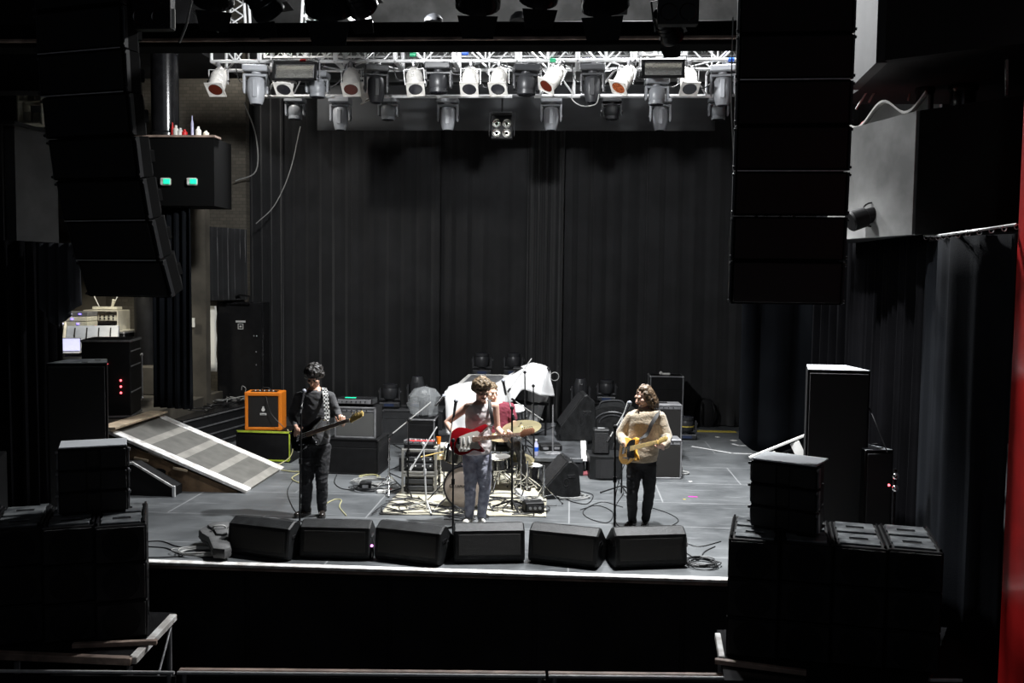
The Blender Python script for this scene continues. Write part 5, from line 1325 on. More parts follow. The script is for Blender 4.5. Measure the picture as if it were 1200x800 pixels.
# cable mess with small box at left of rug
coil(437, 566, 'tangle of pale and dark cables beside the bass rig case', .20, 5, 7, 'cable_grey', sc=1.3)
coil(430, 574, 'black cable coil lying in front of the cable tangle', .16, 5, 8, 'cable_black', sc=1.2)
coil(450, 572, 'white cable loop by the rug corner, tangled with black ones', .14, 4, 9, 'cable_grey', sc=1.5)
coil(432, 560, 'yellowish thin cable loops on top of the tangle', .13, 3, 10, 'cable_yellow', rr=.004)
pedal('small black power box sitting in the cable tangle', (G(428, 574).x, G(428, 574).y, .0), .16, .12, .10, R(8), n=1, name='power_box')
t = thing('power_strip', 'white and red power strip on the floor in the cable tangle', 'power strip', (G(452, 577).x, G(452, 577).y, 0), R(20)); m = MB(); m.box((0, 0, .02), (.24, .06, .04), .006); m.build('housing', 'white_paint', t); m = MB(); m.box((.06, 0, .042), (.04, .04, .006)); m.build('switch', 'red', t)
# pedal at right of rug with cable tangle above
pp_ = G(627, 603); t = thing('power_box', 'black power distribution box at the right corner of the rug', 'power box', (pp_.x, pp_.y, .012), R(14)); m = MB(); m.box((0, .12, .07), (.24, .22, .13), .01); m.build('housing', 'black_paint', t); m = MB(); m.box((.0, .002, .07), (.20, .008, .08)); m.build('front_panel', 'grille', t)
for i in range(3):
    m = MB(); m.lathe([(.018, 0), (.018, .01)], T(-.06+.06*i, -.002, .07, PI/2, 0, 0), 10); m.build('socket', 'alu_dark', t)
coil(622, 588, 'loose tangle of pale cables piled on the power box', .12, 6, 12, 'cable_grey', z=.10, rr=.005)
t = tripod('small folded chrome stand lying behind the power box', (G(634, 590).x-.2, 12.4, .014), .45, 'cymbal_stand', spread=.3)
# small stuff
def flat(label, px, py, w, d, mt, yaw=0, name='tape', cat='tape', z=.002):
    p = G(px, py); m = MB(); m.box((0, 0, z), (w, d, .003)); o = m.build(name, mt); o.location = (p.x, p.y, 0); o.rotation_euler = (0, 0, yaw); return tag(o, label, cat)
flat('small magenta strip of tape on the floor at right', 812, 582, .12, .04, 'magenta', -.1)
flat('tiny yellow scrap on the floor left of the magenta tape', 802, 585, .035, .03, 'tape_yellow', .4, 'paper_scrap', 'scrap')
flat('white scrap of paper on the floor in front of the combo amp', 809, 564, .05, .04, 'white_paint', .3, 'paper_scrap', 'scrap')
flat('white scrap by the yellow floor tape', 841, 512, .07, .08, 'white_paint', .3, 'paper_scrap', 'scrap')
flat('second white scrap at the foot of the leg curtain', 860, 516, .1, .10, 'white_paint', .8, 'paper_scrap', 'scrap')
def tape_line(label, pts, w=.045, mt='tape_white'):
    P = [G(x, y) for x, y in pts]; m = MB()
    for a, b in zip(P, P[1:]): v = b-a; m.box((0, 0, 0), (v.length+.02, w, .003), 0, Matrix.Translation((a+b)/2+Vector((0, 0, .003))) @ Matrix.Rotation(math.atan2(v.y, v.x), 4, 'Z'))
    tag(m.build('tape_line', mt, smooth=False), label, 'tape')
tape_line('bent white tape line on the floor right of the moving head', [(811, 523), (858, 531), (910, 533)], .05)
tape_line('short white tape line nearer the leg curtain', [(858, 520), (866, 522), (900, 523)], .06)
tape_line('yellow tape strip on the floor beside the right moving head', [(815, 505), (862, 506)], .22, 'tape_yellow')
tape_line('pale tape strip at the foot of the right backdrop', [(834, 497), (862, 494)], .10)
tape_line('diagonal white tape on the floor beside the black door', [(248, 501), (262, 491)], .05)
tape_line('white tape line along the floor behind the orange amp', [(246, 501), (285, 500)], .05)
p = G(683, 556); t = thing('cloth_rag', 'reddish rag lying on the floor beside the riser corner', 'cloth', (p.x+.05, p.y, 0)); m = MB(); m.sphere((0, 0, .02), .13, 14, sc=(1.3, .7, .3)); m.build('body', mat('rag', (.20, .05, .06), .9, bump=.6, bscale=20) and 'rag', t)
t = thing('cable_reel', 'white plug and cable lying right of the combo amp', 'cable', (G(800, 555).x, G(800, 555).y, 0)); m = MB(); m.torus((0, 0, .02), .09, .012); m.sphere((-.04, .05, .07), .045, sc=(1, 1, 1.4)); m.build('body', 'cable_grey', t)

# gig bag leaning on the far-left wedge
p0 = G(247, 660); t = thing('gig_bag', 'grey guitar gig bag lying between the cable coil and the leftmost floor monitor', 'bag', (p0.x+.0, p0.y+.12, .0), R(16))
o_ = [(-.02, -.05), (.10, -.10), (.16, -.04), (.14, .12), (.12, .32), (.17, .45), (.20, .58), (.14, .70), (.0, .74), (-.15, .70), (-.22, .56), (-.18, .43), (-.10, .30), (-.06, .12)]
m = MB(); m.prism(o_, 0, .12, T(0, 0, .03, R(4), 0, 0), .035); m.build('body', mat('bag_grey', (.075, .075, .075), .75, var=.2, bump=.4, bscale=14) and 'bag_grey', t)
m = MB(); m.prism([(x*.6, y*.5+.33) for x, y in o_], .12, .145, T(0, 0, .03, R(4), 0, 0), .01); m.build('pocket', 'bag_grey', t)
m = MB(); m.path(spline([(-.07, .46, .19), (-.05, .44, .235), (.05, .44, .235), (.07, .46, .19)]), .010); m.build('carry_handle', 'cable_grey', t)
m = MB(); m.path([( *((Vector(o_[i % 14])*1.0)), .10) for i in range(15)], .006); m.build('zip', 'black_paint', t)

# ================================================================ RAMP
q0, q1 = G(292, 578), G(313, 549)
RYf, RYb = q0.y, q1.y; RX = q0.x-.05; L = 1.98; HR = .80
xt = RX-L
sl = math.atan2(HR, L); LL = math.hypot(HR, L); wd = RYb-RYf
t = thing('loading_ramp', 'white-edged wooden ramp with grey tread sloping down from the left side stage', 'ramp', (RX, RYf, 0))
a = T(0, 0, .015, 0, sl, PI) if False else Matrix.Translation((0, 0, .015)) @ Matrix.Rotation(sl, 4, 'Y')
m = MB(); m.box((-LL/2, wd/2, 0), (LL, wd-.30, .03), 0, a); m.build('tread', 'ramp_tread', t, smooth=False)
for y in (.09, wd-.09):
    m = MB(); m.box((-LL/2, y, .004), (LL+.02, .18, .045), .006, a); m.build('edge_board', 'white_worn', t)
for y in (.03, wd-.03):
    m = MB(); m.rings([[(-.12, y-.012, 0.0), (-L*.93, y-.012, 0), (-L*.93, y-.012, HR*.93-.045), (-.12, y-.012, .02)], [(-.12, y+.012, 0.0), (-L*.93, y+.012, 0), (-L*.93, y+.012, HR*.93-.045), (-.12, y+.012, .02)]])
    m.build('side_panel', 'plywood', t, smooth=False)
for x, z in ((-L*.60, .26), (-L*.78, .18)):
    m = MB(); n = 20; m.rings([[(x+.10*math.cos(2*PI*i/n), .012, z+.045*math.sin(2*PI*i/n)) for i in range(n)], [(x+.10*math.cos(2*PI*i/n), .016, z+.045*math.sin(2*PI*i/n)) for i in range(n)]]); m.build('hand_hole', 'black_matte', t)
for x, z in ((-L*.45, .30), (-L*.72, .42), (-L*.52, .05)):
    m = MB(); m.box((0, 0, 0), (.20, .02, .035), .004, T(x, .008, z, 0, R(10), 0)); m.build('cleat', 'wood_pale', t)
m = MB(); m.box((-L*.96, wd/2, HR+.03), (.26, wd, .03), .004); m.build('top_lip', 'wood_pale', t)
# low cart frame in front-left of the ramp
t = thing('platform_cart', 'black low platform with white edged diagonal brace left of the ramp foot', 'cart', (D(206, 577, 11.85).x, 11.8, 0))
m = MB(); m.rings([[(-1.1, 0, 0), (0, 0, 0), (0, 0, .12), (-.55, 0, .42), (-1.1, 0, .42)], [(-1.1, .25, 0), (0, .25, 0), (0, .25, .12), (-.55, .25, .42), (-1.1, .25, .42)]]); m.build('body', 'black_paint', t, smooth=False)
m = MB(); plank(m, (0, -.01, .12), (-.56, -.01, .44), .02, .03); plank(m, (-.55, -.01, .43), (-1.1, -.01, .43), .02, .03); m.build('edge', 'white_worn', t)
m = MB(); m.box((.0, -.01, .07), (.04, .03, .15), .005); m.build('foot', 'aluminium', t)
# ---- long trunks with cables behind ramp
p = G(182, 512, .0)
t = thing('flight_case', 'long black trunk row with aluminium rails behind the ramp', 'trunk', (-6.15, 14.45, 0), R(80)); L_ = 2.3
m = MB(); m.box((L_/2, .3, .30), (L_, .6, .58), .01); m.build('body', 'black_gloss', t)
for z in (.10, .25, .40, .56):
    m = MB(); m.box((L_/2, -.012, z), (L_, .022, .022), .003); m.box((L_/2, .612, z), (L_, .022, .022), .003); m.build('rail', 'alu_dark', t)
for k in range(6):
    m = MB(); m.box((.1+k*.54, .612, .3), (.02, .02, .56)); m.build('stile', 'alu_dark', t)
rnd = random.Random(5)
for k in range(12):
    b = Vector((-6.0+rnd.uniform(-.25, .0), 14.7+rnd.uniform(0, 2.6), .60)); pts = [b+Vector((rnd.uniform(-.2, .2), rnd.uniform(-.3, .3), .02+rnd.random()*.10)) for _ in range(6)]
    cable(pts, 'dark cable heaped on the long trunk behind the ramp', .010, 'cable_grey' if k % 4 == 0 else 'cable_black', group='cables heaped on the trunk')
for px, py, mt, lb in ((203, 475, 'blue', 'small blue connector on the cables over the trunk'), (211, 478, 'green', 'small green connector on the cables over the trunk')):
    p = D(px, py, 15.6); m = MB(); m.box((p.x, p.y, p.z), (.10, .05, .04), .008); tag(m.build('connector', mt), lb, 'connector')
# coils hanging on wall above trunk
for i, (px, py) in enumerate(((197, 452), (209, 446), (216, 455), (222, 444))):
    p = D(px, py, 16.2); m = MB(); m.torus((0, 0, 0), .12, .022, T(p.x, 16.2, p.z, R(80), .2*i, 0), 20, 6); tag(m.build('cable_coil', 'cable_grey' if i % 2 else 'cable_black'), 'cable coil %s in the dark above the trunk' % ('hanging lowest', 'hanging beside the post', 'hanging left of the blue bottle', 'hanging highest')[i], 'cable')
t = thing('spray_bottle', 'small white and blue spray bottle hanging above the trunk', 'bottle', D(225, 436, 16.2)); m = MB(); m.lathe([(.035, 0), (.04, .02), (.04, .12)], n=12); m.build('body', 'blue', t); m = MB(); m.lathe([(.04, .12), (.03, .2), (.015, .24)], n=12); m.build('cap', 'white_paint', t)
# rack post + black door
m = MB(); p = D(243, 350, 16.6); ph = p.z; m.box((0, 0, ph/2), (.06, .06, ph), .005); o = m.build('rack_post', 'alu_dark'); o.location = (p.x, 16.5, 0); tag(o, 'upright perforated metal post left of the black door', 'post')
m = MB()
for k in range(26): m.box((0, -.032, .5+k*.09), (.02, .004, .03))
m.build('slot_strip', 'black_matte', o)
t = thing('notice_sheet', 'pale crumpled paper sheets pinned beside the upright metal post', 'paper', D(248, 400, 16.7)); m = MB(); rr_ = []
for j in range(9): rr_.append([(-.09+.18*i/4+.01*math.sin(j*2.), .02*noise.noise(Vector((i, j, 2))), -.55+j*.15) for i in range(5)])
m.rings(rr_, closed=False, cap=False); o = m.build('sheet', 'paper', t); md = o.modifiers.new('t', 'SOLIDIFY'); md.thickness = .01
Yk = 16.9
p, q = D(255, 487, Yk), D(308, 354, Yk)
dz = q.z; t = thing('black_door_panel', 'tall black cabinet door with a white sign left of the orange amp', 'cabinet', ((p.x+q.x)/2, Yk, 0)); w = q.x-p.x
m = MB(); m.box((0, .2, dz/2), (w, .4, dz), .01); m.build('body', 'black_gloss', t)
m = MB(); m.box((0, -.006, dz/2), (w-.06, .016, dz-.06), .004); m.build('door', 'black_paint', t)
m = MB(); m.box((.02, -.018, dz-.36), (.18, .006, .035)); m.build('sign_plate', 'sticker', t)
m = MB()
for s in ((-.045, 0, .012, .1), (.045, 0, .012, .1), (0, .045, .1, .012), (0, -.045, .1, .012)): m.box((.02+s[0], -.018, dz-.45+s[1]), (s[2], .006, s[3]))
m.box((.02, -.018, dz-.45), (.04, .006, .03)); m.build('pictogram', 'sticker', t)
for x, z in ((.27, .62), (.32, .62), (.31, .50), (.31, .40)):
    m = MB(); m.sphere((x, -.02, dz*z+.3), .014, 8); m.build('latch', 'alu_dark', t)
m = MB(); m.tube((-.28, 0, dz), (.02, -.05, dz+.13), .015); m.tube((.02, -.05, dz+.13), (.22, -.1, dz+.11), .015); m.tube((.22, -.1, dz+.11), (.22, -.1, dz-.02), .015); m.tube((-.3, 0, dz-.06), (.22, -.1, dz-.02), .012)
tag(m.build('cable_tray', 'black_paint', t), None)
# white sticker on post wall
t = flat('x', 100, 700, .01, .01, 'paper'); bpy.data.objects.remove(t)
p = D(223, 378, 15.7); m = MB(); m.box((p.x, 15.75, p.z), (.12, .01, .16), .003); tag(m.build('notice', 'paper'), 'small white notice on the brown pilaster', 'notice')

# ---- mixing area at far left on side platform
Zs = .8
p = D(104, 410, 14.3)
t = thing('mixing_desk', 'grey mixing desk tilted on a flight case at far left', 'mixer', (D(108, 412, 14.8).x, 14.8, D(108, 414, 14.8).z), R(24))
m = MB(); m.box((0, .25, .10), (.80, .60, .10), .012, T(0, 0, 0, R(36), 0, 0)); m.build('housing', mat('mixer_grey', (.22, .24, .28), .45, var=.1) and 'mixer_grey', t)
for k in range(4):
    m = MB(); m.box((-.27+k*.18, .25, .157), (.02, .44, .01), 0, T(0, 0, 0, R(36), 0, 0)); m.build('fader_slot', 'black_matte', t)
for k in range(12):
    m = MB(); m.box((-.33+k*.06, .12+.02*(k % 3), .162), (.025, .03, .016), .002, T(0, 0, 0, R(36), 0, 0)); m.build('fader', 'white_paint', t)
m = MB(); m.box((-.42, .25, .10), (.04, .64, .22), .01, T(0, 0, 0, R(36), 0, 0)); m.build('end_panel', 'beige_case', t)
t = thing('laptop', 'bright laptop or screen glowing left of the mixing desk', 'laptop', (D(80, 415, 14.2).x, 14.2, D(80, 414, 14.2).z), R(20))
m = MB(); m.box((0, 0, .01), (.34, .24, .02), .004); m.build('base', 'white_paint', t); m = MB(); m.box((0, .12, .13), (.34, .015, .22), .004); o = m.build('lid', 'aluminium', t); m = MB(); m.box((0, .110, .13), (.31, .004, .19)); m.build('screen', 'led_white', o)
road_case('flight case under the mixing desk with aluminium edges at far left', (D(100, 420, 14.3).x, 14.3, Zs), 1.5, .9, D(104, 420, 14.3).z-Zs, R(20), 'black_paint', 'alu_dark', latches=False)
# open rack with gear
rp_ = D(118, 385, 16.2)
t = thing('equipment_rack', 'open rack of bright gear on a shelf behind the mixing desk', 'rack', (rp_.x, 16.2, rp_.z-.04), R(0)); w, h, d = .62, .36, .45
m = MB(); m.box((0, d/2, h), (w, d, .02)); m.box((0, d/2, 0), (w+.2, d, .02)); m.box((-w/2, d/2, h/2), (.02, d, h)); m.box((w/2, d/2, h/2), (.02, d, h)); m.build('frame', 'beige_case', t, smooth=False)
m = MB(); m.box((.05, .25, .09), (.46, .35, .13), .006); m.build('black_unit', 'black_gloss', t)
m = MB(); m.box((-.16, .07, .095), (.09, .01, .09)); m.build('display', 'display_red', t)
m = MB(); m.box((.1, .25, .24), (.38, .35, .12), .006); m.build('cream_unit', 'gear_cream', t)
for k in range(8):
    m = MB(); m.lathe([(.014, 0), (.011, .02)], T(-.04+.08*(k % 4), .07, .215+.05*(k//4), PI/2, 0, 0), 10); m.build('knob', 'black_paint', t)
t2 = thing('wireless_receiver', 'cream receiver with two antennas on top of the gear rack', 'receiver', (rp_.x, 16.35, rp_.z-.04+h+.012))
m = MB(); m.box((0, .1, .03), (.46, .2, .05), .006); m.build('housing', 'gear_cream', t2)
for x, dx in ((-.15, -.10), (.10, .10)):
    m = MB(); m.tube((x, .1, .05), (x+dx, .1, .26), .010); m.build('antenna', 'white_paint', t2)
m = MB(); m.tube((.12, .04, .05), (.17, .02, .18), .02, .035); tag(m.build('lamp', 'gear_cream', t2), None)
road_case('dark cabinet carrying the open gear rack at far left', (rp_.x, 16.15, Zs), .9, .6, rp_.z-.055-Zs, 0, 'black_paint', 'alu_dark', latches=False)
p = D(85, 376, 15.6); t = thing('power_amplifier', 'rack unit with blue lights left of the gear rack', 'amplifier', (p.x, 15.6, p.z-.10))
for k in range(3):
    m = MB(); m.box((0, .2, .05+k*.085), (.50, .35, .075), .005); m.build('unit', 'gear_cream' if k < 2 else 'alu_dark', t)
for x, z, mt in ((-.06, .22, 'led_white'), (.12, .22, 'led_blue'), (-.2, .21, 'led_blue'), (-.02, .13, 'led_blue'), (.08, .05, 'led_blue'), (-.2, .05, 'led_white')):
    m = MB(); m.box((x, .02, z), (.07 if mt == 'led_white' else .04, .01, .02)); m.build('indicator', mt, t)
road_case('low dark case under the unit with blue lights', (p.x, 15.52, Zs), .55, .45, p.z-.105-Zs, 0, 'black_paint', 'alu_dark', latches=False)
# amp rack with red leds
p = D(140, 430, 13.9)
t = thing('amplifier_rack', 'dark amplifier rack with three red lights beside the tall left speaker', 'rack', (D(126, 430, 13.1).x-.02, 13.1, .8), R(14)); hh = D(140, 398, 13.1).z-.8
m = MB(); m.box((0, .35, hh/2), (.66, .7, hh), .01); m.build('case', 'black_paint', t)
m = MB()
for z in (.03, hh-.02): m.box((0, -.004, z), (.68, .03, .03), .003); m.box((.335, .35, z), (.03, .7, .03), .003)
for z in (hh*.33, hh*.66, hh*.85): m.box((.335, .35, z), (.012, .66, .02), .003)
m.build('edging', 'alu_dark', t)
for z in (.62, .53, .44):
    m = MB(); m.sphere((.20, -.02, z-.06), .016, 8); m.build('indicator', 'led_red', t)
m = MB(); m.sphere((.02, -.02, .8), .01, 6); m.build('small_indicator', 'led_red', t)
# gear on the left box ledge
for i, (px, mt, hgt, lb) in enumerate(((204, 'red', .20, 'thin magenta-red bottle on the left box ledge'), (208, 'paper', .16, 'crumpled paper on the left box ledge'), (213, 'white_paint', .12, 'small white cup on the left box ledge'), (218, 'red', .10, 'small red can on the left box ledge'), (227, 'bottle_clear', .30, 'tall clear bottle on the left box ledge'), (234, 'paper', .14, 'heap of pale wrappers on the left box ledge'), (243, 'gear_cream', .08, 'small cream object at the end of the ledge'))):
    p = D(px, 160, YL+.15); m = MB(); r_ = .02 if hgt > .18 else .04
    m.lathe([(r_, 0), (r_*1.1, hgt*.6), (r_*.5, hgt*.8), (r_*.45, hgt)], n=12); o = m.build('bottle' if hgt > .18 else 'cup', mt); o.location = (p.x, YL+.1, D(220, 161, YL).z+.032); tag(o, lb, 'bottle' if hgt > .18 else 'cup')
# green emergency lamps on the left box, white twins on the right box
def mk_exit(em):
    def mk():
        t = thing('emergency_light', 'x', 'light')
        m = MB(); m.box((0, .03, 0), (.16, .07, .11), .018); m.build('housing', 'white_worn', t)
        m = MB(); m.box((.035, -.012, 0), (.10, .02, .075), .008); m.build('diffuser', em, t)
        return t
    return mk
EG, EW = Proto(mk_exit('led_green')), Proto(mk_exit('top_white'))
for px, lb in ((195, 'left one of two small green emergency lights on the left box'), (226, 'right one of two small green emergency lights on the left box')):
    p = D(px, 213, YL); EG.at((p.x, YL-.06, p.z), 0, lb)
for u, lb in ((.10, 'small pale wall light farther from the corner on the grey balcony box'), (.28, 'small pale wall light nearer the corner on the grey balcony box')):
    nx, ny = (yc-yl), -(xc-xl)
    pp2 = D(1000 if u < .2 else 1020, 220, yl+(yc-yl)*u); yaw = math.atan2(-(yl-yc), (xc-xl)) 
    EW.at((xl+(xc-xl)*u-.04, yl+(yc-yl)*u-.06, pp2.z), yaw, lb)
# spotlight on the right box corner
t = thing('theatre_spotlight', 'black spotlight clamped low on the corner of the right grey box', 'stage light', D(1017, 253, 10.6), (R(0), R(-108), R(12)))
m = MB(); m.lathe([(.06, -.30), (.09, -.29), (.10, -.18), (.085, -.16), (.085, .02), (.11, .04), (.115, .20), (.10, .22)], n=20); m.build('housing', 'black_paint', t)
m = MB(); m.lathe([(.095, .205), (.05, .21), (.01, .21)], n=18); m.build('lens', 'black_matte', t)
m = MB(); m.torus((0, 0, 0), .13, .010, T(0, 0, -.05, PI/2, 0, 0), 20, 5); m.build('yoke', 'black_gloss', t)
# bright shelf scene at the far left top
t = thing('storage_shelf', 'cream shelf unit with boxes seen through the opening at far left top', 'shelf', (D(22, 125, 12.6).x, 12.9, D(20, 140, 12.6).z))
m = MB(); m.box((0, .1, .30), (.34, .3, .02)); m.box((0, .1, .0), (.34, .3, .02)); m.box((-.17, .1, .2), (.02, .3, .45)); m.box((.17, .1, .2), (.02, .3, .45)); m.build('frame', 'gear_cream', t, smooth=False)
for x, z in ((-.06, .09), (.06, .08), (0, .36)):
    m = MB(); m.box((x, .1, z), (.10, .2, .14), .006); m.build('box', 'beige_case', t)
# hung stuff over right box (tubes and cables between balconies)
for i, (x_a, ya, x_b, yb) in enumerate(((1003, 128, 1028, 76), (1018, 120, 1034, 78), (1064, 118, 1067, 76))):
    cable([D(x_a, ya, 11.8), D((x_a+x_b)/2+3, (ya+yb)/2, 11.8), D(x_b, yb, 11.8)], ('slanting pale pole left', 'second slanting pale cable', 'upright pale cable')[i]+' between the two right boxes', .012, 'cable_grey')
t = thing('ceiling_pipe', 'vertical white pipes and clamps beside the right hanging speakers', 'pipe', D(1003, 40, 11.4))
m = MB(); m.tube((0, 0, -.5), (.02, 0, .6), .028); m.tube((.08, 0, -.5), (.08, 0, .6), .018); m.build('pipe', 'white_paint', t)
for z in (-.3, 0, .25):
    m = MB(); m.box((.04, -.02, z), (.16, .05, .03)); m.build('clamp', 'white_paint', t)
m = MB(); m.path([D(1180, 112, 9.6), D(1180, 70, 9.6)], .02); 
tag(m.build('handrail_post', 'black_gloss'), 'dark post between the right boxes near the red column', 'post')
# ---- more of the drum kit clutter
c = D(508, 548, 12.35)
cymbal('closed hi-hat cymbals low at the left of the bass drum', (D(516, 538, 12.5).x, 12.5, D(516, 534, 12.5).z), .17, (3, -4), 'chrome hi-hat stand left of the bass drum')
cymbal('thin crash cymbal low behind the bass drum, edge on', (D(636, 542, 12.6).x-.32, 12.95, D(636, 520, 12.6).z-.25), .2, (10, 10), 'short chrome stand right of the floor tom')
for i, (px, py, Y, h, lb) in enumerate(((637, 592, 12.0, .5, 'empty chrome stand right of the drum kit near the monitor'), (456, 578, 12.9, .75, 'empty chrome stand left of the equipment rack'), (520, 590, 12.0, .40, 'short chrome stand in front of the rack and bass drum'))):
    p = G(px, py); tripod(lb, (p.x, p.y, .016 if i != 1 else 0), h, 'percussion_stand', r=.009, spread=.24, rz=.7*i)
rnd = random.Random(21)
zone = ['beside the rack foot', 'under the snare', 'over the rug front hem', 'below the floor tom', 'behind the bass drum', 'near the power box', 'beside the bass drum spur', 'in front of the bass drum']
for i, lb in enumerate(zone):
    cx = (476, 590, 545, 615, 560, 626, 522, 534)[i]; cy = (590, 584, 602, 590, 580, 600, 594, 599)[i]
    pts = [(cx+rnd.uniform(-30, 30), cy+rnd.uniform(-8, 5)) for _ in range(9)]
    cable([G(min(max(x, 452), 640), y, .026) for x, y in pts], 'thin black lead snaking over the rug %s' % lb, .0065, group='cables tangled on the rug')
snake([(460, 520), (475, 530), (468, 545), (455, 552), (470, 560)], 'black cable running down from the riser to the rack', .008)
for i, (px, py) in enumerate(((640, 505), (612, 512), (560, 512), (500, 500))):
    pts = [(px+rnd.uniform(-22, 22), py+rnd.uniform(-6, 6)) for _ in range(7)]
    cable([G(x, y, ZR+.008) for x, y in pts], 'loose cable on the riser deck, %s' % ('by the pedal board', 'under the sheet edge', 'behind the singer', 'by the pale bag')[i], .006, 'cable_grey' if i % 2 else 'cable_black', group='cables on the riser')
# ================================================================ PEOPLE
def fused(name, mb, voxel, mt, parent=None, smooth=4, noise_amp=0, noise_sc=8, noise_fold=None):
    if noise_fold is None: noise_fold = name in ('vest', 'shirt', 'sweater', 't_shirt', 'trousers')
    """one continuous surface over overlapping limbs and blobs"""
    bmesh.ops.recalc_face_normals(mb.bm, faces=mb.bm.faces)
    me = mb.mesh(name); tmp = bpy.data.objects.new('tmp', me); C.objects.link(tmp)
    r = tmp.modifiers.new('r', 'REMESH'); r.mode = 'VOXEL'; r.voxel_size = voxel; r.use_smooth_shade = True
    s = tmp.modifiers.new('s', 'SMOOTH'); s.factor = .5; s.iterations = smooth
    dg = bpy.context.evaluated_depsgraph_get(); dg.update()
    ne = bpy.data.meshes.new_from_object(tmp.evaluated_get(dg)); bpy.data.objects.remove(tmp); bpy.data.meshes.remove(me)
    ne.name = name
    if noise_amp:
        for v in ne.vertices:
            q_ = v.co*noise_sc; v.co += v.normal*noise_amp*(noise.noise(q_)+.9*(1-2*abs(noise.noise(Vector((q_.x*.8+q_.z*.5, q_.y*.8, q_.z*1.3+7))))) if noise_fold else noise_amp and noise.noise(q_))
    ne.materials.clear(); ne.materials.append(M(mt)); ne.polygons.foreach_set('use_smooth', [True]*len(ne.polygons))
    o = bpy.data.objects.new(name, ne); C.objects.link(o)
    if parent:
        ne.transform(Matrix.Translation(-parent.location)); o.parent = parent
    return o
def cap(m, p0, p1, r0, r1, n=14, flat=None):
    p0, p1 = Vector(p0), Vector(p1); d = p1-p0; L = d.length; up = flat[0] if flat else Vector((0, 0, 1)); fm = frame(p0, d if L > 1e-5 else Vector((0, 0, 1)), up)
    k = flat[1] if flat else 1.0; rg = []
    for i in range(5): a = PI/2*i/4; rg.append((max(r0*math.sin(a), r0*.02), -r0*math.cos(a)))
    for i in range(5): a = PI/2*i/4; rg.append((max(r1*math.cos(a), r1*.02), L+r1*math.sin(a)))
    m.rings([[fm @ Vector((r_*math.cos(2*PI*j/n), r_*k*math.sin(2*PI*j/n), z)) for j in range(n)] for r_, z in rg]); return m
def chain(m, pts, rs, n=14):
    for i in range(len(pts)-1): cap(m, pts[i], pts[i+1], rs[i], rs[i+1], n)
def torso(m, P, N, X, sx=1., sy=1., g=0., t0=-.08, t1=1.07, waist=1.):
    up = (N-P).normalized(); Yv = up.cross(X).normalized()
    lv = [(-.10, .10, .085), (0, .150, .112), (.15, .158, .115), (.45, .138*waist, .100), (.72, .160, .112), (.88, .165, .102), (.97, .125, .085), (1.04, .072, .062), (1.10, .056, .056)]
    rg = []
    for t, rx, ry in lv:
        if t < t0-1e-6 or t > t1+1e-6: continue
        c = P.lerp(N, t); rg.append([c+X*((rx*sx+g)*math.cos(2*PI*i/26))+Yv*((ry*sy+g)*math.sin(2*PI*i/26)) for i in range(26)])
    m.rings(rg)
def hand(m, w, d, n, side, curl=(35, 45, 30), spread=1.):
    w = Vector(w); d = Vector(d).normalized(); n = Vector(n); n = (n-d*n.dot(d)).normalized(); t = d.cross(n)*side
    cap(m, w-d*.03, w+d*.02, .024, .022)
    ln = (.072, .082, .076, .060)
    for i in range(4):
        ac = t*(.029-.0195*i); a = w+d*.012+ac*.8; b = w+d*(.088-.004*abs(i-1))+ac*spread
        cap(m, a, b, .0145, .0125, 10)
        p = b; an = 0
        for j, f in enumerate((.44, .31, .25)):
            an += R(curl[j]*(1+.10*i)); dd = d*math.cos(an)+n*math.sin(an)+t*(.06*(1.5-i))*.3
            q = p+dd.normalized()*ln[i]*f; cap(m, p, q, .0098-.0009*j, .0090-.0010*j, 9); p = q
    p = w+d*.02+t*.024+n*.004
    for L, dd, r_ in ((.042, d*.62+t*.72+n*.28, .0125), (.032, d*.85+t*.35+n*.40, .0108), (.026, d*.9+t*.05+n*.45, .0095)):
        q = p+dd.normalized()*L; cap(m, p, q, r_, r_*.9, 9); p = q
def headm(c, yaw, pitch, roll=0):
    return Matrix.Translation(c) @ (Matrix.Rotation(yaw, 4, 'Z') @ Matrix.Rotation(pitch, 4, 'X') @ Matrix.Rotation(roll, 4, 'Y'))
def head_shapes(m, H):
    m.sphere((0, .012, .020), .1, 22, H, (.78, .96, .98)); m.sphere((0, -.022, -.035), .085, 20, H, (.79, .86, 1.05)); m.sphere((0, -.052, -.088), .042, 14, H, (.95, .85, .75))
    q = lambda *a: H @ Vector(a)
    cap(m, q(0, -.093, .004), q(0, -.119, -.034), .009, .0145); cap(m, q(-.034, -.083, .022), q(.034, -.083, .022), .013, .013)
    cap(m, q(-.018, -.094, -.064), q(.018, -.094, -.064), .011, .011)
    for s in (-1, 1):
        m.sphere((s*.077, .010, -.012), .030, 12, H @ T(0, 0, 0, 0, 0, s*.15), (.32, .62, 1)); m.sphere((s*.045, -.062, -.028), .026, 12, H)
def hair_blob(m, H, n, r0, r1, rs=1., seed=0, low=-.3, front=.25, yoff=.0):
    rn = random.Random(seed)
    m.sphere((0, .022, .032), .098*rs, 20, H, (.83, .96, .95))
    k = 0
    while k < n:
        v = Vector((rn.uniform(-1, 1), rn.uniform(-1, 1), rn.uniform(-1, 1)))
        if v.length > 1 or v.length < .3: continue
        v.normalize()
        if v.z < low or (v.y < -.25 and v.z < front): continue
        m.sphere((v.x*.080*rs, .018+v.y*.092*rs+yoff, .030+v.z*.094*rs), rn.uniform(r0, r1), 8, H); k += 1
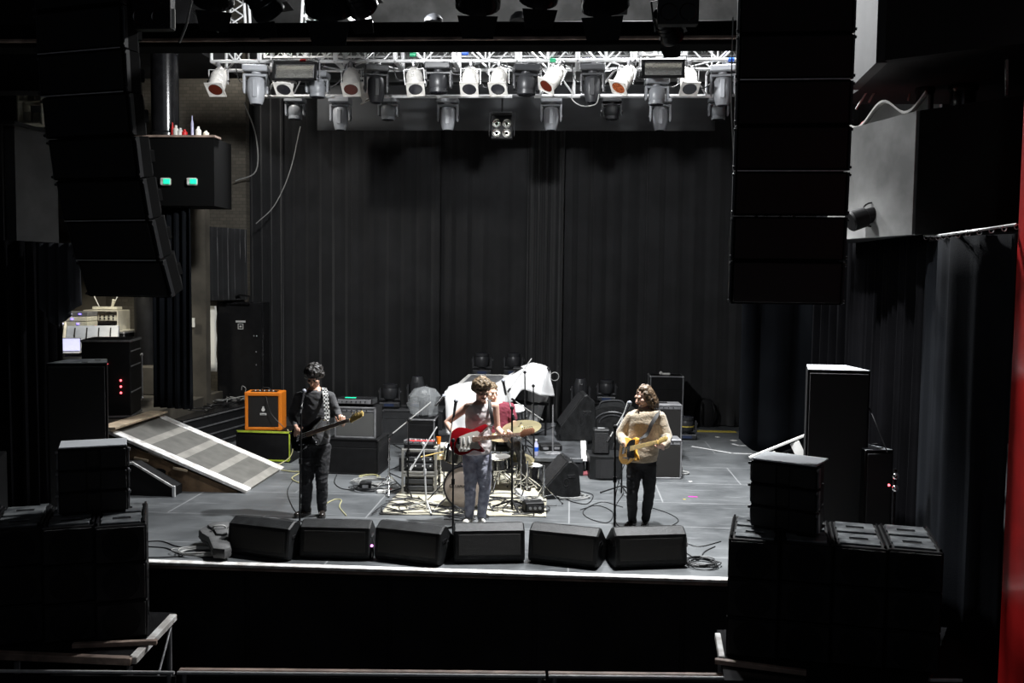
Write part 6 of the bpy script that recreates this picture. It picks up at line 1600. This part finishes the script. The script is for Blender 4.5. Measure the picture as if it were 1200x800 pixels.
def face_bits(o, H):
    pl = Matrix.Translation(-o.location)
    for s in (-1, 1):
        m = MB(); m.sphere((s*.030, -.0915, -.001), .0095, 10, pl @ H, (1.25, .7, .8)); m.build('eye', 'eye', o)
        m = MB(); m.box((s*.031, -.098, .019), (.030, .010, .007), .002, pl @ H); m.build('eyebrow', o.get('hairmat', 'hair_brown'), o)
    m = MB(); m.sphere((0, -.1045, -.064), .017, 10, pl @ H, (1.25, .32, .32)); m.build('mouth', 'lips', o)
    if 'hairmat' in o: del o['hairmat']
def make_person(label, J, origin, skin, hm, yaw=0):
    """J: joints; body = one continuous mesh incl. head, arms with hands, legs"""
    X = (J['sl']-J['sr']).normalized(); m = MB()
    torso(m, J['P'], J['N'], X, .92, .92)
    cap(m, J['N']-Vector((0, 0, .02)), J['H'] @ Vector((0, .012, -.06)), .056, .052)
    head_shapes(m, J['H'])
    for s in ('r', 'l'):
        cap(m, J['N'].lerp(J['s'+s], .35)-Vector((0, 0, .03)), J['s'+s], .055, .050)
        chain(m, [J['s'+s], J['s'+s].lerp(J['e'+s], .45), J['e'+s], J['e'+s].lerp(J['w'+s], .3), J['w'+s]], [.050, .043, .036, .038, .0245])
        chain(m, [J['h'+s], J['k'+s], J['a'+s]], [.078, .050, .028]); 
        ft = J['f'+s]; cap(m, J['a'+s]-Vector((0, 0, .03)), ft, .022, .018)
        hand(m, J['w'+s], *J['hand'+s])
    o = fused('person', m, .0058, skin, None, 2)
    o.data.transform(Matrix.Translation(-origin)); o.location = origin; tag(o, label, 'person')
    o['hairmat'] = hm; return o
def shoes(o, J, mt, solemt):
    for s in ('r', 'l'):
        a, f = J['a'+s], J['f'+s]; d = Vector((f.x-a.x, f.y-a.y, 0)).normalized(); m = MB()
        heel = Vector((a.x, a.y, .040))-d*.045; toe = heel+d*.235
        cap(m, heel, heel+d*.12, .038, .040); cap(m, heel+d*.12, toe-d*.03, .043, .036); cap(m, heel+Vector((0, 0, .02)), Vector((a.x, a.y, .12)), .042, .042)
        q = fused('shoe', m, .008, mt, o, 3)
        for v in q.data.vertices:
            if v.co.z+o.location.z < .012: v.co.z = .012-o.location.z
        m = MB(); side = Vector((-d.y, d.x, 0)); pts = []
        for i in range(20):
            an = 2*PI*i/20; c = heel+d*.095; pts.append(c+d*.142*math.cos(an)+side*(.043+.006*math.cos(an))*math.sin(an)-o.location)
        m.rings([[Vector((p.x, p.y, z-o.location.z)) for p in pts] for z in (.001, .022)]); m.build('sole', solemt, q)
def trousers(o, J, mt, g=.012, cuff=.05, topt=.16, rumple=.006):
    m = MB(); X = (J['sl']-J['sr']).normalized(); torso(m, J['P'], J['N'], X, .96, .96, g*.6, t0=-.10, t1=.15)
    for s in ('r', 'l'):
        h, k, a = J['h'+s], J['k'+s], J['a'+s]
        chain(m, [h, h.lerp(k, .5), k, k.lerp(a, .35), a-Vector((0, 0, .01))], [.080+g, .070+g, .052+g, .050+g, .036+g])
        cap(m, J['P'].lerp(h, .5), h, .085+g, .082+g)
    return fused('trousers', m, .010, mt, o, 4, rumple, 14)
def band(name, pts, w, th, mt, parent, wdir=Vector((1, 0, 0))):
    P = spline(pts, 6); rg = []
    for i, p in enumerate(P):
        d = (P[min(i+1, len(P)-1)]-P[max(i-1, 0)]).normalized(); a = (wdir-d*wdir.dot(d)).normalized(); b = d.cross(a)
        rg.append([p+a*w/2+b*th/2, p-a*w/2+b*th/2, p-a*w/2-b*th/2, p+a*w/2-b*th/2])
    inv = parent.matrix_basis.inverted(); m = MB(inv); m.rings(rg); return m.build(name, mt, parent)

# ---------------------------------------------------------------- guitars
def outline(kind):
    if kind == 'strat': o = [(-.20, -.10), (-.12, -.158), (-.02, -.150), (.05, -.120), (.11, -.135), (.165, -.152), (.185, -.13), (.15, -.08), (.125, -.04), (.125, .035), (.16, .07), (.225, .115), (.245, .145), (.205, .165), (.12, .142), (.05, .122), (-.02, .148), (-.12, .160), (-.20, .11), (-.228, .02), (-.225, -.04)]
    elif kind == 'tele': o = [(-.20, -.10), (-.12, -.155), (-.03, -.148), (.04, -.118), (.10, -.13), (.16, -.152), (.185, -.13), (.155, -.08), (.125, -.035), (.125, .045), (.15, .09), (.13, .125), (.07, .125), (.02, .118), (-.04, .142), (-.12, .158), (-.20, .12), (-.225, .03), (-.225, -.04)]
    else: o = [(-.22, -.10), (-.14, -.160), (-.03, -.158), (.05, -.125), (.12, -.135), (.19, -.150), (.21, -.125), (.17, -.075), (.14, -.04), (.14, .035), (.19, .08), (.285, .12), (.31, .15), (.26, .172), (.14, .145), (.05, .125), (-.05, .158), (-.15, .165), (-.22, .12), (-.25, .03), (-.245, -.04)]
    P = [Vector((x, y, 0)) for x, y in o]; P = P+P[:3]; out = []
    for i in range(1, len(P)-2):
        a, b, c = P[i-1], P[i], P[i+1]; d = P[i+2]
        for j in range(4):
            t = j/4; v = .5*((2*b)+(c-a)*t+(2*a-5*b+4*c-d)*t*t+(3*b-a-3*c+d)*t**3); out.append((v.x, v.y))
    return out
def guitar(kind, label, P, Q, Nn, bodym, guardm, neckm, name='electric_guitar', total=1.0):
    x = (Q-P).normalized(); z = (Nn-x*Nn.dot(x)).normalized(); y = z.cross(x)
    mw = Matrix((x, y, z)).transposed().to_4x4(); mw.translation = P
    t = thing(name, label, 'guitar' if kind != 'bass' else 'bass guitar', P); t.matrix_basis = mw
    nl = (.62 if kind != 'bass' else .80)      # end of fretboard
    m = MB(); m.prism(outline(kind), -.022, .022, bev=.008); m.build('body', bodym, t)
    o = outline(kind); m = MB()
    if kind == 'strat': g = [(-.15, -.05), (-.11, -.12), (-.02, -.125), (.05, -.098), (.12, -.115), (.15, -.105), (.12, -.05), (.125, .03), (.15, .075), (.12, .095), (.05, .09), (-.02, .075), (-.10, .05), (-.13, .0)]
    elif kind == 'tele': g = [(-.04, -.05), (.0, -.125), (.04, -.10), (.11, -.118), (.14, -.11), (.12, -.04), (.125, .045), (.12, .10), (.06, .108), (.0, .10), (-.06, .06), (-.04, .0)]
    else: g = [(-.08, -.06), (-.06, -.13), (.04, -.11), (.13, -.12), (.15, -.05), (.145, .04), (.20, .10), (.12, .11), (.04, .095), (-.06, .09), (-.09, .02)]
    m.prism(g, .022, .026); m.build('pickguard', guardm, t, smooth=False)
    # neck
    m = MB(); rg = []
    for xx, hw in ((.07, .028), (nl, .021)):
        rg.append([(xx, hw, .040), (xx, hw*.9, .028), (xx, hw*.4, .018), (xx, -hw*.4, .018), (xx, -hw*.9, .028), (xx, -hw, .040)])
    m.rings(rg); m.build('neck', neckm[0], t)
    m = MB(); m.rings([[(.06, .028, .040), (.06, .028, .045), (.06, -.028, .045), (.06, -.028, .040)], [(nl, .021, .040), (nl, .021, .045), (nl, -.021, .045), (nl, -.021, .040)]]); fb = m.build('fretboard', neckm[1], t, smooth=False)
    m = MB()
    for k in range(20):
        xx = nl-(nl+.04 if kind != 'bass' else nl+.08)*(1-2**(-(k+1)/12)); hw = .0212+.007*(nl-xx)/(nl-.06); m.box((xx, 0, .0455), (.0025, 2*hw-.003, .002))
    m.build('frets', 'chrome', fb)
    # headstock
    hl = .17 if kind != 'bass' else .21
    if kind == 'tele': hs = [(0, -.022), (.03, -.030), (.06, -.018), (hl*.85, -.012), (hl, .005), (hl, .03), (hl*.85, .045), (.04, .042), (.02, .026), (0, .022)]
    else: hs = [(0, -.022), (.025, -.038), (.05, -.028), (hl*.8, -.012), (hl, .0), (hl*1.03, .04), (hl*.92, .062), (.05, .055), (.025, .034), (0, .022)]
    m = MB(); m.prism([(nl+a, b) for a, b in hs], .022, .036, bev=.003); m.build('headstock', neckm[0], t)
    n = 6 if kind != 'bass' else 4
    for k in range(n):
        xx = nl+.035+(hl-.06)*k/(n-1); yy = .052 if kind != 'tele' else .043; rr = .007 if n == 6 else .012
        m = MB(); m.tube((xx, yy-.012, .036), (xx, yy-.012, .048), rr*.6, n=8); m.tube((xx, yy, .028), (xx, yy+.022, .028), .003, n=6); m.sphere((xx, yy+.026, .028), rr*1.1, 8, sc=(1, .5, .7)); m.build('tuning_peg', 'chrome', t)
    for xx in ((-.045, .015, .07) if kind == 'strat' else (-.06, .07) if kind == 'tele' else (-.02, .06)):
        m = MB(); m.box((xx, 0, .030), (.020, .080, .012), .004); m.build('pickup', 'white_paint' if kind == 'strat' else 'black_gloss', t)
    m = MB(); m.box((-.105, 0, .030), (.045, .08, .014), .003)
    for k in range(n): m.box((-.105, -.028+.056*k/(n-1), .040), (.03, .007, .006))
    m.build('bridge', 'chrome', t)
    for xx, yy in ((-.04, -.095), (.0, -.10), (-.08, -.085)):
        m = MB(); m.lathe([(.011, 0), (.009, .014)], T(xx, yy, .026), 12); m.build('control_knob', 'white_paint' if kind == 'strat' else 'chrome', t)
    m = MB()
    for k in range(n): m.tube((-.10, -.027+.054*k/(n-1), .045), (nl+.01, -.018+.036*k/(n-1), .050), .0006 if n == 6 else .0026, n=4)
    m.build('strings', 'cable_grey', t)
    return t

def joints(**k): return k
# ---------------------------------------------------------------- singer in the white vest
Y0 = 10.85
J = joints(P=D(559, 531, Y0), N=D(563.5, 471.5, Y0), sr=D(547.5, 477, Y0), sl=D(580, 476, Y0-.02),
    er=D(523.5, 495, Y0+.04), wr=D(532, 509, Y0-.14), el=D(583, 502, Y0-.02), wl=D(593.5, 513.5, Y0-.22),
    hr=D(551.5, 535, Y0), hl=D(567, 535, Y0), kr=D(551, 573, Y0-.05), kl=D(568, 573, Y0-.04),
    ar=Vector((D(549.5, 604, Y0).x, Y0+.04, .09)), al=Vector((D(564, 604, Y0).x, Y0+.02, .09)))
J['fr'] = J['ar']+Vector((-.03, -.16, -.055)); J['fl'] = J['al']+Vector((.03, -.16, -.055))
J['H'] = headm(D(564.5, 457, Y0-.035), R(28), R(22))
J['handr'] = ((.62, -.1, -.78), (.1, 1, .05), -1, (22, 30, 22)); J['handl'] = ((.35, -.55, .45), (-.3, .75, .6), 1, (42, 48, 35))
o_ = G(557, 613)
S = make_person('person in a white sleeveless vest and pale jeans playing the red guitar at centre stage', J, Vector((o_.x, Y0, 0)), 'skin_pale', 'hair_brown')
face_bits(S, J['H'])
m = MB(); hair_blob(m, J['H'], 120, .024, .038, 1.14, 3, low=-.35, front=.42); fused('hair', m, .008, 'hair_brown', S, 1, .008, 40)
m = MB(); X_ = (J['sl']-J['sr']).normalized(); torso(m, J['P'], J['N'], X_, .98, 1.0, .014, t0=0, t1=.97)
for s in 'rl': cap(m, J['N'].lerp(J['s'+s], .55)-Vector((0, 0, .035)), J['s'+s].lerp(J['N'], .25)-Vector((0, 0, .02)), .058, .045)
fused('vest', m, .009, 'tank_white', S, 3, .006, 14)
trousers(S, J, 'jeans_blue', .014); shoes(S, J, 'shoe_white', 'sole')
g_ = guitar('strat', 'red electric guitar with a greyed white pickguard held by the singer', D(549, 516, Y0-.20), D(627, 507.5, Y0-.33), Vector((0, -1, .30)), 'guitar_red', 'pickguard', ('rosewood', 'rosewood'))
bk = J['N']+Vector((0, .15, -.15))
band('strap', [g_.matrix_basis @ Vector((.23, .145, .0)), D(577, 497, Y0-.17), D(575, 482, Y0-.145), D(574, 472, Y0-.07), D(573, 469, Y0+.02), D(566, 480, Y0+.15), D(552, 500, Y0+.17), D(541, 512, Y0+.09), g_.matrix_basis @ Vector((-.22, .02, -.01))], .036, .006, 'leather', g_)

# ---------------------------------------------------------------- bassist
Y0 = 10.98
J = joints(P=D(370, 519, Y0), N=D(368.5, 456, Y0), sr=D(350.5, 465, Y0), sl=D(386.5, 464.5, Y0),
    er=D(342, 487, Y0+.03), wr=D(347.5, 502, Y0-.15), el=D(395, 483, Y0+.0), wl=D(401.5, 496, Y0-.24),
    hr=D(362, 523, Y0), hl=D(378, 523, Y0), kr=D(360, 563, Y0-.05), kl=D(377, 562, Y0-.04),
    ar=Vector((D(357, 600, Y0).x, Y0+.05, .09)), al=Vector((D(376, 600, Y0).x, Y0+.06, .09)))
J['fr'] = J['ar']+Vector((-.07, -.15, -.055)); J['fl'] = J['al']+Vector((.04, -.16, -.055))
J['H'] = headm(D(368, 441, Y0-.05), R(-3), R(32))
J['handr'] = ((.35, -.1, -.9), (.1, 1, .0), -1, (24, 34, 22)); J['handl'] = ((.1, -.6, .5), (-.3, .75, .55), 1, (42, 48, 35))
B = make_person('person with dark curly hair in a charcoal shirt playing a black bass at left', J, Vector((G(366, 606).x, Y0, 0)), 'skin', 'hair_black')
face_bits(B, J['H'])
m = MB(); hair_blob(m, J['H'], 120, .022, .036, 1.16, 5, low=-.35, front=.35); fused('hair', m, .008, 'hair_black', B, 1, .010, 38)
m = MB(); X_ = (J['sl']-J['sr']).normalized(); torso(m, J['P'], J['N'], X_, 1.0, 1.0, .016, t0=0, t1=1.0)
for s in 'rl':
    cap(m, J['N'].lerp(J['s'+s], .3)-Vector((0, 0, .03)), J['s'+s], .062, .060); chain(m, [J['s'+s], J['e'+s], J['e'+s].lerp(J['w'+s], .8)], [.060, .046, .036])
fused('shirt', m, .009, 'shirt_char', B, 3, .0065, 15)
m = MB(); m.path([(J['N']+Vector((.068*math.cos(a*PI/8), .062*math.sin(a*PI/8)-.01, -.004+.012*math.sin(a*PI/8))))-B.location for a in range(17)], .014); m.build('collar', 'shirt_char', B)
trousers(B, J, 'jeans_black', .016, rumple=.009); shoes(B, J, 'shoe_dark', 'rubber')
g_ = guitar('bass', 'black bass guitar with a pale headstock held by the dark haired person', D(358, 511, Y0-.20), D(436, 485, Y0-.75), Vector((-.30, -1, .40)), 'guitar_black', 'guitar_black', ('maple_yellow', 'rosewood'), name='bass_guitar')
band('strap', [g_.matrix_basis @ Vector((.29, .15, .0)), D(383, 492, Y0-.22), D(382.5, 475, Y0-.165), D(381, 460, Y0-.09), D(379, 455, Y0+.02), D(372, 470, Y0+.16), D(358, 492, Y0+.17), D(347, 508, Y0+.07), g_.matrix_basis @ Vector((-.24, .02, -.01))], .062, .006, 'checker_strap', g_)

# ---------------------------------------------------------------- guitarist in the cream sweater
Y0 = 10.9
J = joints(P=D(752, 540, Y0), N=D(757, 479, Y0), sr=D(739.5, 488.5, Y0+.02), sl=D(774, 488.5, Y0-.02),
    er=D(727, 509, Y0+.06), wr=D(732.5, 521.5, Y0-.14), el=D(782, 512, Y0-.06), wl=D(776, 524, Y0-.27),
    hr=D(744, 544, Y0), hl=D(760, 544, Y0), kr=D(741, 577, Y0-.05), kl=D(761, 576, Y0-.0),
    ar=Vector((D(741, 610, Y0).x, Y0+.04, .09)), al=Vector((D(757, 610, Y0).x, Y0+.08, .09)))
J['fr'] = J['ar']+Vector((-.07, -.15, -.055)); J['fl'] = J['al']+Vector((-.03, -.16, -.055))
J['H'] = headm(D(754.5, 464, Y0-.02), R(-58), R(17))
J['handr'] = ((.55, -.1, -.75), (.1, 1, .05), -1, (22, 34, 22)); J['handl'] = ((-.35, -.6, .35), (-.1, .75, .7), 1, (42, 48, 35))
K = make_person('person with shoulder length hair in a cream sweater playing the yellow guitar at right', J, Vector((G(750, 618).x, Y0, 0)), 'skin_pale', 'hair_long')
face_bits(K, J['H'])
m = MB(); H_ = J['H']; hair_blob(m, H_, 40, .014, .022, 1.02, 8, low=-.3, front=.45)
rn = random.Random(4)
for i in range(34):
    a = R(-25)+R(230)*i/33; x, y = .082*math.cos(a), .018+.092*math.sin(a); k = rn.uniform(.9, 1.12)
    p = [H_ @ Vector((x, y, .05)), H_ @ Vector((x*1.15*k, y*1.12*k, -.04)), H_ @ Vector((x*1.25*k, y*1.15*k+.01, -.11)), H_ @ Vector((x*1.1*k+rn.uniform(-.01, .01), y*1.1*k+.01, -.165+rn.uniform(-.02, .02)))]
    chain(m, p, [.017, .018, .016, .008], 8)
fused('hair', m, .008, 'hair_long', K, 1, .006, 40)
m = MB(); X_ = (J['sl']-J['sr']).normalized(); torso(m, J['P'], J['N'], X_, 1.0, 1.06, .026, t0=0, t1=.97, waist=1.2)
for s in 'rl':
    cap(m, J['N'].lerp(J['s'+s], .3)-Vector((0, 0, .04)), J['s'+s]-Vector((0, 0, .01)), .060, .062)
    e_, w_ = J['e'+s], J['w'+s]; chain(m, [J['s'+s], J['s'+s].lerp(e_, .5), e_, e_.lerp(w_, .55), e_.lerp(w_, .88)], [.062, .060, .058, .056 if s == 'r' else .070, .040])
fused('sweater', m, .010, 'sweater', K, 5, .0050, 8)
m = MB(); m.path([(J['N']+Vector((.078*math.cos(a*PI/8), .070*math.sin(a*PI/8)-.012, .004+.014*math.sin(a*PI/8))))-K.location for a in range(17)], .017); m.build('collar', 'sweater', K)
trousers(K, J, 'jeans_black', .012); shoes(K, J, 'shoe_dark', 'rubber')
g_ = guitar('tele', 'yellow electric guitar with black pickguard held by the person in the sweater', D(739, 527, Y0-.24), D(786, 515.5, Y0-.92), Vector((-.55, -1, .45)), 'guitar_butter', 'guitar_black', ('maple_yellow', 'maple_yellow'))
band('strap', [g_.matrix_basis @ Vector((.14, .10, .0)), D(757, 510, Y0-.22), D(764, 496, Y0-.19), D(770, 486, Y0-.12), D(771, 480, Y0+.02), D(764, 492, Y0+.18), D(748, 512, Y0+.18), D(733, 524, Y0+.08), g_.matrix_basis @ Vector((-.22, .02, -.01))], .042, .006, 'leather', g_)

# ---------------------------------------------------------------- drummer
Y0 = 13.15
J = joints(P=Vector((-.98, Y0, .66)), N=D(587, 470, Y0+.0), sr=D(573, 478, Y0), sl=D(598, 477, Y0-.02),
    er=D(566, 495, Y0-.05), wr=D(569, 506, Y0-.32), el=D(603, 497, Y0-.1), wl=D(594, 508, Y0-.36),
    hr=Vector((-1.09, Y0-.04, .63)), hl=Vector((-.86, Y0-.04, .63)), kr=Vector((-1.18, Y0-.46, .58)), kl=Vector((-.70, Y0-.42, .58)),
    ar=Vector((-1.16, Y0-.62, .10)), al=Vector((-.60, Y0-.38, .10)))
J['fr'] = J['ar']+Vector((0, -.17, -.055)); J['fl'] = J['al']+Vector((.05, -.16, -.055))
J['H'] = headm(D(575.5, 459, Y0-.05), R(38), R(10))
J['N'] = D(583, 471, Y0)
J['handr'] = ((.1, -.9, -.2), (.1, .1, -1), 1, (50, 60, 40)); J['handl'] = ((-.3, -.9, -.2), (.1, .1, -1), -1, (50, 60, 40))
U = make_person('person in a maroon t-shirt seated behind the drums, half hidden by the singer', J, Vector((-.98, Y0, .0)), 'skin_pale', 'hair_brown')
face_bits(U, J['H'])
m = MB(); hair_blob(m, J['H'], 70, .016, .024, 1.04, 9, low=-.3, front=.4); fused('hair', m, .008, 'hair_brown', U, 1, .006, 40)
m = MB(); X_ = (J['sl']-J['sr']).normalized(); torso(m, J['P'], J['N'], X_, 1.0, 1.0, .018, t0=0, t1=1.0)
for s in 'rl': cap(m, J['N'].lerp(J['s'+s], .3)-Vector((0, 0, .03)), J['s'+s], .062, .062); cap(m, J['s'+s], J['s'+s].lerp(J['e'+s], .62), .062, .060)
fused('t_shirt', m, .009, 'tee_maroon', U, 4, .008, 13)
m = MB(); torso(m, J['P'], J['N'], X_, .98, .98, .01, t0=-.10, t1=.15)
for s in 'rl': chain(m, [J['h'+s], J['k'+s], J['a'+s]+Vector((0, 0, .02))], [.092, .066, .048])
fused('trousers', m, .010, 'shirt_char', U, 4, .008, 14); 
shoes(U, J, 'shoe_dark', 'rubber')
for s, lb in (('r', 'drum stick in the drummer right hand'), ('l', 'drum stick in the drummer left hand')):
    w = J['w'+s]+Vector((0, -.085, -.03)); m = MB(); m.tube(w+Vector((0, .10, .0)), w+Vector((.08, -.28, -.03)), .007, .004, n=8); tag(m.build('drum_stick', 'maple_yellow'), lb+' above the drums', 'drum stick')
# singer and other instrument leads
cable([g_.matrix_basis @ Vector((-.1, -.14, 0)), D(726, 560, 10.8), D(721, 585, 10.8), G(722, 605, .01)], 'thin lead hanging from the yellow guitar to the floor', .005)
# ================================================================ LIGHT
def area(name, loc, target, energy, size, col=(1, 1, 1), shape='DISK', spread=180, size_y=None):
    l = bpy.data.lights.new(name, 'AREA'); l.energy = energy; l.size = size; l.color = col; l.shape = shape; l.spread = R(spread)
    if size_y: l.shape = 'RECTANGLE'; l.size_y = size_y
    o = bpy.data.objects.new(name, l); C.objects.link(o); o.location = loc
    o.rotation_euler = (Vector(target)-Vector(loc)).to_track_quat('-Z', 'Y').to_euler(); return o
def spot(name, loc, target, energy, ang, blend=.5, rad=.15, col=(1, 1, 1)):
    l = bpy.data.lights.new(name, 'SPOT'); l.energy = energy; l.spot_size = R(ang); l.spot_blend = blend; l.shadow_soft_size = rad; l.color = col
    o = bpy.data.objects.new(name, l); C.objects.link(o); o.location = loc
    o.rotation_euler = (Vector(target)-Vector(loc)).to_track_quat('-Z', 'Y').to_euler(); return o
WH = (.97, .985, 1.0)
# work lights of the stage: upstage pair above the truss, one just behind the proscenium beam
spot('work_light_upstage', (.5, 15.6, 8.8), (.1, 10.6, 0), 3300, 104, .8, .22, WH)
spot('work_light_stage_right', (1.6, 14.0, 8.4), (1.4, 11.0, 0), 1900, 100, .6, .2, WH)
spot('work_light_proscenium', (-2.4, 10.5, 6.0), (-1.6, 17.5, 4.3), 1250, 138, .6, .18, WH)
spot('work_light_downstage', (.7, 10.6, 7.0), (.3, 10.9, 0), 5200, 92, .8, .12, WH)
spot('ramp_fill_spot', (-4.6, 14.2, 7.8), (-5.5, 12.7, .4), 2300, 28, .8, .15, WH)  # added narrow spot that brightens only the ramp
spot('work_light_left', (-5.6, 14.9, 7.6), (-6.0, 17.0, 3.0), 420, 120, .6, .2, (1, .97, .92))
# light spilling from the wing at far left (desk lamps)
spot('wing_light', (-7.6, 15.2, 3.4), (-8.0, 15.8, 1.2), 160, 120, .5, .15, (1, .95, .82))
spot('column_fill_spot', (2.5, 2.0, 8.0), (5.6, 8.0, 3.6), 420, 42, .9, .4, (1, .97, .93))  # added spot, narrowed onto the red column to brighten it
area('house_fill', (-1, -2.5, 7.5), (-1, 9, 1.5), 40, 5.0, (.85, .9, 1))  # added fill without a visible source, lifts the black front faces
w = bpy.data.worlds.new('world'); bpy.context.scene.world = w; w.use_nodes = True
w.node_tree.nodes['Background'].inputs[0].default_value = (.8, .9, 1, 1); w.node_tree.nodes['Background'].inputs[1].default_value = .0
vs = bpy.context.scene.view_settings; vs.view_transform = 'Standard'; vs.look = 'None'; vs.gamma = 1; vs.exposure = 0; vs.use_curve_mapping = False
bpy.context.scene.cycles.max_bounces = 6
bpy.context.scene.cycles.sample_clamp_indirect = 4
